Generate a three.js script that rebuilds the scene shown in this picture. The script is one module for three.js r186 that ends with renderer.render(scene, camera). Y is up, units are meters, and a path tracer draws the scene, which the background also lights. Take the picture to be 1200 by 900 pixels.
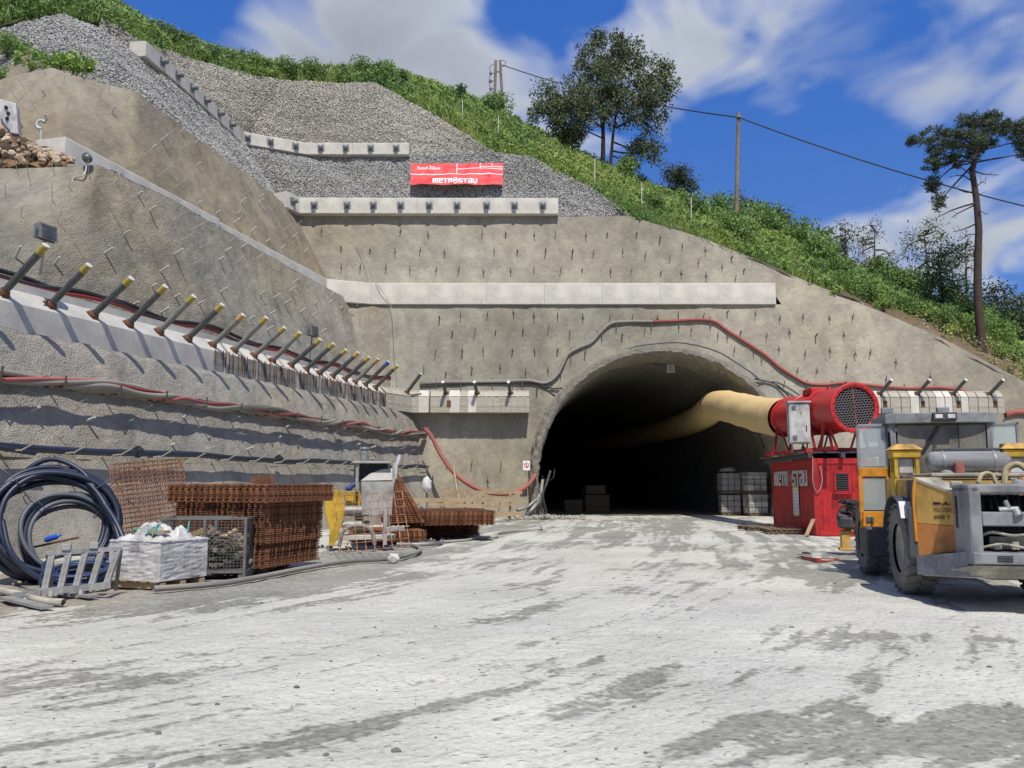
import * as THREE from 'three';
import { mergeGeometries, mergeVertices, toCreasedNormals } from 'three/addons/utils/BufferGeometryUtils.js';
import { RoundedBoxGeometry } from 'three/addons/geometries/RoundedBoxGeometry.js';

// ------------------------------------------------------------------ camera, sky, sun, exposure
const V3 = THREE.Vector3;
const scene = new THREE.Scene();
const camera = new THREE.PerspectiveCamera(2 * Math.atan(0.45) * 180 / Math.PI, 4 / 3, 0.1, 2000);
const PITCH = Math.atan(0.118), EYE = 1.6;
camera.position.set(0, EYE, 0);
camera.rotation.x = PITCH;
const renderer = new THREE.WebGLRenderer({ antialias: true });
renderer.toneMapping = THREE.LinearToneMapping;
renderer.toneMappingExposure = 1.0;
renderer.shadowMap.enabled = true;

const SUN_EL = 58 * Math.PI / 180, SUN_AZ = 9 * Math.PI / 180;     // behind the camera, a little to the right
const sunDir = new V3(Math.cos(SUN_EL) * Math.sin(SUN_AZ), Math.sin(SUN_EL), Math.cos(SUN_EL) * Math.cos(SUN_AZ));
const sun = new THREE.DirectionalLight(new THREE.Color(1.0, 0.945, 0.85), 4.5);
sun.position.copy(sunDir).multiplyScalar(150).add(new V3(0, 0, -35));
sun.target.position.set(0, 0, -35);
sun.castShadow = true;
sun.shadow.mapSize.set(4096, 4096);
Object.assign(sun.shadow.camera, { left: -60, right: 60, top: 60, bottom: -60, near: 1, far: 400 });
scene.add(sun, sun.target);

// ------------------------------------------------------------------ noise
function rng(seed) { let a = seed >>> 0; return () => { a = (a + 0x6d2b79f5) | 0; let t = Math.imul(a ^ (a >>> 15), 1 | a); t = (t + Math.imul(t ^ (t >>> 7), 61 | t)) ^ t; return ((t ^ (t >>> 14)) >>> 0) / 4294967296; }; }
const clamp = THREE.MathUtils.clamp, lerp = THREE.MathUtils.lerp, sstep = THREE.MathUtils.smoothstep;
function hash3(x, y, z) { let h = Math.imul(x, 374761393) ^ Math.imul(y, 668265263) ^ Math.imul(z, 2147483647 - 1013904223); h = Math.imul(h ^ (h >>> 13), 1274126177); h ^= h >>> 16; return (h >>> 0) / 4294967296; }
function vn3(x, y, z) {
  const ix = Math.floor(x), iy = Math.floor(y), iz = Math.floor(z); let fx = x - ix, fy = y - iy, fz = z - iz;
  fx = fx * fx * (3 - 2 * fx); fy = fy * fy * (3 - 2 * fy); fz = fz * fz * (3 - 2 * fz);
  const l = (a, b, t) => a + (b - a) * t;
  return l(l(l(hash3(ix, iy, iz), hash3(ix + 1, iy, iz), fx), l(hash3(ix, iy + 1, iz), hash3(ix + 1, iy + 1, iz), fx), fy),
    l(l(hash3(ix, iy, iz + 1), hash3(ix + 1, iy, iz + 1), fx), l(hash3(ix, iy + 1, iz + 1), hash3(ix + 1, iy + 1, iz + 1), fx), fy), fz) * 2 - 1;
}
function fbm3(x, y, z, o = 4) { let s = 0, a = 0.5; for (let i = 0; i < o; i++) { s += a * vn3(x, y, z); x = x * 2.03 + 17.1; y = y * 2.03 + 3.7; z = z * 2.03 + 9.2; a *= 0.5; } return s; }
// 2-D value noise, optionally tileable with an integer period
function vn2(x, y, p = 0, s = 0) {
  let ix = Math.floor(x), iy = Math.floor(y), fx = x - ix, fy = y - iy;
  fx = fx * fx * fx * (fx * (fx * 6 - 15) + 10); fy = fy * fy * fy * (fy * (fy * 6 - 15) + 10);
  let jx = ix + 1, jy = iy + 1;
  if (p) { ix = ((ix % p) + p) % p; iy = ((iy % p) + p) % p; jx = ((jx % p) + p) % p; jy = ((jy % p) + p) % p; }
  const a = hash3(ix, iy, s), b = hash3(jx, iy, s), c = hash3(ix, jy, s), d = hash3(jx, jy, s);
  return (a + (b - a) * fx + (c - a + (a - b - c + d) * fx) * fy) * 2 - 1;
}
function fbm2(x, y, o = 5, p = 0, s = 0, g = 0.5) { let r = 0, a = 0.5; for (let i = 0; i < o; i++) { r += a * vn2(x, y, p, s + i); x *= 2; y *= 2; p *= 2; a *= g; } return r; }
function cell2(x, y, p, s) {   // distance to the nearest and second nearest cell point, id of nearest
  const ix = Math.floor(x), iy = Math.floor(y); let d1 = 9, d2 = 9, id = 0;
  for (let j = -1; j <= 1; j++) for (let i = -1; i <= 1; i++) {
    const cx = ix + i, cy = iy + j, wx = p ? ((cx % p) + p) % p : cx, wy = p ? ((cy % p) + p) % p : cy;
    const hx = hash3(wx, wy, s), hy = hash3(wx, wy, s + 7), dx = cx + hx - x, dy = cy + hy - y, d = Math.sqrt(dx * dx + dy * dy);
    if (d < d1) { d2 = d1; d1 = d; id = hash3(wx, wy, s + 3); } else if (d < d2) d2 = d;
  }
  return [d1, d2, id];
}

// ------------------------------------------------------------------ the sky: air and broken clouds
{
  const W = 2304, H = 1152, data = new Float32Array(W * H * 4);
  // where banks and gaps stand: azimuth and elevation in degrees, spreads, weight
  const banks = [[-11, 27, 9, 6, 0.55], [-5, 20, 7, 4, 0.25], [-17, 22, 6, 5, 0.25], [-24, 30.5, 5.5, 3.4, -0.75], [1.5, 31.5, 5, 3, -0.4], [3, 25, 4, 3, 0.12], [10, 27, 4, 3, 0.28], [13, 23, 4, 2.6, -0.35], [8, 17, 8, 4, -0.35],
    [18, 28, 6, 2.0, 0.27], [25, 24.5, 7, 2.0, 0.30], [31, 29, 2.6, 2.4, 0.22], [22, 31.5, 4, 2, -0.1], [20, 20, 6, 2.6, -0.5], [30, 19.5, 5, 2.0, -0.48], [-24, 29, 5, 3, -0.2], [9, 18, 7, 4, -0.15], [13, 15, 3, 2, -0.4], [21, 15.0, 5, 1.8, 0.40], [29, 14.0, 5, 2.2, 0.46], [34, 10.5, 4, 2.4, -0.5], [15, 20, 5, 3, -0.3]];
  for (let r = 0; r < H; r++) {
    const el = ((r + 0.5) / H - 0.5) * Math.PI, sy = Math.sin(el), ce = Math.cos(el), eld = el * 180 / Math.PI;
    for (let c = 0; c < W; c++) {
      const th = ((c + 0.5) / W - 0.5) * 2 * Math.PI, dx = Math.cos(th) * ce, dz = Math.sin(th) * ce, o = (r * W + c) * 4;
      const t = Math.pow(Math.max(0, 1 - Math.max(sy, 0)), 3.2);
      let R = lerp(0.024, 0.19, t), G = lerp(0.125, 0.37, t), B = lerp(0.50, 0.78, t);
      const mu = dx * sunDir.x + sy * sunDir.y + dz * sunDir.z, glow = Math.pow(Math.max(0, mu), 12) * 0.5;
      R += glow; G += glow * 0.95; B += glow * 0.85;
      if (sy > -0.02) {
        const k = 1 / (Math.max(sy, 0) + 0.22), u = dx * k * 1.5, v = dz * k * 1.5;
        const wx = fbm2(u * 1.6 + 5.2, v * 1.6 + 1.3, 3, 0, 40), wz = fbm2(u * 1.6 + 9.7, v * 1.6 + 4.1, 3, 0, 50);
        let d = fbm2(u * 1.15 + wx * 0.7 + 3.1, v * 1.15 + wz * 0.7 + 7.7, 4, 0, 10, 0.55) * 0.95;
        const az = Math.atan2(dx, -dz) * 180 / Math.PI;
        let b = 0; for (const [a, e, sa, se, w] of banks) { const p = (az - a) / sa, q = (eld - e) / se, g = p * p + q * q; if (g < 9) b += w * Math.exp(-g); }
        const fine = fbm2(u * 5 + wx * 2.2, v * 5 + wz * 2.2, 5, 0, 20, 0.55);
        const wisp = fbm2(u * 3.2 + v * 1.2 + wx * 3, v * 9 - u * 4 + wz * 3, 5, 0, 60, 0.58);
        d = d * 0.8 + b * 0.95 + fine * 0.42 + wisp * 0.16;
        const a = Math.pow(clamp((d + 0.06) / 0.52, 0, 1), 1.15) * 0.95, thick = clamp((d - 0.22) / 0.5, 0, 1);
        const shade = 0.64 - 0.20 * thick + fine * 0.12, cr = shade * 0.90, cg = shade * 0.965, cb = shade * 1.09;
        const al = a * clamp(sy * 30 + 0.6, 0, 1);
        R = lerp(R, cr, al); G = lerp(G, cg, al); B = lerp(B, cb, al);
      } else { const g = clamp(-sy * 6, 0, 1); R = lerp(R, 0.22, g); G = lerp(G, 0.23, g); B = lerp(B, 0.2, g); }
      data[o] = R; data[o + 1] = G; data[o + 2] = B; data[o + 3] = 1;
    }
  }
  const t = new THREE.DataTexture(data, W, H, THREE.RGBAFormat, THREE.FloatType);
  t.mapping = THREE.EquirectangularReflectionMapping; t.magFilter = THREE.LinearFilter; t.needsUpdate = true;
  scene.background = t; scene.environment = t;
}
console.log('sky');

// ------------------------------------------------------------------ photo pixels to points
const S_ = Math.sin(PITCH), C_ = Math.cos(PITCH);
function P(px, py, zd) { const x = (px - 600) / 1000, y = (450 - py) / 1000, k = zd / (C_ - y * S_); return new V3(x * k, EYE + (y * C_ + S_) * k, -zd); }
function G(px, py, h = 0) { const x = (px - 600) / 1000, y = (450 - py) / 1000, k = (h - EYE) / (y * C_ + S_); return new V3(x * k, h, -(C_ - y * S_) * k); }
function pxOf(p) { const dy = p.y - EYE, d = -p.z; const f = d * C_ + dy * S_, u = dy * C_ - d * S_; return [600 + 1000 * p.x / f, 450 - 1000 * u / f]; }

// ------------------------------------------------------------------ naming and tagging
const taken = new Map();
function numbered(name) { const n = taken.get(name) ?? 0; taken.set(name, n + 1); return n ? name + '_' + String(n).padStart(3, '0') : name; }
function tag(o, label, category, group, kind) { o.userData = {}; if (label) o.userData.label = label; if (category) o.userData.category = category; if (group) o.userData.group = group; if (kind) o.userData.kind = kind; return o; }
function thing(name, label, category, pos = [0, 0, 0], turn = 0, group) {
  const g = new THREE.Group(); g.name = numbered(name); scene.add(g); g.position.set(...(pos.isVector3 ? pos.toArray() : pos)); g.rotation.y = turn; return tag(g, label, category, group);
}
function part(parent, name, geo, mat, label) {
  const m = new THREE.Mesh(Array.isArray(geo) ? merge(geo) : geo, mat); m.name = name; m.castShadow = m.receiveShadow = true; if (label) m.userData.label = label; parent.add(m); return m;
}
function solo(name, geo, mat, label, category, group, kind) { const m = part(scene, numbered(name), geo, mat); return tag(m, label, category, group, kind); }
function structure(name, geo, mat) { const m = part(scene, numbered(name), geo, mat); m.userData.kind = 'structure'; return m; }
function dup(root, label, group) { const r = root.clone(); r.name = numbered(root.name.replace(/_\d{3}$/, '')); r.userData = { ...root.userData }; if (label) r.userData.label = label; if (group) r.userData.group = group; scene.add(r); return r; }

// ------------------------------------------------------------------ geometry helpers
function plain(g) { let h = g.index ? g.toNonIndexed() : g; for (const k of Object.keys(h.attributes)) if (!['position', 'normal', 'uv'].includes(k)) h.deleteAttribute(k); if (!h.attributes.normal) h.computeVertexNormals(); if (!h.attributes.uv) h.setAttribute('uv', new THREE.BufferAttribute(new Float32Array(h.attributes.position.count * 2), 2)); h.morphAttributes = {}; return h; }
function merge(list) { return mergeGeometries(list.map(plain), false); }
function boxUV(g, s = 1) {   // uv in metres by the dominant axis of each face
  g = plain(g); const p = g.attributes.position, n = g.attributes.normal, uv = g.attributes.uv;
  for (let i = 0; i < p.count; i++) { const ax = Math.abs(n.getX(i)), ay = Math.abs(n.getY(i)), az = Math.abs(n.getZ(i)); const x = p.getX(i), y = p.getY(i), z = p.getZ(i); if (ax >= ay && ax >= az) uv.setXY(i, z * s, y * s); else if (ay >= az) uv.setXY(i, x * s, z * s); else uv.setXY(i, x * s, y * s); }
  return g;
}
function bx(w, h, d, x = 0, y = 0, z = 0, r = 0) { const g = r ? new RoundedBoxGeometry(w, h, d, 2, Math.min(r, w / 2.1, h / 2.1, d / 2.1)) : new THREE.BoxGeometry(w, h, d); g.translate(x, y, z); return boxUV(g); }
function bar(a, b, w, h = w, roll = 0) {
  const d = new V3().subVectors(b, a), L = d.length(), g = new THREE.BoxGeometry(w, h, L); const m = new THREE.Matrix4(), up = Math.abs(d.y) > 0.98 * L ? new V3(0, 0, 1) : new V3(0, 1, 0);
  m.lookAt(b, a, up); if (roll) g.rotateZ(roll); const uvg = boxUV(g); uvg.applyMatrix4(m); uvg.translate((a.x + b.x) / 2, (a.y + b.y) / 2, (a.z + b.z) / 2); return uvg;
}
function cyl(a, b, r1, r2 = r1, seg = 12, open = false) {
  const d = new V3().subVectors(b, a), L = d.length(), g = new THREE.CylinderGeometry(r2, r1, L, seg, 1, open); g.translate(0, L / 2, 0);
  g.applyQuaternion(new THREE.Quaternion().setFromUnitVectors(new V3(0, 1, 0), d.normalize())); g.translate(a.x, a.y, a.z); return plain(g);
}
function tube(pts, r, seg = 8, step = 0.25, closed = false) { const c = new THREE.CatmullRomCurve3(pts, closed, 'centripetal'); return plain(new THREE.TubeGeometry(c, Math.max(4, Math.ceil(c.getLength() / step)), r, seg, closed)); }
function extr(pts, depth, bev = 0, seg = 1) { const s = new THREE.Shape(pts.map((p) => new THREE.Vector2(p[0], p[1]))); const g = new THREE.ExtrudeGeometry(s, { depth, bevelEnabled: bev > 0, bevelSize: bev, bevelThickness: bev, bevelSegments: seg, curveSegments: 12 }); return boxUV(g); }
function lathe(pts, seg = 24) { return plain(new THREE.LatheGeometry(pts.map((p) => new THREE.Vector2(p[0], p[1])), seg)); }
const v = (x, y, z) => new V3(x, y, z);

// surface between two rails of equally many points; uv in metres, roughened along its normals
function patch(A, B, { cell = 0.3, cellV = cell, amp = 0.05, freq = 1.2, tint = null, uo = 0, oct = 4, crest = 0 } = {}) {
  const us = [[0, 0]]; for (let i = 0; i < A.length - 1; i++) { const L = Math.max(A[i].distanceTo(A[i + 1]), B[i].distanceTo(B[i + 1])), n = Math.max(1, Math.round(L / cell)); for (let k = 1; k <= n; k++) us.push([i, k / n]); }
  let H = 0; A.forEach((a, i) => { H = Math.max(H, a.distanceTo(B[i])); });
  const nv = Math.max(1, Math.round(H / cellV)), nu = us.length, pos = new Float32Array(nu * (nv + 1) * 3), uv = new Float32Array(nu * (nv + 1) * 2), idx = [];
  let um = uo; const pa = new V3(), pb = new V3(), q = new V3(), last = new V3();
  us.forEach(([i, t], c) => {
    pa.lerpVectors(A[i], A[i + 1] ?? A[i], t); pb.lerpVectors(B[i], B[i + 1] ?? B[i], t); q.lerpVectors(pa, pb, 0.5); if (c) um += q.distanceTo(last); last.copy(q);
    const h = pa.distanceTo(pb);
    for (let r = 0; r <= nv; r++) { const o = r * nu + c; q.lerpVectors(pa, pb, r / nv); pos.set([q.x, q.y, q.z], o * 3); uv.set([um, h * r / nv], o * 2); }
  });
  for (let r = 0; r < nv; r++) for (let c = 0; c < nu - 1; c++) { const a = r * nu + c, b = a + 1, d = a + nu, e = d + 1; idx.push(a, b, e, a, e, d); }
  const g = new THREE.BufferGeometry(); g.setAttribute('position', new THREE.BufferAttribute(pos, 3)); g.setAttribute('uv', new THREE.BufferAttribute(uv, 2)); g.setIndex(idx); g.computeVertexNormals();
  if (amp) {
    const n = g.attributes.normal; for (let i = 0; i < pos.length / 3; i++) { const x = pos[i * 3], y = pos[i * 3 + 1], z = pos[i * 3 + 2], d = fbm3(x * freq, y * freq, z * freq, oct) * amp * 2; pos[i * 3] += n.getX(i) * d; pos[i * 3 + 1] += n.getY(i) * d; pos[i * 3 + 2] += n.getZ(i) * d; }
    g.computeVertexNormals();
  }
  if (tint) { const col = new Float32Array(nu * (nv + 1) * 3); for (let i = 0; i < nu * (nv + 1); i++) col.set(tint(pos[i * 3], pos[i * 3 + 1], pos[i * 3 + 2], uv[i * 2], uv[i * 2 + 1], Math.floor(i / nu) / nv), i * 3); g.setAttribute('color', new THREE.BufferAttribute(col, 3)); }
  return g;
}
// point and normal on a patch: s along (0..1 by length of A), t across
function onPatch(A, B, s, t) {
  let l = PL.get(A), L = 0; if (!l) { l = []; for (let i = 0; i < A.length - 1; i++) l.push(A[i].distanceTo(A[i + 1]) + B[i].distanceTo(B[i + 1])); PL.set(A, l); } for (const d of l) L += d;
  let q = s * L, i = 0; while (i < l.length - 1 && q > l[i]) q -= l[i++];
  const k = q / l[i], pa = new V3().lerpVectors(A[i], A[i + 1], k), pb = new V3().lerpVectors(B[i], B[i + 1], k);
  const tu = new V3().subVectors(A[i + 1], A[i]).multiplyScalar(1 - t).addScaledVector(new V3().subVectors(B[i + 1], B[i]), t), tv = new V3().subVectors(pb, pa);
  return { p: new V3().lerpVectors(pa, pb, t), n: tu.cross(tv).normalize(), h: pa.distanceTo(pb) };
}
const PL = new WeakMap();
function patchLength(A, B) { let L = 0; for (let i = 0; i < A.length - 1; i++) L += (A[i].distanceTo(A[i + 1]) + B[i].distanceTo(B[i + 1])) / 2; return L; }
// prism swept along a polyline; profile points are [out, up] from the path, out is to the right of travel seen from above turned to the viewer
function pathLen(path) { const s = [0]; for (let i = 1; i < path.length; i++) s.push(s[i - 1] + path[i].distanceTo(path[i - 1])); return s; }
function frameAt(path, cum, s) {
  const n = path.length; let i = 0; while (i < n - 2 && s > cum[i + 1] + 1e-6) i++;
  const out = (j) => { const d = new V3().subVectors(path[j + 1], path[j]); d.y = 0; d.normalize(); return new V3(-d.z, 0, d.x); };
  const p = new V3().lerpVectors(path[i], path[i + 1], (s - cum[i]) / (cum[i + 1] - cum[i])); let o = out(i);
  const at = Math.abs(s - cum[i]) < 1e-5 && i > 0 ? i - 1 : Math.abs(s - cum[i + 1]) < 1e-5 && i < n - 2 ? i + 1 : -1;
  if (at >= 0) { const o2 = out(at), m = o.clone().add(o2).normalize(); m.multiplyScalar(1 / Math.max(0.4, m.dot(o))); o = m; }
  return { p, o };
}
function sweep(path, profile, s0, s1) {
  const cum = pathLen(path); s0 = s0 ?? 0; s1 = s1 ?? cum[cum.length - 1];
  const st = [s0, ...cum.filter((c) => c > s0 + 1e-3 && c < s1 - 1e-3), s1], rings = st.map((s) => { const { p, o } = frameAt(path, cum, s); return profile.map(([a, b]) => new V3(p.x + o.x * a, p.y + b, p.z + o.z * a)); });
  const pos = [], uv = [], m = profile.length; let per = [0]; for (let k = 0; k < m; k++) { const a = profile[k], b = profile[(k + 1) % m]; per.push(per[k] + Math.hypot(a[0] - b[0], a[1] - b[1])); }
  const quad = (a, b, c, d, ua, ub, va, vb) => { for (const [p, x, y] of [[a, ua, va], [b, ub, va], [c, ub, vb], [a, ua, va], [c, ub, vb], [d, ua, vb]]) { pos.push(p.x, p.y, p.z); uv.push(x, y); } };
  for (let i = 0; i < rings.length - 1; i++) for (let k = 0; k < m; k++) { const j = (k + 1) % m; quad(rings[i][k], rings[i + 1][k], rings[i + 1][j], rings[i][j], st[i], st[i + 1], per[k], per[k + 1]); }
  for (const [ring, flip] of [[rings[0], 0], [rings[rings.length - 1], 1]]) for (let k = 1; k < m - 1; k++) { const q = flip ? [0, k, k + 1] : [0, k + 1, k]; for (const w of q) { pos.push(ring[w].x, ring[w].y, ring[w].z); uv.push(profile[w][0], profile[w][1]); } }
  const g = new THREE.BufferGeometry(); g.setAttribute('position', new THREE.BufferAttribute(new Float32Array(pos), 3)); g.setAttribute('uv', new THREE.BufferAttribute(new Float32Array(uv), 2)); g.computeVertexNormals(); return g;
}
// profile order: counter-clockwise seen from the end it starts at, so that faces look outwards
const rectProfile = (o0, o1, u0, u1, c = 0.025) => [[o0, u0], [o1 - c, u0], [o1, u0 + c], [o1, u1 - c], [o1 - c, u1], [o0, u1]];

// ------------------------------------------------------------------ textures
function dtex(n, f, { srgb = true, rep = 1, m = n } = {}) {
  const d = new Uint8Array(n * m * 4); for (let y = 0; y < m; y++) for (let x = 0; x < n; x++) { const c = f((x + 0.5) / n, (y + 0.5) / m, x, y), o = (y * n + x) * 4; if (typeof c === 'number') { d[o] = d[o + 1] = d[o + 2] = clamp(c, 0, 1) * 255; } else { for (let k = 0; k < 3; k++) d[o + k] = clamp(c[k], 0, 1) * 255; } d[o + 3] = 255; }
  const t = new THREE.DataTexture(d, n, m); t.wrapS = t.wrapT = THREE.RepeatWrapping; t.magFilter = t.minFilter = THREE.LinearFilter; if (srgb) t.colorSpace = THREE.SRGBColorSpace; t.repeat.set(rep, rep); t.needsUpdate = true; return t;
}
const toS = (c) => c <= 0.0031308 ? c * 12.92 : 1.055 * Math.pow(c, 1 / 2.4) - 0.055;      // linear to sRGB, for colour maps
const lin3 = (r, g, b) => [toS(Math.max(r, 0)), toS(Math.max(g, 0)), toS(Math.max(b, 0))];
const RGB = (r, g, b) => new THREE.Color().setRGB(r, g, b);
// a neutral mottle: multiplies a material's own colour
function mottle(n, per, lo, hi, seed, oct = 6) { return dtex(n, (x, y) => { const k = clamp(0.5 + fbm2(x * per, y * per, oct, per, seed, 0.58) * 1.25, 0, 1), c = lerp(lo, hi, k); return [toS(c), toS(c), toS(c)]; }); }

const SHOT = (() => {   // sprayed concrete, 4 m tile
  const N = 1024, h = new Float32Array(N * N);
  const hm = (x, y) => { const w = fbm2(x * 16, y * 16, 3, 16, 3) * 0.02; const [a] = cell2((x + w) * 72, (y + w) * 72, 72, 5), [b] = cell2(x * 150, y * 150, 150, 9); return clamp(0.47 + fbm2(x * 20, y * 20, 5, 20, 1, 0.62) * 0.34 + (0.45 - a) * 0.30 + (0.45 - b) * 0.34, 0, 1); };
  for (let y = 0; y < N; y++) for (let x = 0; x < N; x++) h[y * N + x] = hm((x + .5) / N, (y + .5) / N);
  const bump = dtex(N, (x, y, i, j) => h[j * N + i], { srgb: false, rep: 0.25 });
  const map = dtex(N, (x, y, i, j) => { const k = fbm2(x * 6, y * 6, 6, 6, 21, 0.6), q = fbm2(x * 30, y * 30, 4, 30, 31), e = h[j * N + i]; const b = 0.88 + k * 0.20 + q * 0.14 + (e - 0.5) * 0.10; return lin3(b, b * (0.985 + k * 0.02), b * (0.96 - k * 0.03)); }, { rep: 0.25 });
  return { bump, map };
})();
console.log('shotcrete');
const CONC = (() => {   // formed concrete, 3 m tile
  const N = 512, map = dtex(N, (x, y) => { const k = fbm2(x * 5, y * 5, 6, 5, 71, 0.6), s = fbm2(x * 26, y * 3, 4, 0, 75), q = vn2(x * 200, y * 200, 200, 77); const b = 0.88 + k * 0.22 + q * 0.06; return lin3(b, b * 0.99, b * (0.965 - k * 0.04)); }, { rep: 1 / 3 });
  const bump = dtex(N, (x, y) => { const [a] = cell2(x * 60, y * 60, 60, 79); return 0.6 + fbm2(x * 14, y * 14, 5, 14, 73) * 0.4 - (a < 0.16 ? 0.3 : 0); }, { srgb: false, rep: 1 / 3 });
  return { map, bump };
})();
const RUST = dtex(256, (x, y) => { const k = fbm2(x * 8, y * 8, 5, 8, 91, 0.6); return lin3(0.215 + k * 0.24, 0.09 + k * 0.11, 0.042 + k * 0.055); }, { rep: 1 });
const DIRT = dtex(512, (x, y) => { const k = fbm2(x * 6, y * 6, 6, 6, 95, 0.62), s = fbm2(x * 40, y * 4, 4, 0, 99); const b = clamp(0.86 + k * 0.5 + s * 0.12, 0.4, 1); return lin3(b, b * 0.985, b * 0.96); }, { rep: 0.6 });
const GRAIN = dtex(256, (x, y) => { const k = fbm2(x * 3, y * 40, 4, 0, 103), q = fbm2(x * 2, y * 6, 3, 0, 107); const b = 0.8 + k * 0.3 + q * 0.2; return lin3(b, b * 0.97, b * 0.92); });

GRAIN.wrapS = GRAIN.wrapT = DIRT.wrapS = DIRT.wrapT = THREE.MirroredRepeatWrapping;
// ------------------------------------------------------------------ materials
const std = (c, o = {}) => new THREE.MeshStandardMaterial({ color: Array.isArray(c) ? RGB(...c) : c, roughness: 0.8, ...o });
const M = {
  shot: std([0.356, 0.340, 0.286], { map: SHOT.map, bumpMap: SHOT.bump, bumpScale: 0.026, roughness: 0.95, vertexColors: true }),
  shotRough: std([0.338, 0.322, 0.270], { map: SHOT.map, bumpMap: SHOT.bump, bumpScale: 0.055, roughness: 0.95, vertexColors: true }),
  tunnel: std([0.27, 0.256, 0.215], { map: SHOT.map, bumpMap: SHOT.bump, bumpScale: 0.05, roughness: 0.9 }),  // wall shotcrete in a darker tone, tunnel shade put into the colour
  conc: std([0.67, 0.645, 0.58], { map: CONC.map, bumpMap: CONC.bump, bumpScale: 0.006, roughness: 0.85 }),
  concGrey: std([0.52, 0.51, 0.475], { map: CONC.map, bumpMap: CONC.bump, bumpScale: 0.006, roughness: 0.85 }),
  galv: std([0.30, 0.31, 0.31], { map: DIRT, roughness: 0.55, metalness: 0.35 }),
  galvDark: std([0.13, 0.14, 0.145], { map: DIRT, roughness: 0.5, metalness: 0.4 }),
  steel: std([0.20, 0.205, 0.205], { map: DIRT, roughness: 0.5, metalness: 0.5 }),
  rust: std([1, 1, 1], { map: RUST, roughness: 0.9 }),
  rustDark: std([0.55, 0.55, 0.6], { map: RUST, roughness: 0.9 }),
  rustPale: std([1.5, 1.7, 2.0], { map: RUST, roughness: 0.9 }),
  orangeRust: std([0.15, 0.065, 0.03], { map: DIRT, roughness: 0.9 }),
  nail: std([0.48, 0.475, 0.44], { roughness: 0.7 }),
  nailDark: std([0.09, 0.075, 0.06], { roughness: 0.8, metalness: 0.2 }),
  yellowBand: std([0.43, 0.335, 0.06], { map: DIRT, roughness: 0.6 }),
  whiteCap: std([0.66, 0.66, 0.63], { map: DIRT, roughness: 0.6 }),
  blueBand: std([0.03, 0.10, 0.42], { map: DIRT, roughness: 0.6 }),
  tubeSteel: std([0.125, 0.135, 0.14], { map: DIRT, roughness: 0.5, metalness: 0.5 }),
  tubeGrey: std([0.26, 0.265, 0.25], { map: DIRT, roughness: 0.6, metalness: 0.3 }),
  anchorCap: std([0.20, 0.22, 0.23], { roughness: 0.5, metalness: 0.4 }),
  redCable: std([0.27, 0.032, 0.026], { map: DIRT, roughness: 0.6 }),
  redDusty: std([0.38, 0.115, 0.095], { map: DIRT, roughness: 0.75 }),
  greyCable: std([0.27, 0.255, 0.225], { map: DIRT, roughness: 0.75 }),
  blackCable: std([0.028, 0.028, 0.03], { map: DIRT, roughness: 0.55 }),
  navyHose: std([0.016, 0.024, 0.05], { map: DIRT, roughness: 0.42 }),
  greyHose: std([0.10, 0.115, 0.14], { map: DIRT, roughness: 0.5 }),
  blueHose: std([0.022, 0.048, 0.12], { map: DIRT, roughness: 0.5 }),
  creamHose: std([0.42, 0.39, 0.32], { map: DIRT, roughness: 0.7 }),
  paleBoard: std([0.47, 0.45, 0.385], { map: GRAIN, roughness: 0.9 }),
  greyBoard: std([0.30, 0.30, 0.28], { map: GRAIN, roughness: 0.9 }),
  darkBoard: std([0.20, 0.19, 0.17], { map: GRAIN, roughness: 0.9 }),
  wood: std([0.46, 0.34, 0.21], { map: GRAIN, roughness: 0.85 }),
  woodDark: std([0.20, 0.14, 0.085], { map: GRAIN, roughness: 0.9 }),
  poleWood: std([0.27, 0.225, 0.165], { map: GRAIN, roughness: 0.9 }),
  red: std([0.46, 0.018, 0.018], { map: DIRT, roughness: 0.5 }),
  redFan: std([0.56, 0.024, 0.024], { map: DIRT, roughness: 0.45 }),
  black: std([0.02, 0.02, 0.021], { map: DIRT, roughness: 0.6 }),
  duct: std([0.64, 0.47, 0.21], { roughness: 0.65 }),
  cabinet: std([0.55, 0.56, 0.56], { map: DIRT, roughness: 0.45 }),
  yellow: std([0.58, 0.37, 0.03], { map: DIRT, roughness: 0.55 }),
  orange: std([0.62, 0.26, 0.022], { map: DIRT, roughness: 0.5 }),
  dustyYellow: std([0.56, 0.345, 0.085], { map: DIRT, roughness: 0.75 }),
  dustyOrange: std([0.52, 0.215, 0.055], { map: DIRT, roughness: 0.75 }),
  truckGrey: std([0.25, 0.258, 0.27], { map: DIRT, roughness: 0.7 }),
  truckDark: std([0.055, 0.06, 0.068], { map: DIRT, roughness: 0.65 }),
  dust: std([0.44, 0.41, 0.34], { map: DIRT, roughness: 0.95 }),
  rubber: std([0.05, 0.05, 0.05], { map: DIRT, roughness: 0.9 }),
  rubberDusty: std([0.17, 0.162, 0.148], { map: DIRT, roughness: 0.95 }),
  glass: new THREE.MeshPhysicalMaterial({ color: RGB(0.80, 0.86, 0.86), transmission: 0.75, thickness: 0, roughness: 0.12, metalness: 0 }),
  dustyGlass: new THREE.MeshPhysicalMaterial({ color: RGB(0.34, 0.32, 0.27), map: DIRT, transmission: 0.45, thickness: 0, roughness: 0.45 }),
  film: std([0.62, 0.62, 0.64], { map: DIRT, roughness: 0.35 }),
  stone: std([0.34, 0.325, 0.29], { map: SHOT.map, roughness: 0.95 }),
  white: std([0.7, 0.7, 0.68], { roughness: 0.6 }),
};
console.log('materials');
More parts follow.
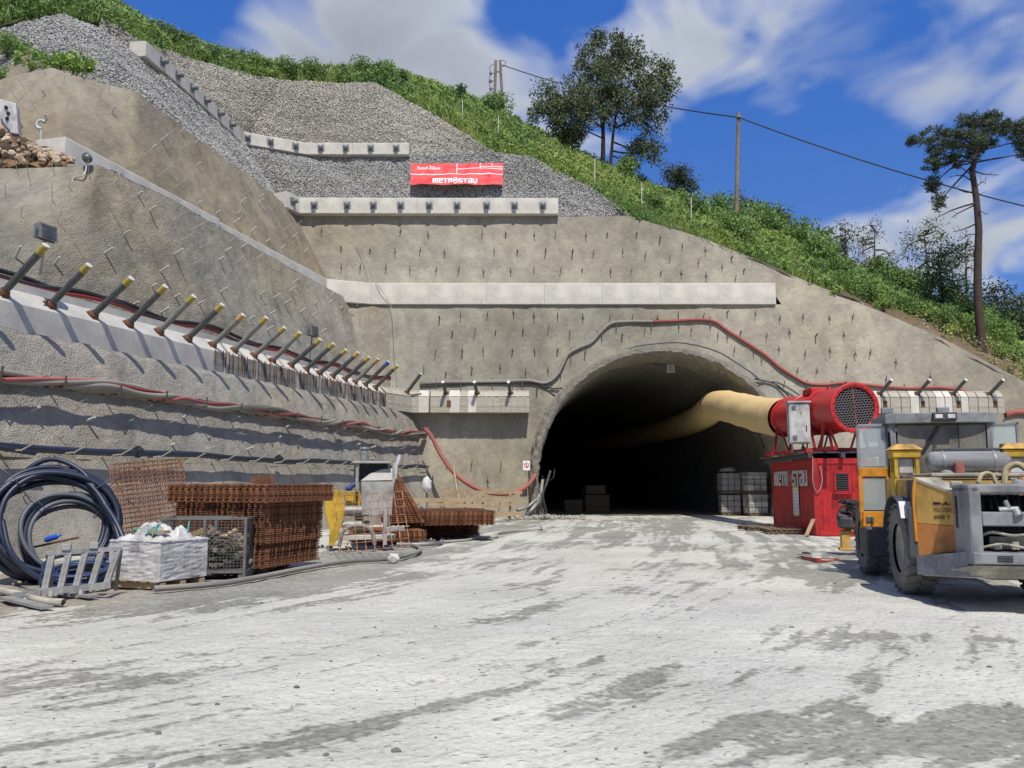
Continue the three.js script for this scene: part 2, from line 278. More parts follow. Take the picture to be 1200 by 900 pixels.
// ================================================================== GROUND
function gridGeo(nu, nv, f) {
  const pos = new Float32Array((nu + 1) * (nv + 1) * 3), uv = new Float32Array((nu + 1) * (nv + 1) * 2), idx = [];
  for (let j = 0; j <= nv; j++) for (let i = 0; i <= nu; i++) { const o = j * (nu + 1) + i, r = f(i / nu, j / nv); pos.set(r.slice(0, 3), o * 3); uv.set([r[3] ?? i / nu, r[4] ?? j / nv], o * 2); if (i < nu && j < nv) idx.push(o, o + 1, o + nu + 2, o, o + nu + 2, o + nu + 1); }
  const g = new THREE.BufferGeometry(); g.setAttribute('position', new THREE.BufferAttribute(pos, 3)); g.setAttribute('uv', new THREE.BufferAttribute(uv, 2)); g.setIndex(idx); g.computeVertexNormals(); return g;
}
// wheel ruts: curves x(z) with half gauge; dampness field; both are matter on the yard floor
// every wheel track sweeps out of the tunnel and round to the left: c is constant along one
const sweepC = (x, z) => x - 5.5 * Math.log(Math.max(1.5, -z));
const TRACKS = [[-19.5, 0.9], [-17.6, 0.8], [-16.2, 1], [-14.9, 0.9], [-13.7, 0.8], [-12.3, 0.8], [-10.6, 0.6], [-8.6, 0.5]];
function trackField(x, z) {   // [rut depth 0..1]
  const c = sweepC(x, z) + vn2(z * 0.3, x * 0.3) * 0.15, k = Math.sqrt(1 + (5.5 / Math.max(1.5, -z)) ** 2); let r = 0;
  for (const [c0, w] of TRACKS) for (const s of [-0.95, 0.95]) { const d = Math.abs(c - c0 - s) / k; if (d < 0.36) r = Math.max(r, (1 - sstep(d, 0.1, 0.36)) * w * clamp(0.45 + fbm2(z * 0.35 + c0 * 3, x * 0.3, 2) * 1.8, 0, 1)); }
  return [r];
}
const DAMP = [   // placed damp or muddy patches: x, z, radius x, radius z, weight
  [2.7, -5.7, 1.6, 0.6, 1.0], [3.9, -6.3, 1.3, 0.5, 0.8], [0.1, -6.9, 0.6, 0.35, 0.3], [-2.9, -5.6, 1.3, 0.3, 0.3], [4.6, -9.4, 1.6, 0.4, 0.3],
  [6.0, -16.2, 2.6, 2.2, 0.9], [6.3, -19.5, 2.2, 2.5, 0.8], [8.5, -24, 2.5, 5, 0.55], [2.4, -27, 2.2, 6, 0.5], [4.2, -33, 4.5, 5, 0.6], [-0.5, -34, 3, 4, 0.6], [5, -40, 6, 3, 0.6], [-8.4, -12.0, 2.4, 1.7, 1.7], [-6.0, -13.4, 2.2, 1.5, 1.5], [-4.4, -15.8, 1.8, 2.2, 1.6], [-3.4, -19.2, 1.5, 2.6, 1.6], [-2.8, -23, 1.4, 3.2, 1.5], [-1.8, -28, 1.6, 3, 1.2], [-6.5, -15.5, 2.5, 2, 1.5],
];
function dampLow(x, z) {
  let b = 0; const wx = fbm2(x * 0.9, z * 0.9, 3, 0, 311) * 0.9, wz = fbm2(x * 0.9 + 9, z * 0.9, 3, 0, 317) * 0.7;
  for (const [cx, cz, rx, rz, w] of DAMP) { const p = (x + wx - cx) / rx, q = (z + wz - cz) / rz, g = p * p + q * q; if (g < 5) b += w * Math.exp(-g * 1.1); }
  return b * 0.75 + fbm2(x * 0.28 + 4, z * 0.34, 3, 0, 301, 0.55) * 0.36 + fbm2(x * 0.9 + wx * 1.5, z * 1.3 + wz * 1.5, 3, 0, 303, 0.6) * 0.34 - 0.06;
}
function groundH(x, z) {
  const [r] = trackField(x, z); const away = clamp((Math.abs(x - 1) - 14) / 20, 0, 1);
  return -0.012 + fbm2(x * 0.5, z * 0.5, 3, 0, 321) * 0.03 + fbm2(x * 2.6, z * 2.6, 3, 0, 325) * 0.016 - r * 0.022 - sstep(dampLow(x, z), 0.25, 0.7) * 0.012 + away * 0;
}
function coarse(x0, x1, z0, z1, step, f) {   // a smooth field sampled on a coarse lattice, read back bilinearly
  const n = Math.ceil((x1 - x0) / step) + 2, m = Math.ceil((z0 - z1) / step) + 2, a = new Float32Array(n * m); for (let j = 0; j < m; j++) for (let i = 0; i < n; i++) a[j * n + i] = f(x0 + i * step, z0 - j * step);
  return (x, z) => { const u = (x - x0) / step, w = (z0 - z) / step, i = Math.min(n - 2, Math.floor(u)), j = Math.min(m - 2, Math.floor(w)), p = u - i, q = w - j, o = j * n + i; return (a[o] * (1 - p) + a[o + 1] * p) * (1 - q) + (a[o + n] * (1 - p) + a[o + n + 1] * p) * q; };
}
function groundTex(x0, x1, z0, z1, nx, nz) {   // z0 is the near edge (v = 0)
  const H = new Float32Array(nx * nz), D = new Float32Array(nx * nz), pxm = (x1 - x0) / nx, fine = pxm < 0.015 ? 4 : 3, cs = pxm * 6;
  const lowD = coarse(x0, x1, z0, z1, cs, (x, z) => dampLow(x, z)), lowR = coarse(x0, x1, z0, z1, cs, (x, z) => trackField(x, z)[0]), lowT = coarse(x0, x1, z0, z1, cs, (x, z) => fbm2(x * 0.7, z * 0.7, 4, 0, 351, 0.6)), lowW = coarse(x0, x1, z0, z1, cs * 4, (x, z) => clamp(0.5 + fbm2(x * 0.23, z * 0.23, 3, 0, 357) * 1.2, 0, 1));
  for (let j = 0; j < nz; j++) for (let i = 0; i < nx; i++) {
    const x = lerp(x0, x1, (i + 0.5) / nx), z = lerp(z0, z1, (j + 0.5) / nz), r = lowR(x, z), tr = r > 0.02 ? r * (0.5 + 0.5 * Math.sin(z * 20 + 4 * vn2(x * 2, z * 2))) : 0;
    const c = sweepC(x, z), ln = Math.log(-z), streak = fbm2(c * 2.1 + 0.5 * vn2(x * 0.8, z * 0.8, 0, 381), ln * 4.5 + 3, fine, 0, 363, 0.64) * 0.85 + fbm2(c * 8.5, ln * 11, 2, 0, 367) * 0.42 + fbm2(x * 3.2, z * 3.2, 2, 0, 369) * 0.3;
    let d = lowD(x, z) * 0.8 + streak * 0.86 + 0.02; d += r * 0.30 - tr * 0.30;
    const grit = fbm2(x * 18, z * 18, 2, 0, 331), c1 = cell2(x * 12, z * 12, 0, 341), c2 = [0.3 + 0.5 * vn2(x * 40, z * 40, 0, 345), 0, 0.7];
    const clod = c1[2] > 0.74 ? clamp(1 - c1[0] / (0.18 + 0.25 * hash3(Math.floor(c1[2] * 1e6), 1, 1)), 0, 1) : 0, peb = c2[2] > 0.6 ? clamp(1 - c2[0] / 0.33, 0, 1) : 0;
    const dd = sstep(d + grit * 0.26, 0.14, 0.46) * (0.75 + 0.25 * clamp(0.5 + grit * 2, 0, 1));
    D[j * nx + i] = clamp(dd + clod * 0.6 * sstep(d, -0.1, 0.2) + Math.max(0, grit - 0.2) * 0.3, 0, 1); H[j * nx + i] = 0.45 - streak * 0.22 + grit * 0.14 + clod * 0.34 + peb * 0.06 - dd * 0.10 + tr * 0.24 - r * 0.10 + fbm2(x * 7, z * 7, 2, 0, 337) * 0.22;
  }
  const map = dtex(nx, (u, w, i, j) => {
    const x = lerp(x0, x1, u), z = lerp(z0, z1, w), k = D[j * nx + i], t = lowT(x, z), f = vn2(x * 55, z * 55, 0, 353) * 0.06, wm = lowW(x, z);
    const b = 0.475 + t * 0.10 + f, q = 0.215 + t * 0.07 + f * 0.6, edge = sstep(-x - 0.2 * (-z - 12) * 0.9, 4.2, 6.6);   // brown earth along the wall foot
    const dr = lerp(q, 0.23 + t * 0.07, edge), dg = lerp(q * 0.98, 0.195 + t * 0.06, edge), db = lerp(q * 0.83, 0.145 + t * 0.05, edge);
    return lin3(lerp(b, dr, k), lerp(b * 0.985, dg, k), lerp(b * lerp(0.885, 0.83, wm), db, k));
  }, { m: nz });
  const bump = dtex(nx, (u, w, i, j) => H[j * nx + i], { srgb: false, m: nz });
  for (const t of [map, bump]) { t.wrapS = t.wrapT = THREE.ClampToEdgeWrapping; t.repeat.set(1 / (x1 - x0), 1 / (z0 - z1)); t.offset.set(-x0 / (x1 - x0), z0 / (z0 - z1)); }   // uv are x and -z in metres
  return { map, bump };
}
{
  const near = groundTex(-8, 8, -3, -14, 1800, 1238), far = groundTex(-20, 24, -14, -46, 1400, 1018);
  console.log('ground textures');
  const plainTex = mottle(512, 8, 0.55, 1.1, 371); plainTex.repeat.set(0.2, 0.2);
  const mats = [std([1, 1, 1], { map: near.map, bumpMap: near.bump, bumpScale: 0.06, roughness: 0.95 }), std([1, 1, 1], { map: far.map, bumpMap: far.bump, bumpScale: 0.09, roughness: 0.95 }), std([0.36, 0.35, 0.31], { map: plainTex, roughness: 0.95 })];
  const span = (list) => { const o = []; for (const [a, b, s] of list) { const n = Math.max(1, Math.round(Math.abs(b - a) / s)); for (let i = 0; i < n; i++) o.push(a + (b - a) * i / n); } o.push(list[list.length - 1][1]); return o; };
  const xs = span([[-600, -60, 90], [-60, -20, 5], [-20, -8, 0.25], [-8, 8, 0.08], [8, 24, 0.25], [24, 60, 4], [60, 600, 90]]), zs = span([[400, 20, 60], [20, -3, 2], [-3, -14, 0.08], [-14, -46, 0.25], [-46, -120, 4], [-120, -600, 80]]);
  const nx = xs.length, nz = zs.length, pos = new Float32Array(nx * nz * 3), uv = new Float32Array(nx * nz * 2), groups = [[], [], []];
  zs.forEach((z, j) => xs.forEach((x, i) => { const o = j * nx + i; pos.set([x, x >= -20 && x <= 24 && z <= 0 && z >= -46 ? groundH(x, z) : -0.015, z], o * 3); uv.set([x, -z], o * 2); }));
  for (let j = 0; j < nz - 1; j++) for (let i = 0; i < nx - 1; i++) { const x = (xs[i] + xs[i + 1]) / 2, z = (zs[j] + zs[j + 1]) / 2, k = x > -8 && x < 8 && z < -3 && z > -14 ? 0 : x > -20 && x < 24 && z < -14 && z > -46 ? 1 : 2, a = j * nx + i; groups[k].push(a, a + 1, a + nx + 1, a, a + nx + 1, a + nx); }
  const g = new THREE.BufferGeometry(); g.setAttribute('position', new THREE.BufferAttribute(pos, 3)); g.setAttribute('uv', new THREE.BufferAttribute(uv, 2)); g.setIndex([].concat(...groups));
  let at = 0; groups.forEach((l, k) => { g.addGroup(at, l.length, k); at += l.length; }); g.computeVertexNormals();
  structure('ground', g, mats);
}
console.log('ground');

// ================================================================== WALLS
const stain = (x, y, z, k0 = 1) => { const k = k0 * 0.95; return stain0(x, y, z, k); };
const stain0 = (x, y, z, k) => { const a = fbm3(x * 0.16, y * 0.22, z * 0.16, 4), b = fbm3(x * 0.55 + 7, y * 0.25, z * 0.55, 4), s = fbm3(x * 1.7, y * 0.12, z * 1.7 + 3, 3); return 1 + (a * 0.5 + b * 0.42 + Math.min(0, s + 0.06) * 0.55) * k; };
const tintFront = (x, y, z, u, w, t) => { const s = stain(x, y, z, 0.75), warm = clamp(0.55 + fbm3(x * 0.12 + 2, y * 0.2, z * 0.1, 3) * 1.2, 0, 1); return [s * lerp(0.97, 1.06, warm), s, s * lerp(1.02, 0.90, warm)]; };
const tintSide = (x, y, z, u, w, t) => { const s = stain(x, y, z, 0.85) * 0.98, warm = clamp(0.5 + fbm3(x * 0.2 + 9, y * 0.3, z * 0.2, 3) * 1.5, 0, 1); return [s * lerp(0.98, 1.07, warm), s, s * lerp(1.04, 0.88, warm)]; };
const tintLow = (x, y, z) => { const s = stain(x, y, z, 0.8), warm = clamp(0.35 + fbm3(x * 0.3 + 9, y * 0.4, z * 0.3, 3) * 1.3, 0, 1); return [s * lerp(1.0, 1.05, warm), s, s * lerp(1.06, 0.93, warm)]; };
const NAIL = { rod: plain(new THREE.CylinderGeometry(0.010, 0.010, 0.5, 6).rotateX(Math.PI / 2).translate(0, 0, 0.25)), pipe: merge([new THREE.CylinderGeometry(0.034, 0.034, 0.28, 8).rotateX(Math.PI / 2).translate(0, 0, 0.17), new THREE.CylinderGeometry(0.026, 0.036, 0.05, 8).rotateX(Math.PI / 2).translate(0, 0, 0.3)]), hook: merge([new THREE.CylinderGeometry(0.022, 0.022, 0.2, 6).rotateX(Math.PI / 2).translate(0, 0, 0.1), new THREE.CylinderGeometry(0.022, 0.022, 0.34, 6).translate(0, 0.0, 0.2)]) };
function nails(parent, A, B, rows, spacing, { kinds = ['rod'], seed = 1, mat = null, lift = 0.12, from = 0, to = 1, skip = null, jit = 0.25 } = {}) {
  const R = rng(seed), L = patchLength(A, B);
  rows.forEach((t, r) => { const n = Math.floor(L * (to - from) / spacing); for (let i = 0; i < n; i++) {
    const s = from + (i + 0.5 + (r % 2 ? 0.25 : -0.25) + (R() - 0.5) * jit) * spacing / L, q = onPatch(A, B, clamp(s, 0, 1), clamp(t + (R() - 0.5) * 0.04, 0.02, 0.98)); if (R() < 0.07 || (skip && skip(q.p))) continue;
    const kind = kinds[Math.floor(R() * kinds.length)], m = part(parent, kind === 'pipe' ? 'drain_pipe' : 'soil_nail', NAIL[kind], mat ?? (kind === 'hook' ? M.nailDark : M.nail));
    m.position.copy(q.p).addScaledVector(q.n, -0.06); const d = q.n.clone().add(v((R() - 0.5) * 0.12, lift + (R() - 0.5) * 0.1, (R() - 0.5) * 0.12)).normalize(); m.quaternion.setFromUnitVectors(v(0, 0, 1), d); if (kind === 'hook') m.rotateZ((R() - 0.5) * 0.5); else m.scale.set(1, 1, 0.75 + R() * 0.6);
  } });
}
const pts = (...l) => l.map((p) => P(...p));
const zW = (h) => -(42 + 0.12 * h), W1 = (x, h) => v(x, h, zW(h));
const ARC = { x: 7.4, y: 1.9, r: 6.1 };

// lower portal wall around the tunnel mouth
const w1Wall = thing('portal_wall', 'beige sprayed concrete wall with the big arched tunnel opening', 'wall');
{
  const HT = 10.85, opt = { cell: 0.22, amp: 0.035, freq: 1.4, tint: tintFront }, a0 = -Math.asin(ARC.y / (ARC.r + 0.4)), n = 40, A = [], B = [], X0 = 0.4, X1 = 14.4;
  for (let i = 0; i <= n; i++) {   // arch from the left foot over the crown to the right foot, against the outline of a rectangle
    const a = Math.PI - a0 + (a0 * 2 - Math.PI) * (i / n), x = ARC.x + Math.cos(a) * (ARC.r + 0.35), y = Math.max(-0.1, ARC.y + Math.sin(a) * (ARC.r + 0.35)); A.push(W1(x, y));
    const q = i / n; let bx_, by; if (q < 0.3) { bx_ = X0; by = -0.1 + (HT + 0.1) * q / 0.3; } else if (q > 0.7) { bx_ = X1; by = -0.1 + (HT + 0.1) * (1 - q) / 0.3; } else { bx_ = lerp(X0, X1, (q - 0.3) / 0.4); by = HT; } B.push(W1(bx_, by));
  }
  const g1 = patch(A, B, opt);
  { const uv = g1.attributes.uv, p = g1.attributes.position; for (let i = 0; i < p.count; i++) uv.setXY(i, p.getX(i), p.getY(i)); }
  const LA = [W1(-8.5, -0.1), W1(-4, -0.1), W1(X0, -0.1)], LB = [W1(-8.5, HT), W1(-4, HT), W1(X0, HT)], g2 = patch(LA, LB, opt);
  const tops = [[1010, 356, 43.3], [1100, 394, 43.05], [1200, 447, 42.75], [1300, 498, 42.3], [1420, 560, 42.1]].map((q) => P(...q)), RB = [W1(X1, HT), ...tops], RA = RB.map((p) => v(p.x, -0.1, -41.99)), g3 = patch(RA, RB, { ...opt, cell: 0.3 });
  for (const g of [g2, g3]) { const uv = g.attributes.uv, p = g.attributes.position; for (let i = 0; i < p.count; i++) uv.setXY(i, p.getX(i), p.getY(i)); }
  part(w1Wall, 'shotcrete_face', mergeGeometries([g1, g2, g3]), M.shot);
  const clear = (p) => Math.hypot(p.x - ARC.x, p.y - ARC.y) < 7.3 && p.y > -1 || (p.y > 4.6 && p.y < 6.6 && (p.x < 1.2 || p.x > 17)) || p.x < -4.6;
  nails(w1Wall, [W1(-6, 0), W1(18, 0)], [W1(-6, HT), W1(18, HT)], [0.07, 0.16, 0.25, 0.6, 0.68, 0.77, 0.86, 0.94], 1.25, { kinds: ['hook', 'hook', 'pipe'], seed: 5, mat: M.nailDark, skip: clear });
  nails(w1Wall, [W1(17.8, 0), W1(26, 0)], [W1(17.8, 9.5), W1(26, 5.4)], [0.62, 0.75, 0.88], 1.5, { kinds: ['hook', 'hook', 'pipe'], seed: 6, mat: M.nailDark });
}
// side wall below the row of tubes
const B0 = [v(-13.4, 5.14, -13.5), v(-12.6, 5.14, -16.5), v(-11.85, 5.14, -19.2), v(-11.0, 5.14, -21.8), v(-9.4, 5.14, -27.2), v(-7.35, 5.14, -34.8), v(-5.9, 5.14, -40.1), v(-4.9, 5.14, -41.7), v(0.85, 5.14, -41.7)];
const outOf = (path, i) => frameAt(path, pathLen(path), pathLen(path)[i]).o;
function rail(h, extra = 0) { const r = []; for (let i = 0; i < 7; i++) { const o = outOf(B0, i), q = (5.14 - h) * 0.27 + 0.24 + extra; r.push(v(B0[i].x + o.x * q, h, B0[i].z + o.z * q)); } const q = (5.14 - h) * 0.27 + 0.3 + extra; r.push(v(-5.1 + q, h, zW(h) - 0.3)); return r; }
{
  const w = thing('side_wall', 'rough grey sprayed concrete side wall behind the hoses and rebar bundles', 'wall');
  const o = { cell: 0.16, amp: 0.035, freq: 1.9, tint: tintLow };
  part(w, 'smooth_footing', patch(rail(-0.1), rail(2.2, -0.02), { ...o, amp: 0.03, freq: 0.8 }), M.shot); part(w, 'shotcrete_face', mergeGeometries([patch(rail(2.2, -0.02), rail(3.9, -0.18), o), patch(rail(3.9, -0.18), rail(4.12, 0.12), o), patch(rail(4.12, 0.12), rail(5.0), o), patch(rail(5.0), rail(5.16, -0.06), o), patch(rail(5.16, -0.06), rail(5.2, -0.34), o)]), M.shotRough);
  nails(w, rail(0), rail(4.0, -0.18), [0.8], 1.5, { kinds: ['pipe', 'rod', 'pipe'], seed: 11, lift: 0.05 }); nails(w, rail(0), rail(4.0, -0.18), [0.9, 0.68], 1.9, { kinds: ['rod', 'rod', 'pipe'], seed: 12, lift: 0.05 });
}
// side wall above the row of tubes, with the flat berm on top of it
const L1A = [v(-15.0, 5.7, -13.5), v(-13.7, 5.7, -16.3), v(-12.95, 5.7, -19.1), v(-12.3, 5.7, -21.2), v(-11.85, 5.7, -22.9), v(-10.6, 5.7, -26.8), v(-8.5, 5.7, -34.4), v(-6.75, 5.7, -40.9), v(-5.9, 5.7, -43.0)];
const L1B = pts([-230, 205, 23.4], [-60, 199, 23.9], [0, 198, 24.0], [72, 195, 24.2], [115, 193, 24.6], [200, 233, 27.6], [310, 297, 34.4], [407, 350, 43.1], [462, 357.5, 43.4]);
{
  const w = thing('side_wall', 'brownish sprayed concrete side wall rising behind the row of yellow-banded tubes', 'wall');
  const berm = pts([-230, 190, 26.5], [-60, 190, 26.3], [0, 190, 26.2], [50, 186, 25.8], [100, 186, 26], [195, 226, 29.0], [300, 289, 35.7], [392, 340, 44.0], [440, 350, 44.2]).map((p, i) => v(p.x, L1B[i].y + 0.02, p.z));
  part(w, 'shotcrete_face', mergeGeometries([patch(L1A, L1B, { cell: 0.18, amp: 0.04, freq: 1.3, tint: tintSide }), patch(L1B, berm, { cell: 0.4, amp: 0.04, freq: 1.3, tint: tintSide })]), M.shotRough);
  nails(w, L1A, L1B, [0.22, 0.36, 0.50, 0.62, 0.74, 0.84, 0.93], 1.15, { kinds: ['rod', 'rod', 'pipe'], seed: 21, lift: 0.30, from: 0.16, to: 0.97 });
}
// upper side wall and upper front wall
const L2A = pts([-230, 195, 27.5], [-70, 190, 26.5], [0, 190, 26.2], [50, 176, 25.9], [75, 168, 25.7], [160, 213, 29.1], [250, 263, 33.8], [330, 304, 39.3], [385, 332, 44.15]);
const L2B = pts([-230, 150, 34], [-70, 112, 31.5], [0, 95, 30], [30, 86, 29.5], [60, 80, 29.2], [160, 108, 30.9], [233, 163, 35.2], [290, 204, 39.5], [345, 249, 44.9]);
{
  const w = thing('side_wall', 'smooth brown sprayed concrete side wall under the dark gravel slope', 'wall');
  part(w, 'shotcrete_face', patch(L2A, L2B, { cell: 0.22, amp: 0.04, freq: 0.9, tint: (...q) => { const c = tintSide(...q); return [c[0] * 0.84, c[1] * 0.78, c[2] * 0.68]; } }), M.shot);
  nails(w, L2A, L2B, [0.16, 0.32, 0.48, 0.64, 0.78, 0.9], 1.3, { kinds: ['rod', 'pipe', 'rod'], seed: 31, lift: 0.3, from: 0.22 });
}
const W2A = pts([380, 331, 44.2], [520, 336, 44.1], [655, 337, 44.1], [735, 337, 44.1], [830, 337, 44.1], [902, 337, 44.1], [917, 358, 43.6], [1012, 358, 43.45]);
const W2B = pts([342, 249, 44.95], [500, 253, 44.95], [655, 254, 44.95], [737, 253, 44.95], [830, 281, 44.75], [900, 311, 44.4], [925, 322, 44.2], [1012, 356, 43.5]);
{
  const w = thing('upper_wall', 'tan sprayed concrete wall above the long plain concrete beam', 'wall');
  part(w, 'shotcrete_face', patch(W2A, W2B, { cell: 0.22, amp: 0.045, freq: 1.1, tint: tintFront }), M.shot);
  nails(w, W2A, W2B, [0.22, 0.48, 0.74], 1.35, { kinds: ['hook', 'hook', 'pipe'], seed: 41, mat: M.nailDark, from: 0.03, to: 0.8 });
}
console.log('walls');

// ================================================================== BEAMS
function beamPieces(parent, name, path, profile, len, mat, s0 = 0, s1 = null, gap = 0.012) { const cum = pathLen(path), e = s1 ?? cum[cum.length - 1], n = Math.max(1, Math.round((e - s0) / len)); for (let i = 0; i < n; i++) part(parent, name, sweep(path, profile, s0 + (e - s0) * i / n + gap / 2, s0 + (e - s0) * (i + 1) / n - gap / 2), Array.isArray(mat) ? mat[i % mat.length] : mat); }
const PLATE = boxUV(new THREE.BoxGeometry(0.40, 0.40, 0.03)), CAP = merge([new THREE.CylinderGeometry(0.12, 0.135, 0.2, 14).rotateX(Math.PI / 2).translate(0, 0, 0.13), new THREE.SphereGeometry(0.12, 12, 6, 0, Math.PI * 2, 0, Math.PI / 2).scale(1, 0.45, 1).rotateX(Math.PI / 2).translate(0, 0, 0.24)]);
function anchors(parent, path, list, up, proud) {
  const cum = pathLen(path); for (const s of list) { const { p, o } = frameAt(path, cum, s); const pl = part(parent, 'anchor_plate', PLATE, M.galv); pl.position.set(p.x + o.x * (proud + 0.01), p.y + up, p.z + o.z * (proud + 0.01)); pl.rotation.y = Math.atan2(o.x, o.z); pl.rotation.z = 0.06; part(pl, 'anchor_cap', CAP, M.anchorCap).position.z = 0.012; }
}
const sAt = (path, px) => { const cum = pathLen(path); let best = 0, bd = 1e9; for (let s = 0; s <= cum[cum.length - 1]; s += 0.03) { const d = Math.abs(pxOf(frameAt(path, cum, s).p)[0] - px); if (d < bd) { bd = d; best = s; } } return best; };
{ // long plain beam between the lower and the upper walls
  const h = 10.82, p = [v(-13.75, h + 0.16, -25.0), v(-9.4, h, -42.3), v(-7.2, h, -43.2), v(13.6, h, -43.2)], b = thing('concrete_beam', 'long pale concrete beam with plain face running above the tunnel arch', 'beam');
  const cum = pathLen(p), cut = cum[1] * 0.46, prof = rectProfile(-0.95, 0.06, 0, 1.12);
  beamPieces(b, 'beam_section', p, rectProfile(-0.95, 0.12, 0.25, 1.18), 2.9, M.conc, 0.02, cut); beamPieces(b, 'beam_section', p, prof, 2.9, M.conc, cut + 0.02, cum[3], 0.008);
  anchors(b, p, [2.2, 3.6, 5.0, 6.5, 7.8], 0.7, 0.12);
}
{ // beam under the gravel slope
  const h = 16.08, p = [v(-12.0, h, -43.5), v(-11.5, h, -44.6), v(2.5, h, -44.7)], b = thing('concrete_beam', 'pale concrete beam with anchor heads, directly under the red banner', 'beam');
  beamPieces(b, 'beam_section', p, rectProfile(-0.7, 0.15, 0, 0.88), 3.4, M.conc);
  anchors(b, p, [340, 369, 407, 438, 470, 503, 536, 570, 603, 636].map((x) => sAt(p, x)), 0.46, 0.15);
}
{ // upper beam
  const h = 20.45, p = [v(-16.5, h, -36.0), v(-15.84, h, -40.3), v(-15.2, h, -46.0), v(-11.9, h, -47.6), v(-5.95, h, -47.6)], b = thing('concrete_beam', 'pale concrete beam with anchor heads between the two gravel slopes, bent at the corner', 'beam');
  beamPieces(b, 'beam_section', p, rectProfile(-0.6, 0.2, 0.1, 0.8), 3.2, M.conc);
  anchors(b, p, [185, 203, 220, 236, 252, 266, 289, 316, 345, 377, 406, 435, 465].map((x) => sAt(p, x)), 0.48, 0.2);
}
// anchor tube: stands on the sloping top face of the beam, square to it
const TL = 1.5;
const TUBE = { body: cyl(v(0, 0, 0), v(0, TL, 0), 0.086, 0.086, 18), band: cyl(v(0, TL - 0.24, 0), v(0, TL + 0.004, 0), 0.09, 0.09, 18, true), cap: cyl(v(0, TL + 0.001, 0), v(0, TL + 0.025, 0), 0.088, 0.08, 18), collar: merge([lathe([[0.10, 0], [0.16, 0], [0.15, 0.04], [0.115, 0.1], [0.10, 0.11]], 14), bx(0.28, 0.02, 0.28, 0, 0, 0)]) };
function anchorTube(parent, p, o, tilt, band, dark, k = 1) {
  const t = new THREE.Group(); t.name = 'anchor_tube'; parent.add(t); t.position.copy(p); const d = o.clone().setY(0).normalize().multiplyScalar(Math.cos(tilt)).add(v(0, Math.sin(tilt), 0)); t.quaternion.setFromUnitVectors(v(0, 1, 0), d.normalize()); t.scale.set(1, k, 1);
  part(t, 'tube_body', TUBE.body, dark ? M.tubeSteel : M.tubeGrey); if (band) part(t, 'paint_band', TUBE.band, band); part(t, 'end_cap', TUBE.cap, M.whiteCap); part(t, 'rusty_collar', TUBE.collar, M.orangeRust); return t;
}
{ // beam carrying the row of tubes
  const b = thing('anchor_beam', 'grey concrete beam on the side wall carrying a row of yellow-banded tubes', 'beam');
  const prof = [[-1.0, -0.04], [0, 0], [0, 0.7], [-0.36, 1.1], [-1.0, 1.1]], cum = pathLen(B0), sB = sAt(B0, 250), sC = sAt(B0, 452), R = rng(77);
  beamPieces(b, 'beam_section', B0, prof, 4.2, M.concGrey, 0, sB);
  part(b, 'back_curb', sweep(B0, [[-1.02, 1.0], [-0.60, 1.0], [-0.60, 1.36], [-1.02, 1.36]], 0, cum[6]), M.concGrey);
  // boarded stretch: one core and single boards with dark gaps, a pale sloping cap
  part(b, 'beam_core', sweep(B0, [[-1.0, -0.03], [-0.06, 0], [-0.06, 0.68], [-0.37, 1.02], [-1.0, 1.02]], sB, sC), M.greyBoard);
  let s = sB + 0.02; while (s < sC - 0.1) { const w = 0.17 + R() * 0.12; part(b, 'board', sweep(B0, [[-0.05, 0.01 - R() * 0.03], [0.0, 0.01], [0.0 + R() * 0.012, 0.69], [-0.05, 0.69]], s, Math.min(s + w, sC)), R() < 0.62 ? M.greyBoard : R() < 0.5 ? M.concGrey : M.darkBoard); s += w + 0.02 + R() * 0.045; }
  const n = 15; for (let i = 0; i < n; i++) { const a = sB + (sC - sB) * i / n, e = sB + (sC - sB) * (i + 0.78) / n; part(b, 'cap_slab', sweep(B0, [[-0.36, 1.05], [0.0, 0.66], [0.01, 0.72], [-0.36, 1.12]], a, e), M.conc); }
  for (let i = 0; i < 60; i++) { const a = sB + (sC - sB) * (i + R()) / 60, { p, o } = frameAt(B0, cum, a); part(b, 'tie_rod', bar(v(p.x + o.x * 0.03, p.y + 0.78, p.z + o.z * 0.03), v(p.x + o.x * 0.035, p.y + 0.1 + R() * 0.2, p.z + o.z * 0.035), 0.022), M.rustDark); }
  const bases = [10, 66, 117, 158, 194, 228, 257, 282, 305, 327, 348, 366, 382, 397, 411, 423, 435, 447]; bases.unshift(-55);
  bases.forEach((px, i) => { const sx = sAt(B0, px - 4), { p, o } = frameAt(B0, cum, sx); anchorTube(b, v(p.x - o.x * 0.17, p.y + 0.9, p.z - o.z * 0.17), o, 0.70 + (R() - 0.5) * 0.09, i === 17 ? M.blueBand : R() < 0.8 ? M.yellowBand : M.dustyYellow, R() < 0.6, 1 + (R() - 0.5) * 0.12); });
}
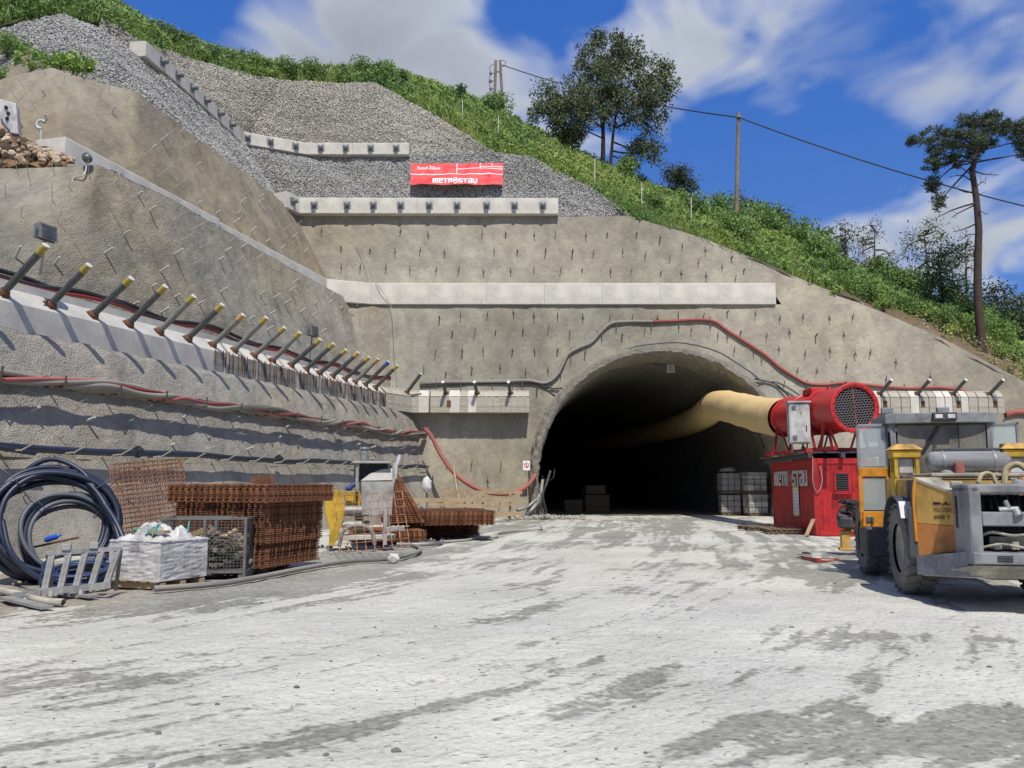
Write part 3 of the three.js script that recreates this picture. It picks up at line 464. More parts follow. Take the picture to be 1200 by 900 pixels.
function boardedBeam(label, p, s0, s1, tubes, seed) { // boarded beam jutting from the portal wall: a core, upright boards, slanting cap boards
  const b = thing('boarded_beam', label, 'beam'), R = rng(seed), cum = pathLen(p);
  part(b, 'beam_core', sweep(p, [[-0.98, 0], [-0.05, 0.0], [-0.05, 0.72], [-0.34, 1.04], [-0.98, 1.04]], s0 + 0.01, s1 - 0.01), M.concGrey);
  let s = s0; while (s < s1 - 0.05) { const w = Math.min(0.3 + R() * 0.2, s1 - s), m = R() < 0.7 ? M.paleBoard : M.conc, d = R() * 0.02; part(b, 'board', sweep(p, [[-0.04, -0.02], [0 + d, -0.02], [d, 0.74], [-0.04, 0.76]], s, s + w), m); part(b, 'cap_board', sweep(p, [[-0.33, 1.05], [-0.03 + d, 0.76], [d, 0.78], [-0.33, 1.1]], s, s + w - 0.01), m); s += w + 0.032; }
  for (const [x, k, tilt, rust, turn] of tubes) { const { p: q, o } = frameAt(p, cum, x); anchorTube(b, v(q.x - o.x * 0.16, q.y + 0.92, q.z - o.z * 0.16), o.clone().add(v(turn ?? 0, 0, 0)), tilt, null, true, k); if (rust) part(b, 'rust_stain_plate', bx(0.2, 0.3, 0.012, q.x + 0.16, q.y + 0.42, q.z + 0.03), M.orangeRust); }
  return b;
}
{
  const sC = sAt(B0, 453), sD = sAt(B0, 503), sE = sD + 0.06, cum = pathLen(B0);
  boardedBeam('pale boarded beam bent round the inside corner, with one tube', B0, sC, sD, [[sAt(B0, 479), 0.8, 0.85, false, 0.35]], 83);
  boardedBeam('boarded concrete beam with three short tubes on the wall left of the arch', B0, sE, cum[8], [sAt(B0, 522), sAt(B0, 559), sAt(B0, 598)].map((q, i) => [q, 0.62, 0.55, i === 0, -0.12]), 81);
}
boardedBeam('pale boarded beam with rusty tubes on the wall above the mining vehicle', [v(17.6, 5.1, -41.6), v(24.1, 5.1, -41.6)], 0, 6.5, [[0.5, 0.7, 0.62, true, 0.3], [2.35, 0.7, 0.62, true, 0.3], [4.1, 0.7, 0.62, true, 0.3], [5.9, 0.7, 0.62, true, 0.3]], 82);
console.log('beams');

// ================================================================== TUNNEL
{
  const t = thing('tunnel', 'dark horseshoe tunnel tube with a rough grey concrete lip', 'tunnel');
  const a0 = -Math.asin(ARC.y / ARC.r) - 0.02, ang = (u) => Math.PI - a0 + (2 * a0 - Math.PI) * u;
  const prof = [[0.62, -43.2], [0.52, -42.6], [0.44, -41.95], [0.40, -41.62], [0.30, -41.50], [0.12, -41.47], [0.02, -41.56], [0.0, -41.9], [0.0, -43.4], [0.0, -45]], k = prof.length - 1;
  part(t, 'portal_lip', gridGeo(320, 45, (u, w) => { const a = ang(u), i = Math.min(k - 1, Math.floor(w * k)), f = w * k - i, dr = lerp(prof[i][0], prof[i + 1][0], f), z = lerp(prof[i][1], prof[i + 1][1], f), r = ARC.r + dr, x = ARC.x + Math.cos(a) * r, y = ARC.y + Math.sin(a) * r, n = fbm3(x * 5, y * 5, z * 5, 4) * 0.13 * (z > -42.8 ? 1 : 0.4); return [x + Math.cos(a) * n, Math.max(-0.1, y + Math.sin(a) * n), z + n * (w < 0.7 ? 0.7 : 0), (1 - u) * 25, w * 4]; }), std([0.41, 0.385, 0.32], { map: SHOT.map, bumpMap: SHOT.bump, bumpScale: 0.11, roughness: 0.95 }));
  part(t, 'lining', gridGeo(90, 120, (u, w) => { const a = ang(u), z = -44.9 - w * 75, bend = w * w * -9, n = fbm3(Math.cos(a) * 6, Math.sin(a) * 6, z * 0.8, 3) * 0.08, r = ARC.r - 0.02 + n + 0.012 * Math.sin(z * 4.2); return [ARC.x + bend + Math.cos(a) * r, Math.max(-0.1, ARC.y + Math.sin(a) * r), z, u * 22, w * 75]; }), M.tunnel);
  part(t, 'darkened_floor', gridGeo(40, 120, (u, w) => { const z = -45.5 - w * 74, x = ARC.x + (u - 0.5) * 11.9 - ((-z - 44.9) / 75) ** 2 * 9; return [x, 0.01 + fbm3(x * 0.8, 0, z * 0.8, 3) * 0.05, z, x, z]; }), std([0.20, 0.19, 0.165], { map: SHOT.map, bumpMap: SHOT.bump, bumpScale: 0.05, roughness: 0.8 }));  // floor toned darker than the yard, putting tunnel shade into its colour
  part(t, 'heading_face', gridGeo(20, 20, (u, w) => { const x = lerp(-7.5, 7.5, u), y = lerp(-0.2, 8.6, w); return [ARC.x - 9 + x, y, -119.5 + fbm3(x, y, 3, 3) * 0.5]; }), M.stone);
}

// ================================================================== GRAVEL SLOPES, HILL
const G1A = pts([-60, 108, 31.4], [20, 88, 29.8], [60, 79, 29.4], [160, 107, 31.1], [233, 162, 35.4], [290, 203, 39.7], [343, 247, 45.0], [500, 240, 45.35], [620, 240, 45.35], [655, 240, 45.3], [688, 244, 45.2], [715, 247, 45.1], [738, 252, 45.0]);
const G1B = pts([-60, 60, 34], [28, 26, 33.4], [75, 18, 34.0], [118, 36, 33.9], [170, 72, 36.5], [225, 118, 40.5], [285, 166, 46.2], [360, 184, 47.9], [480, 181, 47.9], [577, 179, 47.9], [620, 184, 47.3], [690, 218, 46.2], [737, 250, 45.05]);
const G2A = pts([118, 30, 34.4], [170, 61, 37.1], [225, 106, 41.1], [285, 153, 46.8], [360, 174, 48.4], [480, 168, 48.4], [540, 178, 48.2], [578, 180, 48.0]);
const G2B = pts([117, 23, 34.9], [172, 52, 38.6], [235, 73, 44.6], [330, 95, 50.6], [395, 97, 52], [440, 98, 52], [510, 136, 50.2], [579, 178, 48.1]);
const ROCK = (() => { const g = new THREE.IcosahedronGeometry(1, 0), R = rng(9); const q = mergeVertices((() => { g.deleteAttribute('normal'); g.deleteAttribute('uv'); return g; })()); const p = q.attributes.position; for (let i = 0; i < p.count; i++) p.setXYZ(i, p.getX(i) * (0.7 + R() * 0.5), p.getY(i) * (0.5 + R() * 0.45), p.getZ(i) * (0.7 + R() * 0.5)); const n = q.toNonIndexed(); n.computeVertexNormals(); return n; })();
const up = v(0, 1, 0);
function scatter(name, geo, mat, count, place, colour, label, cat, kind = 'stuff') {
  const im = new THREE.InstancedMesh(geo, mat, count), m = new THREE.Matrix4(), q = new THREE.Quaternion(), e = new THREE.Euler(), s = new V3(), c = new THREE.Color(); let n = 0;
  for (let i = 0; i < count; i++) { const r = place(i); if (!r) continue; e.set(r.rx ?? 0, r.ry ?? 0, r.rz ?? 0); q.setFromEuler(e); s.set(r.sx ?? r.s, r.sy ?? r.s, r.sz ?? r.s); m.compose(r.p, q, s); im.setMatrixAt(n, m); if (colour) { const k = colour(r, i); c.setRGB(k[0], k[1], k[2]); im.setColorAt(n, c); } n++; }
  im.count = n; im.name = numbered(name); im.castShadow = im.receiveShadow = true; tag(im, label, cat, null, kind); scene.add(im); return im;
}
function rockSlope(A, B, density, size, seed, base, tone, label, name) {
  A = A.map((p) => v(p.x, p.y - 0.75, p.z - 0.05)); const R = rng(seed), L = patchLength(A, B); const g = thing(name, label, 'slope');
  part(g, 'rock_fill', patch(A, B, { cell: 0.5, amp: 0.12, freq: 0.5 }), std(base, { map: SHOT.map, bumpMap: SHOT.bump, bumpScale: 0.08, roughness: 1 }));
  const im = scatter('loose_stones', ROCK, std([1, 1, 1], { roughness: 0.95 }), Math.round(L * 8 * density), () => {
    const q = onPatch(A, B, R(), R()); if (R() > q.h / 8) return null; const d = fbm3(q.p.x * 0.5, q.p.y * 0.5, q.p.z * 0.5, 4) * 0.24;
    return { p: q.p.addScaledVector(q.n, d + 0.01 + R() * 0.05), rx: R() * 6.3, ry: R() * 6.3, rz: R() * 6.3, s: size * (0.55 + R() * R() * 0.9), w: R() };
  }, (r) => { const t = fbm3(r.p.x * 0.3, r.p.y * 0.3, r.p.z * 0.3, 3), k = 0.72 + r.w * 0.56 + t * 0.2; return [tone[0] * k, tone[1] * k, tone[2] * k]; });
  scene.remove(im); im.name = 'loose_stones'; im.userData = { kind: 'stuff' }; g.add(im);
  // horizontal wires of the retaining mesh
  for (const t of [0.25, 0.5, 0.75]) { const w = []; for (let i = 0; i <= 40; i++) { const q = onPatch(A, B, i / 40, t + 0.04 * Math.sin(i * 1.3 + seed)); w.push(q.p.addScaledVector(q.n, 0.16 + fbm3(q.p.x * 0.5, q.p.y * 0.5, q.p.z * 0.5, 4) * 0.2)); } part(g, 'mesh_wire', tube(w, 0.012, 4, 0.8), M.galvDark); }
}
rockSlope(G1A, G1B, 290, 0.046, 51, [0.19, 0.188, 0.175], [0.40, 0.395, 0.37], 'grey gravel slope held by wire mesh, with the red banner on it', 'gravel_slope');
rockSlope(G2A, G2B, 290, 0.046, 52, [0.25, 0.236, 0.2], [0.47, 0.445, 0.38], 'pale beige gravel slope below the shrubs at the very top', 'gravel_slope');
console.log('slopes');

const H0 = pts([-260, 60, 38], [-120, 40, 36], [-20, 27, 35], [60, 14, 35], [118, 22.5, 34.9], [172, 51.5, 38.7], [235, 72.5, 44.7], [330, 94.5, 50.7], [395, 96, 52.1], [440, 97, 52.1], [510, 135, 50.3], [545, 155, 49.4], [579, 177, 48.2], [620, 183, 47.4], [690, 217, 46.3], [737, 249.5, 45.1], [830, 280, 44.85], [900, 310, 44.5], [1012, 355, 43.6], [1100, 393, 43.1], [1200, 447, 42.8], [1300, 498, 42.4], [1450, 572, 42.2]).map((p, i) => v(p.x, p.y - (i > 11 ? 0.3 : 0.15), p.z + (i > 11 ? 0.12 : 0)));
const H2 = pts([-260, -60, 50], [-120, -40, 48], [0, -30, 48], [60, -10, 46], [118, 12, 44], [175, 47, 49], [240, 68, 54], [335, 91, 60], [400, 92, 62], [455, 90, 64], [530, 114, 66], [570, 130, 66], [620, 157, 66], [660, 178, 65], [715, 205, 64], [790, 238, 62], [880, 270, 60], [950, 298, 58], [1040, 342, 56], [1110, 374, 54], [1200, 412, 54], [1300, 450, 54], [1450, 520, 54]);
const H1 = H0.map((p, i) => new V3().lerpVectors(p, H2[i], 0.5).add(v(0, 0.35, 0)));
const H3 = H2.map((p) => v(p.x * 1.25, p.y - 7, p.z - 32)), H4 = H3.map((p) => v(p.x * 1.6, -2, p.z - 60));
const soilTint = (x, y, z) => { const k = fbm3(x * 0.4, y * 0.4, z * 0.4, 4), bare = sstep(x, 15.5, 20) * sstep(z, -48.5, -45.5) + sstep(fbm3(x * 0.3 + 4, y * 0.3, z * 0.3, 3), 0.28, 0.5) * 0.5; return [lerp(0.10 + k * 0.05, 0.27 + k * 0.1, clamp(bare, 0, 1)), lerp(0.11 + k * 0.05, 0.185 + k * 0.07, clamp(bare, 0, 1)), lerp(0.045 + k * 0.02, 0.11 + k * 0.04, clamp(bare, 0, 1))]; };
{
  const ho = { cell: 0.7, amp: 0.22, freq: 0.45, tint: soilTint };
  structure('hill', mergeGeometries([patch(H0, H1, ho), patch(H1, H2, ho), patch(H2, H3, { ...ho, cell: 3 }), patch(H3, H4, { ...ho, cell: 6 })]), std([1, 1, 1], { vertexColors: true, bumpMap: SHOT.bump, bumpScale: 0.15, roughness: 1 }));
  // narrow terrace of earth and grass at the left, over the top of the upper side wall
  structure('terrace', mergeGeometries([patch(pts([-260, 152, 34.2], [-70, 113, 31.6], [0, 96, 30.1], [30, 87, 29.6], [60, 81, 29.3]), pts([-260, 110, 36], [-60, 62, 34], [5, 55, 33.6], [26, 52, 32.4], [66, 76, 29.9]), { cell: 0.4, amp: 0.12, freq: 0.8, tint: (x, y, z) => { const k = fbm3(x * 0.6, y * 0.6, z * 0.6, 3); return [0.36 + k * 0.2, 0.31 + k * 0.15, 0.22 + k * 0.1]; } })]), std([1, 1, 1], { vertexColors: true, bumpMap: SHOT.bump, bumpScale: 0.1, roughness: 1 }));
  // orange earth spilled on the berm at the far left
  const eA = pts([-230, 203, 23.6], [-60, 197, 24.05], [0, 196, 24.15], [40, 194, 24.3], [84, 194, 24.4]), eB = pts([-230, 120, 26], [-60, 128, 25.4], [0, 149, 25.3], [38, 166, 25.2], [88, 191, 24.9]);
  structure('earth_bank', patch(eA, eB, { cell: 0.14, amp: 0.2, freq: 1.7, tint: (x, y, z) => { const k = fbm3(x * 1.2, y * 1.2, z * 1.2, 4), d = sstep(fbm3(x * 0.9 + 3, y * 2, z, 3), 0.0, 0.25); return [lerp(0.36, 0.10, d) + k * 0.15, lerp(0.21, 0.075, d) + k * 0.09, lerp(0.11, 0.05, d) + k * 0.05]; } }), std([1, 1, 1], { vertexColors: true, bumpMap: SHOT.bump, bumpScale: 0.12, roughness: 1 }));
  const R = rng(61); scatter('rubble', ROCK, std([1, 1, 1], { roughness: 0.95 }), 260, () => { const q = onPatch(eA, eB, R(), R() * 0.9); return { p: q.p.addScaledVector(q.n, 0.1), rx: R() * 6, ry: R() * 6, rz: R() * 6, s: 0.05 + R() * R() * 0.16, w: R() }; }, (r) => [0.3 + r.w * 0.2, 0.22 + r.w * 0.18, 0.14 + r.w * 0.14], 'loose stones and lumps in the orange earth at the berm', 'rubble');
  const R2 = rng(62), sa = pts([900, 309, 44.4], [1012, 354, 43.5], [1100, 392, 43.0], [1200, 446, 42.7]), sb = pts([905, 305, 45], [1020, 345, 45], [1110, 380, 45], [1205, 420, 45]);
  scatter('slope_rubble', ROCK, std([1, 1, 1], { roughness: 0.95 }), 150, () => { const q = onPatch(sa, sb, 0.55 + 0.45 * R2(), R2()); return { p: q.p.addScaledVector(q.n, 0.05), rx: R2() * 6, ry: R2() * 6, rz: R2() * 6, s: 0.03 + R2() * R2() * 0.09, w: R2() }; }, (r) => [0.2 + r.w * 0.14, 0.15 + r.w * 0.12, 0.10 + r.w * 0.09], 'small stones scattered on bare earth along the wall top', 'rubble');
}
// hill surface point: s along, t from the wall edge (0) to the crest (1)
const segOn = (A, B, px, t) => { let lo = 0, hi = 1; for (let k = 0; k < 24; k++) { const m = (lo + hi) / 2; if (pxOf(onPatch(A, B, m, t).p)[0] < px) lo = m; else hi = m; } return onPatch(A, B, lo, t); };
const hillAt = (px, t) => { const q = t < 0.5 ? segOn(H0, H1, px, t * 2) : t <= 1 ? segOn(H1, H2, px, t * 2 - 1) : segOn(H2, H3, px, t - 1); return q.p; };

// ================================================================== VEGETATION
const leafMat = (r, g, b, o = {}) => new THREE.MeshPhysicalMaterial({ color: RGB(r, g, b), roughness: 0.75, vertexColors: true, transmission: 0.25, thickness: 0, ...o });
const LEAF = { a: leafMat(1, 1, 1), bright: leafMat(1.2, 1.3, 1.2), bark: std([0.05, 0.041, 0.034], { map: GRAIN, roughness: 0.95 }), pineBark: std([0.075, 0.052, 0.04], { map: GRAIN, roughness: 0.95 }), grey: std([0.13, 0.12, 0.105], { map: GRAIN, roughness: 0.95 }) };
class Leaves {
  constructor() { this.p = []; this.c = []; }
  blade(a, b, w, col, R) { const d = b.clone().sub(a), s = v(R() - 0.5, (R() - 0.5) * 0.4, R() - 0.5).cross(d).normalize().multiplyScalar(w / 2), m = a.clone().lerp(b, 0.45); this.tri(a, m.clone().add(s), b, col); this.tri(a, b, m.clone().sub(s), col); }
  tri(a, b, c, col) { for (const q of [a, b, c]) { this.p.push(q.x, q.y, q.z); this.c.push(col[0], col[1], col[2]); } }
  leaf(p, size, col, R) { const d = v(R() - 0.5, R() - 0.55, R() - 0.5).normalize().multiplyScalar(size); this.blade(p, p.clone().add(d), size * 0.55, col, R); }
  geo() { const g = new THREE.BufferGeometry(); g.setAttribute('position', new THREE.BufferAttribute(new Float32Array(this.p), 3)); g.setAttribute('color', new THREE.BufferAttribute(new Float32Array(this.c), 3)); g.computeVertexNormals(); return g; }
}
const vary = (c, R, k = 0.5) => { const f = 1 - k / 2 + R() * k, y = R() * 0.3 * c[1]; return [c[0] * f + y * 0.5, c[1] * f + y * 0.3, c[2] * f]; };
// grass: one tuft with many thin blades, placed by the thousand
{
  const tuft = (seed, n, h, w, cols) => { const R = rng(seed), L = new Leaves(); for (let i = 0; i < n; i++) { const a = v((R() - 0.5) * 0.5, -0.05, (R() - 0.5) * 0.5), hh = h * (0.5 + R() * 0.8), m = a.clone().add(v((R() - 0.5) * 0.25, hh * 0.6, (R() - 0.5) * 0.25)), b = m.clone().add(v((R() - 0.5) * 0.5, hh * 0.35, (R() - 0.5) * 0.5)), c = vary(cols, R, 0.6); L.blade(a, m, w, c, R); L.blade(m, b, w, c, R); } return L.geo(); };
  const weed = (seed, n, h, cols) => { const R = rng(seed), L = new Leaves(); for (let s = 0; s < n; s++) { const a = v((R() - 0.5) * 0.4, 0, (R() - 0.5) * 0.4), b = a.clone().add(v((R() - 0.5) * 0.4, h * (0.7 + R() * 0.5), (R() - 0.5) * 0.4)); L.blade(a, b, 0.03, vary(cols, R), R); for (let k = 0; k < 14; k++) L.leaf(a.clone().lerp(b, 0.25 + 0.75 * R()).add(v((R() - 0.5) * 0.2, 0, (R() - 0.5) * 0.2)), 0.12 + R() * 0.12, vary(cols, R, 0.7), R); } return L.geo(); };
  const R = rng(71), kinds = [tuft(1, 16, 0.55, 0.03, [0.21, 0.33, 0.06]), tuft(2, 14, 0.8, 0.028, [0.26, 0.36, 0.10]), weed(3, 4, 0.7, [0.145, 0.27, 0.05]), weed(4, 3, 1.0, [0.18, 0.30, 0.065])];
  const counts = [17000, 9000, 13000, 7000];
  kinds.forEach((g, k) => scatter('hill_grass', g, LEAF.a, counts[k], () => {
    const s = R(), t = Math.pow(R(), 0.9) * 1.06, q = t < 0.5 ? onPatch(H0, H1, s, t * 2) : onPatch(H1, H2, s, Math.min(1.0, t * 2 - 1)); const bare = sstep(q.p.x, 15.5, 20) * sstep(q.p.z, -48.5, -45.5); if (bare > 0.4 ? R() < 0.985 : R() < bare * 0.93 + sstep(fbm3(q.p.x * 0.3 + 4, q.p.y * 0.3, q.p.z * 0.3, 3), 0.3, 0.5) * 0.6) return null;
    if (k > 1 && fbm3(q.p.x * 0.35, q.p.y * 0.35, q.p.z * 0.35 + k * 5, 3) < -0.05) return null;
    return { p: q.p.add(v(0, -0.05, 0)), ry: R() * 6.3, rx: (R() - 0.5) * 0.3, s: 0.6 + R() * 0.7, w: R() };
  }, (r) => { const t = fbm3(r.p.x * 0.25, r.p.y * 0.25, r.p.z * 0.25, 3), k = 0.75 + r.w * 0.45 + t * 0.5; return [k * (0.98 + t * 0.5), k, k * 0.9]; }, ['short bright green grass tufts covering the hillside', 'tall pale grass tufts covering the hillside', 'low leafy weeds covering the hillside', 'tall leafy weeds covering the hillside'][k], 'grass'));
  const tA = pts([-70, 113, 31.6], [0, 96, 30.1], [30, 87, 29.6], [66, 81, 29.3]), tB = pts([-60, 62, 34], [5, 55, 33.6], [26, 52, 32.4], [66, 77, 29.9]);
  scatter('terrace_weeds', kinds[2], LEAF.a, 70, () => { const q = onPatch(tA, tB, R(), R()); return { p: q.p, ry: R() * 6.3, s: 0.3 + R() * 0.4, w: R() }; }, (r) => { const k = 0.8 + r.w * 0.5; return [k, k, k]; }, 'green weeds on the small terrace left of the gravel', 'grass');
  const cA = pts([60, 80, 29.25], [150, 105, 30.7], [165, 112, 31.1]), cB = pts([70, 74, 30.1], [150, 98, 31.1], [165, 106, 31.5]);
  scatter('crest_weeds', kinds[2], LEAF.a, 70, () => { const s = R(), q = onPatch(cA, cB, s, R()); if (fbm3(q.p.x * 0.8, 0, q.p.z, 2) < -0.1) return null; return { p: q.p, ry: R() * 6.3, s: 0.5 + R() * 0.5, w: R() }; }, (r) => { const k = 0.9 + r.w * 0.6; return [k * 1.1, k, k * 0.8]; }, 'sparse weeds along the upper edge of the brown side wall', 'grass');
}
console.log('grass');
// shrubs: leafy clumps in a few makes, cloned
function shrubGeo(seed, w, h, n, size, col, upright) {
  const R = rng(seed), L = new Leaves(), stems = [], lobes = []; const k = 7 + Math.floor(R() * 4);
  for (let i = 0; i < k; i++) { const a = R() * 6.3, r = R() * w * 0.42, top = v(Math.cos(a) * r, h * (0.55 + R() * 0.45) * (upright ? 1 - r / w : 1), Math.sin(a) * r); lobes.push({ c: top, r: (upright ? 0.16 : 0.24) * w * (0.7 + R() * 0.6) }); stems.push(cyl(v((R() - 0.5) * 0.1, -0.1, (R() - 0.5) * 0.1), top.clone().multiplyScalar(0.9), 0.025, 0.008, 5)); }
  for (let i = 0; i < n; i++) { const l = lobes[Math.floor(R() * k)], d = v(R() - 0.5, R() - 0.5, R() - 0.5).normalize().multiplyScalar(l.r * (0.45 + 0.65 * Math.sqrt(R()))), t = R(), p = upright || t < 0.4 ? l.c.clone().multiplyScalar(upright ? 0.1 + 0.95 * R() : 0.35 + 0.6 * R()).add(d) : l.c.clone().add(d.multiply(v(1.1, 0.8, 1.1))); if (p.y < 0) p.y = R() * 0.2; L.leaf(p, size * (0.6 + R() * 0.7), vary(col, R, 0.8), R); }
  return { leaves: L.geo(), stems: merge(stems) };
}
const SHRUBS = [shrubGeo(1, 1.6, 1.3, 1300, 0.15, [0.095, 0.165, 0.036], false), shrubGeo(2, 2.2, 1.7, 1800, 0.16, [0.12, 0.205, 0.045], false), shrubGeo(3, 1.1, 1.8, 1200, 0.16, [0.085, 0.145, 0.045], true), shrubGeo(4, 1.4, 1.0, 1000, 0.14, [0.165, 0.235, 0.045], false), shrubGeo(5, 1.0, 1.5, 1000, 0.17, [0.115, 0.17, 0.055], true)];
const shrubLabel = ['rounded dark green shrub', 'broad mid green shrub', 'upright dark green shrub', 'low yellowish green shrub', 'slim upright green shrub'];
function shrub(kind, p, s, where, group) { const g = thing('shrub', shrubLabel[kind] + ' ' + where, 'shrub', p, (p.x * 7.3) % 6.28, group); g.scale.setScalar(s); part(g, 'foliage', SHRUBS[kind].leaves, LEAF.bright); part(g, 'stem', SHRUBS[kind].stems, LEAF.bark); return g; }
{
  const R = rng(91);
  // row along the crest above the pale gravel
  for (const [px, k, s, t] of [[138, 3, 0.8, 0.05], [152, 2, 0.75, 0.08], [168, 3, 0.9, 0.1], [186, 2, 0.95, 0.1], [197, 2, 0.95, 0.1], [212, 2, 0.9, 0.12], [224, 0, 0.8, 0.1], [240, 4, 0.9, 0.1], [252, 2, 0.8, 0.08], [266, 2, 0.75, 0.1], [281, 4, 0.95, 0.08], [297, 0, 0.8, 0.1], [312, 2, 0.8, 0.08], [330, 0, 1.0, 0.08], [343, 2, 0.85, 0.06], [361, 0, 0.9, 0.06], [377, 4, 0.9, 0.05], [400, 4, 0.9, 0.05], [424, 0, 1.0, 0.1], [440, 2, 1.0, 0.1], [455, 1, 0.9, 0.12], [470, 2, 1.0, 0.2]]) shrub(k, hillAt(px, t), s * 1.05, 'in the row along the top of the pale gravel slope', 'shrubs along the gravel crest');
  for (const [px, k, s, t] of [[20, 1, 0.9, 0.1], [70, 0, 1, 0.3], [100, 0, 0.8, 0.4]]) shrub(k, hillAt(px, t), s, 'on the grass above the dark gravel corner', 'shrubs above the dark gravel corner');
  shrub(1, P(8, 66, 31.6), 0.5, 'on the small terrace beside the dark gravel', 'shrubs on the terrace');
  const spots = []; for (let i = 0; i < 46; i++) { const px = 490 + 700 * Math.pow(R(), 0.85), t = 0.12 + 0.88 * R(); if (px > 1050 && t < 0.45) continue; spots.push([px, t]); }
  for (const [px, t] of spots) shrub([0, 1, 3, 1, 0, 2][Math.floor(R() * 6)], hillAt(px, t), 0.6 + R() * 0.65, 'on the grassy hillside beside the walls', 'shrubs dotted over the hillside');
  for (let i = 0; i < 34; i++) { const px = 870 + i * 11 + R() * 8, t = 0.75 + R() * 0.4; shrub([0, 1, 1, 3][i % 4], hillAt(Math.min(px, 1230), t), 0.75 + R() * 0.6, 'in the thicket along the hill crest', 'thicket along the hill crest'); }
  for (let i = 0; i < 9; i++) shrub([0, 3][i % 2], hillAt(1020 + i * 22, 0.25 + R() * 0.3), 0.5 + R() * 0.4, 'on the bare earth below the tall pine', 'shrubs on the bare earth');
}
console.log('shrubs');
// trees: tapered limbs grown by recursion; leaves at the twigs
function limb(list, a, b, r1, r2, R, bendK = 0.08) { const m = a.clone().lerp(b, 0.5).add(v((R() - 0.5), (R() - 0.3), (R() - 0.5)).multiplyScalar(a.distanceTo(b) * bendK * 2)); const n = 4, c = new THREE.CatmullRomCurve3([a, m, b]); let q = a; for (let i = 1; i <= n; i++) { const w = c.getPoint(i / n); list.push(cyl(q, w, lerp(r1, r2, (i - 1) / n), lerp(r1, r2, i / n), r1 > 0.06 ? 7 : 4, true)); q = w; } return c; }
function tree(name, label, base, { h, seed, trunk, lobes, leaf, perLobe, col, r0 = 0.16, bark = LEAF.bark, droop = 0, group }) {
  const R = rng(seed), g = thing(name, label, 'tree', base, 0, group), wood = [], twigs = [], L = new Leaves();
  const tc = []; for (const [a, b, ra, rb] of trunk) tc.push(limb(wood, v(...a), v(...b), ra, rb, R, 0.03));
  for (const [x, y, z, rx, ry, n] of lobes) {
    const c = v(x, y, z); let best = null, bd = 1e9; for (const t of tc) for (let k = 0.25; k <= 1; k += 0.05) { const q = t.getPoint(k), d = q.distanceTo(c) + (q.y > c.y ? (q.y - c.y) * 0.15 : 0.3); if (d < bd) { bd = d; best = q; } }
    limb(twigs, best, c, 0.075, 0.03, R, 0.1);
    for (let i = 0; i < n; i++) {
      const d = v((R() - 0.5) * 2, (R() - 0.5) * 2, (R() - 0.5) * 2); if (d.length() > 1) d.normalize(); const e = c.clone().add(v(d.x * rx, d.y * ry - droop * R() * ry, d.z * rx)); if (i % 2 === 0) limb(twigs, c.clone().lerp(e, 0.1), e, 0.022, 0.008, R, 0.12);
      for (let k = 0; k < perLobe; k++) { const p = e.clone().add(v((R() - 0.5) * 0.75, (R() - 0.5) * 0.7 - droop * R() * 0.7, (R() - 0.5) * 0.75)); L.leaf(p, leaf * (0.6 + 0.8 * R()), vary(col, R, 0.8), R); }
    }
  }
  part(g, 'trunk', merge(wood), bark); part(g, 'limbs', merge(twigs), bark); part(g, 'crown', L.geo(), LEAF.a); return g;
}
{ // big broadleaf tree on the crest: base near pixel (704,183)
  const b = hillAt(706, 0.8); b.y -= 0.2; const k = -b.z / 1000, f = (px, py, dz = 0) => { const q = P(px, py, -b.z + dz); return [q.x - b.x, q.y - b.y, -dz]; };
  const lob = [[695, 62, 0, 22, 20], [690, 90, 1, 22, 20], [675, 105, -1.2, 20, 20], [668, 130, 0.8, 20, 18], [712, 85, -1, 20, 20], [735, 60, 0.6, 20, 20], [725, 50, -0.8, 16, 14], [700, 45, 0.2, 11, 10], [750, 75, 1, 20, 20], [742, 100, -0.5, 22, 20], [765, 95, -1.3, 20, 20], [783, 100, 0, 12, 16], [770, 120, 1.2, 18, 14], [760, 150, 0, 16, 22], [765, 175, -0.5, 11, 12], [716, 115, 1.4, 24, 16], [690, 130, -1.4, 20, 14], [638, 108, 0.3, 14, 22], [632, 128, -0.6, 10, 16], [655, 148, 0.6, 16, 14], [745, 175, 0.5, 12, 16], [735, 192, 0, 14, 8], [680, 150, 1.2, 14, 10], [780, 78, -0.8, 9, 10], [650, 120, 0, 8, 14], [705, 110, 0, 26, 22], [730, 125, -1, 24, 18], [680, 118, 0.5, 22, 18], [715, 70, 1, 22, 18], [750, 120, 0.5, 20, 16], [655, 128, -1, 16, 16]];
  tree('broadleaf_tree', 'large dark leafy tree with open crown on the grassy crest', b, { seed: 5, leaf: 0.19, perLobe: 33, col: [0.085, 0.115, 0.032], droop: 0.35, trunk: [[[0, -0.4, 0], f(706, 120), 0.2, 0.11], [f(706, 150), f(695, 60, 0.4), 0.13, 0.04], [f(707, 145), f(740, 65, -0.4), 0.12, 0.03], [[0.5, -0.3, 0.2], f(726, 110, 0.3), 0.14, 0.06], [f(722, 150, 0.2), f(765, 125, 0), 0.1, 0.03], [f(706, 150), f(665, 120, 0.3), 0.09, 0.03], [f(706, 162), f(650, 140, -0.3), 0.06, 0.02], [f(724, 130, 0.3), f(765, 85, -0.6), 0.07, 0.02]], lobes: lob.map(([px, py, dz, rx, ry]) => [...f(px, py, dz), rx * k, ry * k, Math.round(13 + rx * ry / 20)]) });
}
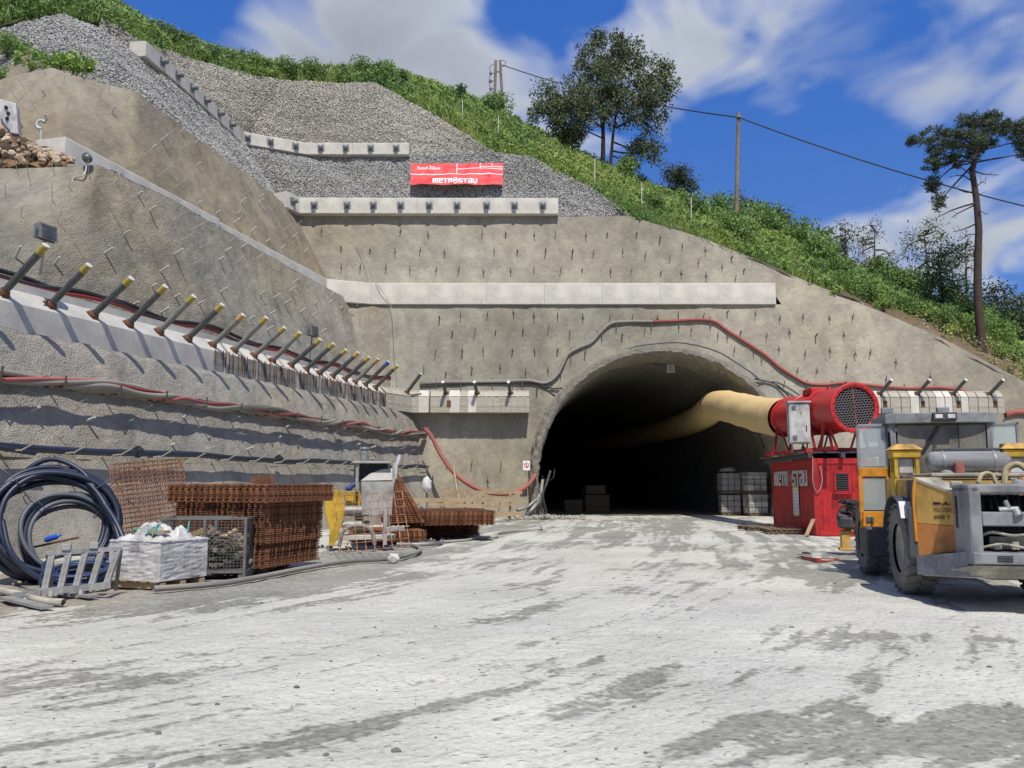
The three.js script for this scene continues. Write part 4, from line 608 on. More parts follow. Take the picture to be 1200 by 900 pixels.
{ // tall pine leaning at the right
  const b = hillAt(1152, 0.30); b.y -= 0.2; const k = -b.z / 1000, f = (px, py, dz = 0) => { const q = P(px, py, -b.z + dz); return [q.x - b.x, q.y - b.y, -dz]; };
  const R = rng(8), g = thing('pine_tree', 'tall bare-trunked pine with a flat dark crown above the right slope', 'tree', b), wood = [], dead = [], L = new Leaves();
  limb(wood, v(0, -0.4, 0), v(...f(1147, 270)), 0.25, 0.19, R, 0.03); limb(wood, v(...f(1147, 270)), v(...f(1139, 200)), 0.19, 0.15, R, 0.05); limb(wood, v(...f(1139, 200)), v(...f(1150, 150)), 0.16, 0.07, R, 0.04);
  for (const [a, c, r] of [[[1141, 205], [1120, 190], 0.06], [[1142, 215], [1113, 207], 0.06], [[1142, 225], [1118, 220], 0.05], [[1143, 238], [1085, 262], 0.06], [[1143, 240], [1115, 255], 0.05], [[1144, 262], [1115, 272], 0.05], [[1140, 200], [1172, 205], 0.05], [[1142, 222], [1155, 215], 0.035], [[1144, 250], [1156, 252], 0.035], [[1145, 275], [1125, 282], 0.035], [[1143, 232], [1150, 228], 0.03], [[1145, 290], [1130, 292], 0.03]]) { const c1 = limb(dead, v(...f(...a)), v(...f(c[0], c[1], (R() - 0.5) * 1.5)), r, 0.012, R, 0.2); for (let i = 0; i < 3; i++) { const q = c1.getPoint(0.5 + R() * 0.5); limb(dead, q, q.clone().add(v((R() - 0.5) * 0.7, (R() - 0.3) * 0.6, (R() - 0.5) * 0.7)), 0.018, 0.006, R); } }
  for (const [px, py, dz, rx, ry] of [[1080, 165, 0, 15, 6], [1098, 158, 0.6, 16, 8], [1118, 165, -0.8, 16, 10], [1105, 178, 0.8, 18, 10], [1092, 195, 0, 10, 10], [1096, 215, 0.4, 9, 12], [1099, 238, 0, 6, 10], [1118, 190, 0.9, 12, 8], [1138, 178, 1.0, 15, 8], [1145, 165, -1, 14, 8], [1133, 142, 0, 12, 8], [1150, 145, 0.7, 14, 9], [1168, 150, -0.8, 14, 9], [1165, 138, 0.4, 10, 6], [1185, 150, 0, 14, 9], [1195, 165, 0.8, 12, 10], [1205, 152, -0.5, 14, 10], [1200, 180, 0, 6, 8], [1130, 158, -0.6, 12, 7], [1160, 170, 0.4, 12, 5]]) {
    const c = v(...f(px, py, dz)); limb(dead, v(...f(1143, Math.min(190, py + 12))), c, 0.06, 0.02, R, 0.12); const n = Math.round(rx * ry / 7.5) + 6;
    for (let i = 0; i < n; i++) { const d = v((R() - 0.5) * 2, (R() - 0.5) * 2, (R() - 0.5) * 2); if (d.length() > 1) d.normalize(); const e = c.clone().add(v(d.x * rx * k, d.y * ry * k, d.z * rx * k * 0.9)); limb(dead, c.clone().lerp(e, 0.4), e, 0.018, 0.008, R, 0.1); const cc = vary([0.048, 0.078, 0.028], R, 0.6); for (let m = 0; m < 34; m++) { const a = e.clone().add(v((R() - 0.5) * 0.3, (R() - 0.5) * 0.18, (R() - 0.5) * 0.3)), o = v(R() - 0.5, R() * 0.7 - 0.15, R() - 0.5).normalize().multiplyScalar(0.24); L.blade(a, a.clone().add(o), 0.05, cc, R); } }
  }
  part(g, 'trunk', merge(wood), LEAF.pineBark); part(g, 'limbs', merge(dead), LEAF.bark); part(g, 'crown', L.geo(), LEAF.a);
}
// smaller trees along the crest
function smallTree(px, pyTop, t, w, seed, label, o = {}) {
  const b = hillAt(px, t); b.y -= 0.2; const top = P(px, pyTop, -b.z), h = top.y - b.y, R = rng(seed + 500), lobes = [], n = o.n ?? 9;
  for (let i = 0; i < n; i++) { const y = h * (0.35 + 0.6 * (i + R()) / n), s = (1 - Math.abs(y / h - 0.55)) * w; lobes.push([(R() - 0.5) * s, y, (R() - 0.5) * s, w * 0.28, h * 0.13, o.twigs ?? 10]); }
  return tree('hill_tree', label, b, { seed, leaf: o.leaf ?? 0.16, perLobe: o.per ?? 14, col: (o.col ?? [0.055, 0.085, 0.026]).map((q) => q * 1.45), droop: 0.2, bark: o.bark, group: o.group, trunk: [[[0, -0.3, 0], [(R() - 0.5) * 0.5, h * 0.92, 0], Math.min(0.14, h * 0.03), 0.02]], lobes });
}
smallTree(793, 196, 1.0, 2.4, 11, 'compact dark evergreen bush-tree on the crest beside the big tree', { twigs: 22, per: 18, col: [0.035, 0.055, 0.026] });
smallTree(872, 228, 1.0, 2.0, 12, 'small leafy tree behind the lone wooden pole', { twigs: 10 });
smallTree(918, 240, 1.05, 1.8, 13, 'thin young conifer-like tree among crest shrubs', { twigs: 12, col: [0.045, 0.07, 0.03] });
smallTree(995, 262, 1.05, 1.7, 14, 'sparse young tree with feathery greyish leaves on the crest', { twigs: 12, per: 13, col: [0.07, 0.09, 0.05], bark: LEAF.grey });
smallTree(1027, 258, 1.05, 2.1, 15, 'small airy tree with thin greyish leaves and grey twigs on the crest', { twigs: 16, per: 9, leaf: 0.12, col: [0.07, 0.085, 0.055], bark: LEAF.grey });
smallTree(1090, 262, 0.95, 3.2, 16, 'silvery green broad tree left of the tall pine', { twigs: 13, per: 11, n: 12, col: [0.10, 0.125, 0.06], bark: LEAF.grey });
smallTree(1108, 290, 0.75, 2.6, 17, 'dark green bushy tree just beside the pine trunk', { twigs: 16, per: 16, col: [0.05, 0.085, 0.024] });
smallTree(1135, 275, 0.9, 2.0, 18, 'thin twiggy tree directly behind the pine trunk', { twigs: 10, per: 4, leaf: 0.12, col: [0.08, 0.095, 0.06], bark: LEAF.grey });
smallTree(1172, 330, 0.9, 2.2, 19, 'dark spruce-like tree right of the pine trunk', { twigs: 16, per: 14, col: [0.03, 0.055, 0.024] });
smallTree(1198, 340, 0.8, 2.6, 20, 'bushy green tree at the right end of the slope', { twigs: 14, per: 14, col: [0.05, 0.09, 0.026] });
smallTree(1030, 305, 0.85, 2.0, 21, 'bright green leafy tree above the bare wall corner', { twigs: 14, per: 14, col: [0.075, 0.115, 0.024] });
console.log('trees');

// ================================================================== POLES, CABLE, STAKES
const poleTop = P(865.5, 134, 53), poleBase = hillAt(862.5, 0.52); poleBase.y -= 0.3;
{
  const d = -poleBase.z, g = thing('utility_pole', 'single grey wooden pole standing on the grassy slope', 'pole'), top = P(865.5, 132, d); poleTop.copy(P(865, 139, d));
  part(g, 'post', cyl(poleBase, top, 0.15, 0.115, 12), M.poleWood); part(g, 'cable_clamp', merge([bx(0.34, 0.07, 0.07, top.x, top.y - 0.35, top.z + 0.12), cyl(v(top.x - 0.13, top.y - 0.34, top.z + 0.14), v(top.x + 0.13, top.y - 0.34, top.z + 0.14), 0.04)]), M.steel);
}
const frameTop = P(583, 72, 74);
{
  const g = thing('utility_pole', 'timber A-frame pole with insulators rising behind the hill crest', 'pole'), z = 74, a = P(581, 71, z), b = P(586, 71, z), fa = P(577.5, 190, z), fb = P(593, 190, z);
  part(g, 'post', cyl(fa, a, 0.16, 0.12, 10), M.poleWood); part(g, 'post', cyl(fb, b, 0.16, 0.12, 10), M.poleWood); part(g, 'cross_tie', bar(P(580, 84, z), P(588, 84, z), 0.12, 0.1), M.poleWood); part(g, 'cross_tie', bar(P(579, 110, z), P(591, 110, z), 0.12, 0.1), M.poleWood);
  for (const y of [86, 95, 104]) { part(g, 'bracket', bar(P(573, y, z - 0.3), P(581, y, z), 0.06), M.steel); const q = P(575, y, z - 0.3); part(g, 'insulator', lathe([[0, -0.16], [0.11, -0.14], [0.05, -0.08], [0.12, -0.02], [0.05, 0.04], [0.1, 0.1], [0, 0.16]], 10), M.galvDark).position.copy(q); }
  part(g, 'jumper_wire', tube(pts([581, 74, z], [574, 78, z], [575, 86, z - 0.3], [573, 95, z - 0.3], [575, 104, z - 0.3], [580, 116, z - 0.1]), 0.03, 5, 0.3), M.blackCable); part(g, 'jumper_wire', tube(pts([586, 71, z], [592, 71.5, z], [592, 77, z], [588, 78, z]), 0.03, 5, 0.3), M.blackCable);
}
{
  const sag = (a, b, s) => { const l = []; for (let i = 0; i <= 16; i++) { const t = i / 16; l.push(a.clone().lerp(b, t).add(v(0, -s * 4 * t * (1 - t), 0))); } return l; };
  const far = P(1290, 262, 50), st = P(588, 76, 73.8);
  solo('overhead_cable', tube(sag(st, poleTop.clone().add(v(0, 0, 0.18)), 0.55), 0.045, 5, 0.8), M.blackCable, 'black overhead cable from the A-frame pole to the single pole', 'cable');
  solo('overhead_cable', tube(sag(poleTop.clone().add(v(0, 0, 0.18)), far, 0.5), 0.045, 5, 0.8), M.blackCable, 'black overhead cable from the single pole past the pine', 'cable');
}
for (const [px, py0, py1] of [[697, 206, 187], [752, 240, 215], [810, 246, 232], [542, 137, 118], [584, 150, 136]]) { const d = 46.5 + (px < 600 ? 6 : 0), a = P(px, py0 + 10, d), b = P(px, py1, d); solo('survey_stake', merge([cyl(a, b, 0.022, 0.02, 8), cyl(b, b.clone().add(v(0, 0.05, 0)), 0.022, 0.008, 8)]), M.white, 'thin white survey stake standing in the hillside grass', 'stake', 'survey stakes in the grass'); }

// ================================================================== VENTILATION STATION
const LET = {   // block letters from rectangles, unit height, y up
  m: [1.16, [0, 0, .3, 1], [.43, 0, .3, 1], [.86, 0, .3, .94], [0, .78, 1.1, .22]], e: [.9, [0, .1, .28, .8], [.08, .8, .74, .2], [.08, 0, .8, .2], [.62, .42, .28, .5], [.1, .42, .7, .15]],
  T: [.86, [0, .78, .86, .22], [.28, 0, .3, 1]], R: [.9, [0, 0, .3, 1], [.1, .78, .72, .22], [.6, .5, .3, .42], [.1, .4, .66, .17], [.58, 0, .3, .45]],
  S: [.86, [.08, .8, .78, .2], [0, .5, .28, .42], [.08, .4, .7, .2], [.58, .08, .28, .42], [0, 0, .78, .2]], a: [.9, [.05, .8, .77, .2], [.62, 0, .28, .92], [.08, .44, .6, .15], [0, .08, .28, .44], [.08, 0, .6, .17]], U: [.9, [0, .08, .28, .92], [.62, 0, .28, 1], [.08, 0, .6, .22]],
};
const WORD = ['m', 'e', 'T', 'R', 'O', 'S', 'T', 'a', 'U'];
function lettering() { // list of {rect} or {ring} with running x, in units of letter height
  const out = []; let x = 0; for (const ch of WORD) { if (ch === 'O') { out.push({ ring: [x + 0.56, 0.5] }); x += 1.22; continue; } const [w, ...r] = LET[ch]; for (const q of r) out.push({ rect: [x + q[0], q[1], q[2], q[3]] }); x += w + 0.1; } return { out, w: x };
}
function zigzag(w, h, pitch, depth, seg) { // corrugated sheet in xy, facing +z
  const n = Math.round(w / pitch), pos = [], xs = []; for (let i = 0; i < n; i++) for (const [f, d] of [[0, 0], [0.3, 0], [0.5, -depth], [0.8, -depth]]) xs.push([(i + f) * w / n, d]); xs.push([w, 0]);
  return gridGeo(xs.length - 1, 1, (u, t) => { const q = xs[Math.round(u * (xs.length - 1))]; return [q[0], t * h, q[1], q[0], t * h]; });
}
const flat = (g) => { const h = g.toNonIndexed(); h.computeVertexNormals(); return h; };
{
  const c = thing('container', 'red steel site container with white lettering under the big fan', 'container', [9.6, 0, -27.35], -0.085), H = 2.43, Wd = 2.44, D = 6.06;
  const side = flat(zigzag(D - 0.24, H - 0.3, 0.16, 0.02)).translate(0, 0, 0);
  const left = side.clone().rotateY(-Math.PI / 2).translate(0.02, 0.16, -D + 0.12); part(c, 'side_panel', left, M.red); part(c, 'side_panel', side.clone().rotateY(Math.PI / 2).translate(Wd - 0.02, 0.16, -0.12), M.red);
  part(c, 'end_panel', flat(zigzag(Wd - 0.24, H - 0.3, 0.16, 0.02)).translate(0.12, 0.16, -0.02), M.red); part(c, 'end_panel', flat(zigzag(Wd - 0.24, H - 0.3, 0.16, 0.02)).rotateY(Math.PI).translate(Wd - 0.12, 0.16, -D + 0.02), M.red);
  for (const x of [0.06, Wd - 0.06]) for (const z of [-0.06, -D + 0.06]) part(c, 'corner_post', bx(0.125, H, 0.125, x, H / 2, z, 0.012), M.red);
  for (const y of [0.08, H - 0.08]) { part(c, 'rail', bx(0.1, 0.16, D - 0.26, 0.052, y, -D / 2), M.red); part(c, 'rail', bx(0.1, 0.16, D - 0.26, Wd - 0.052, y, -D / 2), M.red); part(c, 'rail', bx(Wd - 0.26, 0.16, 0.1, Wd / 2, y, -0.052), M.red); part(c, 'rail', bx(Wd - 0.26, 0.16, 0.1, Wd / 2, y, -D + 0.052), M.red); }
  part(c, 'floor', bx(Wd - 0.22, 0.06, D - 0.22, Wd / 2, 0.12, -D / 2), M.woodDark); part(c, 'roof', bx(Wd - 0.1, 0.04, D - 0.1, Wd / 2, H - 0.01, -D / 2), M.red);
  const { out, w } = lettering(), lh = 0.52, k = (D - 1.1) / w / 1.0, list = []; // letters run along the side from the far end to the near end
  for (const q of out) { if (q.rect) { const [x, y, ww, hh] = q.rect; list.push(new THREE.BoxGeometry(ww * k, hh * lh, 0.014).translate((x + ww / 2) * k, (y + hh / 2) * lh, 0)); } else { const s = new THREE.Shape(); s.absellipse(0, 0, 0.56 * k, 0.72 * lh, 0, 6.2832); const hole = new THREE.Path(); hole.absellipse(0, 0, 0.44 * k, 0.58 * lh, 0, 6.2832, true); s.holes.push(hole); list.push(new THREE.ExtrudeGeometry(s, { depth: 0.014, bevelEnabled: false, curveSegments: 20 }).translate(q.ring[0] * k, q.ring[1] * lh, -0.007)); const s2 = new THREE.Shape(); s2.absellipse(0, 0, 0.30 * k, 0.42 * lh, 0, 6.2832); const h2 = new THREE.Path(); h2.absellipse(0.08 * k, 0.0, 0.14 * k, 0.24 * lh, 0, 6.2832, true); s2.holes.push(h2); list.push(new THREE.ExtrudeGeometry(s2, { depth: 0.014, bevelEnabled: false, curveSegments: 16 }).translate(q.ring[0] * k, q.ring[1] * lh, -0.007)); } }
  part(c, 'lettering', merge(list).rotateY(-Math.PI / 2).translate(-0.008, 1.56, -D + 0.42), std([0.62, 0.61, 0.59], { map: DIRT, roughness: 0.6 }));
  const cv = document.createElement('canvas'); cv.width = 128; cv.height = 384; const x = cv.getContext('2d'); x.fillStyle = '#e9e9e6'; x.fillRect(0, 0, 128, 384); x.fillStyle = '#c9cf2a'; x.fillRect(0, 0, 128, 26); x.fillRect(0, 366, 128, 18); for (let r = 0; r < 7; r++) for (let q = 0; q < 2; q++) { x.fillStyle = ['#46505a', '#56606a'][q]; x.fillRect(16 + q * 56, 48 + r * 44, 34 - (r * 7 + q * 5) % 12, 8); x.fillStyle = '#8a9298'; x.fillRect(16 + q * 56, 62 + r * 44, 40, 4); x.fillRect(16 + q * 56, 70 + r * 44, 30, 3); }
  const ct = new THREE.CanvasTexture(cv); ct.colorSpace = THREE.SRGBColorSpace; const pg = new THREE.BoxGeometry(0.78, 1.02, 0.008); part(c, 'safety_notice', pg.rotateY(-Math.PI / 2).translate(-0.008, 1.04, -2.35), std([0.85, 0.85, 0.85], { map: ct, roughness: 0.6 }));
  // vent louvre in the end wall
  const vent = part(c, 'vent_frame', merge([bx(0.46, 0.05, 0.05, 0.88, 1.98, 0.0), bx(0.46, 0.05, 0.05, 0.88, 1.38, 0.0), bx(0.05, 0.6, 0.05, 0.66, 1.68, 0), bx(0.05, 0.6, 0.05, 1.1, 1.68, 0), bx(0.6, 0.04, 0.12, 0.88, 1.33, 0.03)]), M.red); for (let i = 0; i < 8; i++) part(vent, 'vent_slat', bx(0.4, 0.055, 0.012).rotateX(0.7).translate(0.88, 1.43 + i * 0.07, 0.004), M.galvDark); part(vent, 'vent_backing', bx(0.42, 0.56, 0.01, 0.88, 1.68, -0.024), M.black);
  part(c, 'cable_conduit', tube([v(0.0, 2.5, 0.02), v(-0.02, 2.1, 0.05), v(-0.02, 1.6, 0.06), v(0.1, 1.35, 0.07), v(0.25, 1.7, 0.06), v(0.22, 2.2, 0.05)], 0.012, 5, 0.1), M.creamHose);
}
{ // dark deck of steel beams and planks on the container, carrying the fan
  const d = thing('fan_deck', 'dark steel and timber deck lying on the red container roof', 'platform', [9.6, 2.43, -27.35], -0.085);
  for (const x of [-0.12, 0.9, 1.6, 2.5]) part(d, 'deck_beam', bx(0.14, 0.16, 6.5, x, 0.09, -3.05, 0.01), M.truckDark); for (let i = 0; i < 12; i++) part(d, 'deck_plank', bx(2.9, 0.05, 0.36 + (i % 3) * 0.04, 1.1 + ((i * 37) % 7 - 3) * 0.03, 0.2, -0.2 - i * 0.53), i % 3 ? M.woodDark : M.truckDark);
  for (const [x, z] of [[-0.12, 0.05], [2.4, 0.05], [-0.15, -6.2]]) part(d, 'red_bracket', bx(0.2, 0.12, 0.16, x, 0.24, z, 0.01), M.redFan);
}
const fanIn = v(10.86, 4.02, -26.9), fanOut = v(10.42, 4.12, -32.3);
{
  const g = thing('ventilation_fan', 'large red tunnel ventilation fan with round black intake grille', 'fan', [10.64, 2.66, -29.6]); const o = g.position, A = fanIn.clone().sub(o), B = fanOut.clone().sub(o), at = (t) => A.clone().lerp(B, t), ax = B.clone().sub(A).normalize(), L = A.distanceTo(B), Q = new THREE.Quaternion().setFromUnitVectors(v(0, 1, 0), ax);
  const turned = (prof, seg = 40) => { const q = lathe(prof, seg); q.applyQuaternion(Q); q.translate(A.x, A.y, A.z); return q; };
  part(g, 'intake_housing', turned([[0.66, 0.06], [0.68, 0.0], [0.80, 0.0], [0.81, 0.05], [0.74, 0.14], [0.74, 1.95], [0.80, 1.96], [0.80, 2.04], [0.74, 2.05], [0.70, 2.3]]), M.redFan);
  part(g, 'silencer_body', turned([[0.60, 2.3], [0.76, 2.34], [0.76, 3.3], [0.60, 3.4]], 8), M.redFan); part(g, 'fan_casing', turned([[0.6, 3.4], [0.70, 3.45], [0.76, 3.46], [0.76, 3.54], [0.70, 3.56], [0.70, 4.9], [0.76, 4.91], [0.76, 5.0], [0.70, 5.02], [0.66, L]]), M.redFan);
  part(g, 'flange_bolts', merge(Array.from({ length: 22 }, (_, i) => { const a = i / 22 * 6.283, c = new THREE.CylinderGeometry(0.018, 0.018, 0.05, 6).translate(Math.cos(a) * 0.735, -0.015, Math.sin(a) * 0.735); c.applyQuaternion(Q); c.translate(A.x, A.y, A.z); return c; })), M.redFan);
  const gr = part(g, 'intake_grille', (() => { const c = new THREE.CircleGeometry(0.665, 40); c.rotateX(Math.PI / 2); c.translate(0, 0.22, 0); c.applyQuaternion(Q); c.translate(A.x, A.y, A.z); return c; })(), M.black);
  const loc = (x, y, z) => v(x, z, -y).applyQuaternion(Q).add(A); const bars = [], W = 0.66; // brick-like bar pattern of the grille
  for (let i = -8; i <= 8; i++) { const y = i * 0.078, hw = Math.sqrt(Math.max(0, W * W - y * y)); if (hw > 0.1) bars.push(bar(loc(-hw, y, 0.06), loc(hw, y, 0.06), 0.018)); for (let j = -7; j <= 7; j++) { const x = j * 0.1 + (i % 2 ? 0.05 : 0); if (Math.abs(x) < hw - 0.04) bars.push(bar(loc(x, y, 0.065), loc(x, y + 0.078, 0.065), 0.02)); } }
  part(gr, 'grille_bars', merge(bars), std([0.16, 0.14, 0.14], { roughness: 0.6, metalness: 0.2 })); part(gr, 'grille_spine', bar(loc(0, -W, 0.05), loc(0, W, 0.05), 0.03, 0.02), M.redDusty);
  for (const t of [0.16, 0.62, 0.88]) { const q = at(t), s = []; for (const e of [-1, 1]) { s.push(bar(v(q.x + e * 0.62, q.y - 0.45, q.z), v(q.x + e * 0.78, 0.06, q.z), 0.09, 0.05)); s.push(bar(v(q.x + e * 0.45, q.y - 0.6, q.z), v(q.x + e * 0.2, 0.06, q.z), 0.07, 0.05)); } s.push(bx(1.8, 0.1, 0.14, q.x, 0.08, q.z)); part(g, 'support_frame', merge(s), M.red); }
  part(g, 'skid_rail', [bar(v(A.x - 0.8, 0.08, A.z + 0.3), v(B.x - 0.8, 0.08, B.z), 0.12), bar(v(A.x + 0.8, 0.08, A.z + 0.3), v(B.x + 0.8, 0.08, B.z), 0.12)], M.redFan);
  const q = at(0.46); part(g, 'motor_hatch', bx(0.7, 0.22, 0.9, q.x - 0.1, q.y + 0.72, q.z, 0.03), M.redFan); part(g, 'lifting_lug', [bx(0.03, 0.16, 0.14, at(0.1).x, at(0.1).y + 0.8, at(0.1).z), bx(0.03, 0.16, 0.14, at(0.34).x, at(0.34).y + 0.8, at(0.34).z)], M.redFan);
}
{
  const g = thing('control_cabinet', 'white electrical cabinet mounted beside the red fan', 'cabinet', [9.62, 2.72, -28.6], -0.1);
  part(g, 'cabinet_body', bx(0.68, 1.36, 0.36, 0, 0.92, 0, 0.02), M.cabinet); part(g, 'cabinet_roof', bx(0.76, 0.05, 0.46, 0, 1.63, 0.02, 0.01), M.cabinet); const d = part(g, 'cabinet_door', bx(0.6, 1.26, 0.02, 0, 0.92, 0.19, 0.006), M.cabinet); part(d, 'handle', bx(0.03, 0.2, 0.03, 0.2, 0.75, 0.21, 0.008), M.black); part(d, 'warning_mark', bx(0.07, 0.07, 0.006, 0.04, 1.25, 0.204), M.yellowBand);
  part(d, 'vent_grid', merge([0.35, 1.35].flatMap((y) => Array.from({ length: 6 }, (_, i) => bx(0.14, 0.014, 0.008, -0.19, y + i * 0.03, 0.203)))), M.galvDark); part(g, 'cabinet_leg', bx(0.05, 0.3, 0.05, -0.25, 0.12, 0), M.galv); part(g, 'cabinet_leg', bx(0.05, 0.3, 0.05, 0.25, 0.12, 0), M.galv);
  part(g, 'cable_tail', tube([v(0.05, 0.26, 0.12), v(0.1, 0.1, 0.3), v(0.3, -0.02, 0.35), v(0.7, 0.05, 0.2), v(0.9, 0.5, 0.1)], 0.03, 6, 0.1), M.blackCable);
}
{ // fabric duct from the fan into the crown of the tunnel
  for (const [cp, mat, label] of [[[fanOut.clone(), v(10.4, 4.35, -34.5), v(10.36, 4.9, -38), v(10.3, 5.45, -41.6), v(10.24, 5.56, -42.9)], M.duct, 'fat yellow fabric air duct running from the fan into the tunnel'], [[v(10.24, 5.56, -42.9), v(10.4, 5.55, -44.2), v(10.75, 5.45, -48), v(10.95, 5.4, -54), v(10.6, 5.4, -62), v(9.5, 5.4, -72), v(7.6, 5.4, -86)], M.duct, 'yellow air duct length continuing in shade under the tunnel crown']]) {
  const c = new THREE.CatmullRomCurve3(cp, false, 'centripetal'), n = 120, fr = c.computeFrenetFrames(n, false), Lc = c.getLength();
  solo('air_duct', gridGeo(36, n, (u, w) => { const i = Math.round(w * n), p = c.getPointAt(i / n), a = u * 6.2832, s = w * Lc, ring = Math.abs(((s / 2.4) % 1) - 0.5) < 0.03 ? 0.02 : 0, r = 0.735 + ring + 0.008 * Math.sin(a * 5 + s * 2.2) * clamp(s / 2, 0, 1) + fbm3(Math.cos(a) * 2, Math.sin(a) * 2, s * 1.2, 3) * 0.022, N = fr.normals[i], Bn = fr.binormals[i]; return [p.x + (N.x * Math.cos(a) + Bn.x * Math.sin(a)) * r, p.y + (N.y * Math.cos(a) + Bn.y * Math.sin(a)) * r, p.z + (N.z * Math.cos(a) + Bn.z * Math.sin(a)) * r, u * 4.6, s]; }), mat, label, 'duct');
  }
}
// wrapped block pallets just inside the mouth
function blockStack(x, z, y0, turn, label, seed, dull) {
  const g = thing('block_pallet', label, 'pallet', [x, y0, z], turn, 'pallets of grey blocks in the tunnel mouth'), R = rng(seed); for (let i = 0; i < 5; i++) part(g, 'pallet_board', bx(0.11, 0.025, 1.05, -0.44 + i * 0.22, 0.13, 0), M.woodDark); for (const q of [-0.42, 0, 0.42]) part(g, 'pallet_bearer', bx(1.0, 0.1, 0.09, 0, 0.06, q), M.woodDark);
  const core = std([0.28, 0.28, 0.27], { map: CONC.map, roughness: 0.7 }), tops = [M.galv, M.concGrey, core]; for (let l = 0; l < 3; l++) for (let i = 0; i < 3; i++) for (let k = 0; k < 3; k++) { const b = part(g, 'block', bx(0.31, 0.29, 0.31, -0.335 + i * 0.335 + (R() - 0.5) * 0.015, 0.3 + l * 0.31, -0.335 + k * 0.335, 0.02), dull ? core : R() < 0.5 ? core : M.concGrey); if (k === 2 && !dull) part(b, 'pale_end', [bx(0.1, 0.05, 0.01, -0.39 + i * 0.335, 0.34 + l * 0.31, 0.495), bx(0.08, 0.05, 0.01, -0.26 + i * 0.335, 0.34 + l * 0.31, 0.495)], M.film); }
  if (!dull) part(g, 'film_band', merge([bx(1.02, 0.012, 1.02, 0, 1.08, 0), bx(1.03, 0.2, 0.008, 0, 1.0, 0.512), bx(0.008, 0.2, 1.03, -0.512, 1.0, 0)]), M.galv);
}
blockStack(12.6, -44.6, 0, 0.05, 'lower wrapped pallet of grey blocks at the right tunnel foot', 1, false); blockStack(12.58, -44.65, 1.14, 0.08, 'upper pallet of grey blocks stacked on another behind the container', 2, false);
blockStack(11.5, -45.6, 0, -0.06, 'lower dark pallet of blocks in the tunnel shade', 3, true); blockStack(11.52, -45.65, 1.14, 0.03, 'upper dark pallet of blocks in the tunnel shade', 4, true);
{ const R = rng(12), g = ROCK.clone().scale(0.45, 0.24, 0.4); const t = solo('covered_bundle', gridGeo(20, 12, (u, w) => { const a = u * 6.283, b = (w - 0.5) * Math.PI, n = 1 + fbm3(Math.cos(a) * 2, b * 2, Math.sin(a) * 2, 3) * 0.35; return [11.5 + Math.cos(a) * Math.cos(b) * 0.45 * n, 2.38 + Math.sin(b) * 0.14 * n, -45.6 + Math.sin(a) * Math.cos(b) * 0.45 * n]; }), M.greyCable, 'grey crumpled bundle lying on the dark block pallets', 'bundle'); }
for (const [x, z, t, l] of [[8.75, -30.6, 0.15, 'weathered wooden pallet lying flat beside the red container, farther in'], [9.0, -29.0, -0.05, 'weathered wooden pallet lying flat by the near corner of the red container']]) { const g = thing('wooden_pallet', l, 'pallet', [x, 0.01, z], t); for (let i = 0; i < 7; i++) part(g, 'pallet_board', bx(0.13, 0.03, 1.2, -0.5 + i * 0.168, 0.13, 0), i % 2 ? M.woodDark : std([0.26, 0.2, 0.13], { map: GRAIN, roughness: 0.9 })); for (const q of [-0.5, 0, 0.5]) part(g, 'pallet_bearer', bx(1.15, 0.1, 0.1, 0, 0.06, q), M.woodDark); }
solo('plank', bar(v(9.15, 0.03, -26.9), v(9.5, 0.52, -27.2), 0.12, 0.03), M.wood, 'short pale plank leaning on the foot of the red container', 'plank');
{ // puddle on the yard; red of the container reflection tinted into its colour
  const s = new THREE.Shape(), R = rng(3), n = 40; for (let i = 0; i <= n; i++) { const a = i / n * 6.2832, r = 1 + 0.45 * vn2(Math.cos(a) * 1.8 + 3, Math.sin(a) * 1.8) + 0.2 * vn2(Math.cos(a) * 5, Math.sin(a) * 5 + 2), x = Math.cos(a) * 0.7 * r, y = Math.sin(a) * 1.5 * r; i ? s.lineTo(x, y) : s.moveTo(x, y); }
  const g = new THREE.ShapeGeometry(s); g.rotateX(-Math.PI / 2); g.translate(7.2, -0.027, -19.6); const w = structure('puddle_water', g, new THREE.MeshPhysicalMaterial({ color: RGB(0.10, 0.055, 0.045), roughness: 0.03, ior: 1.33 }));
}

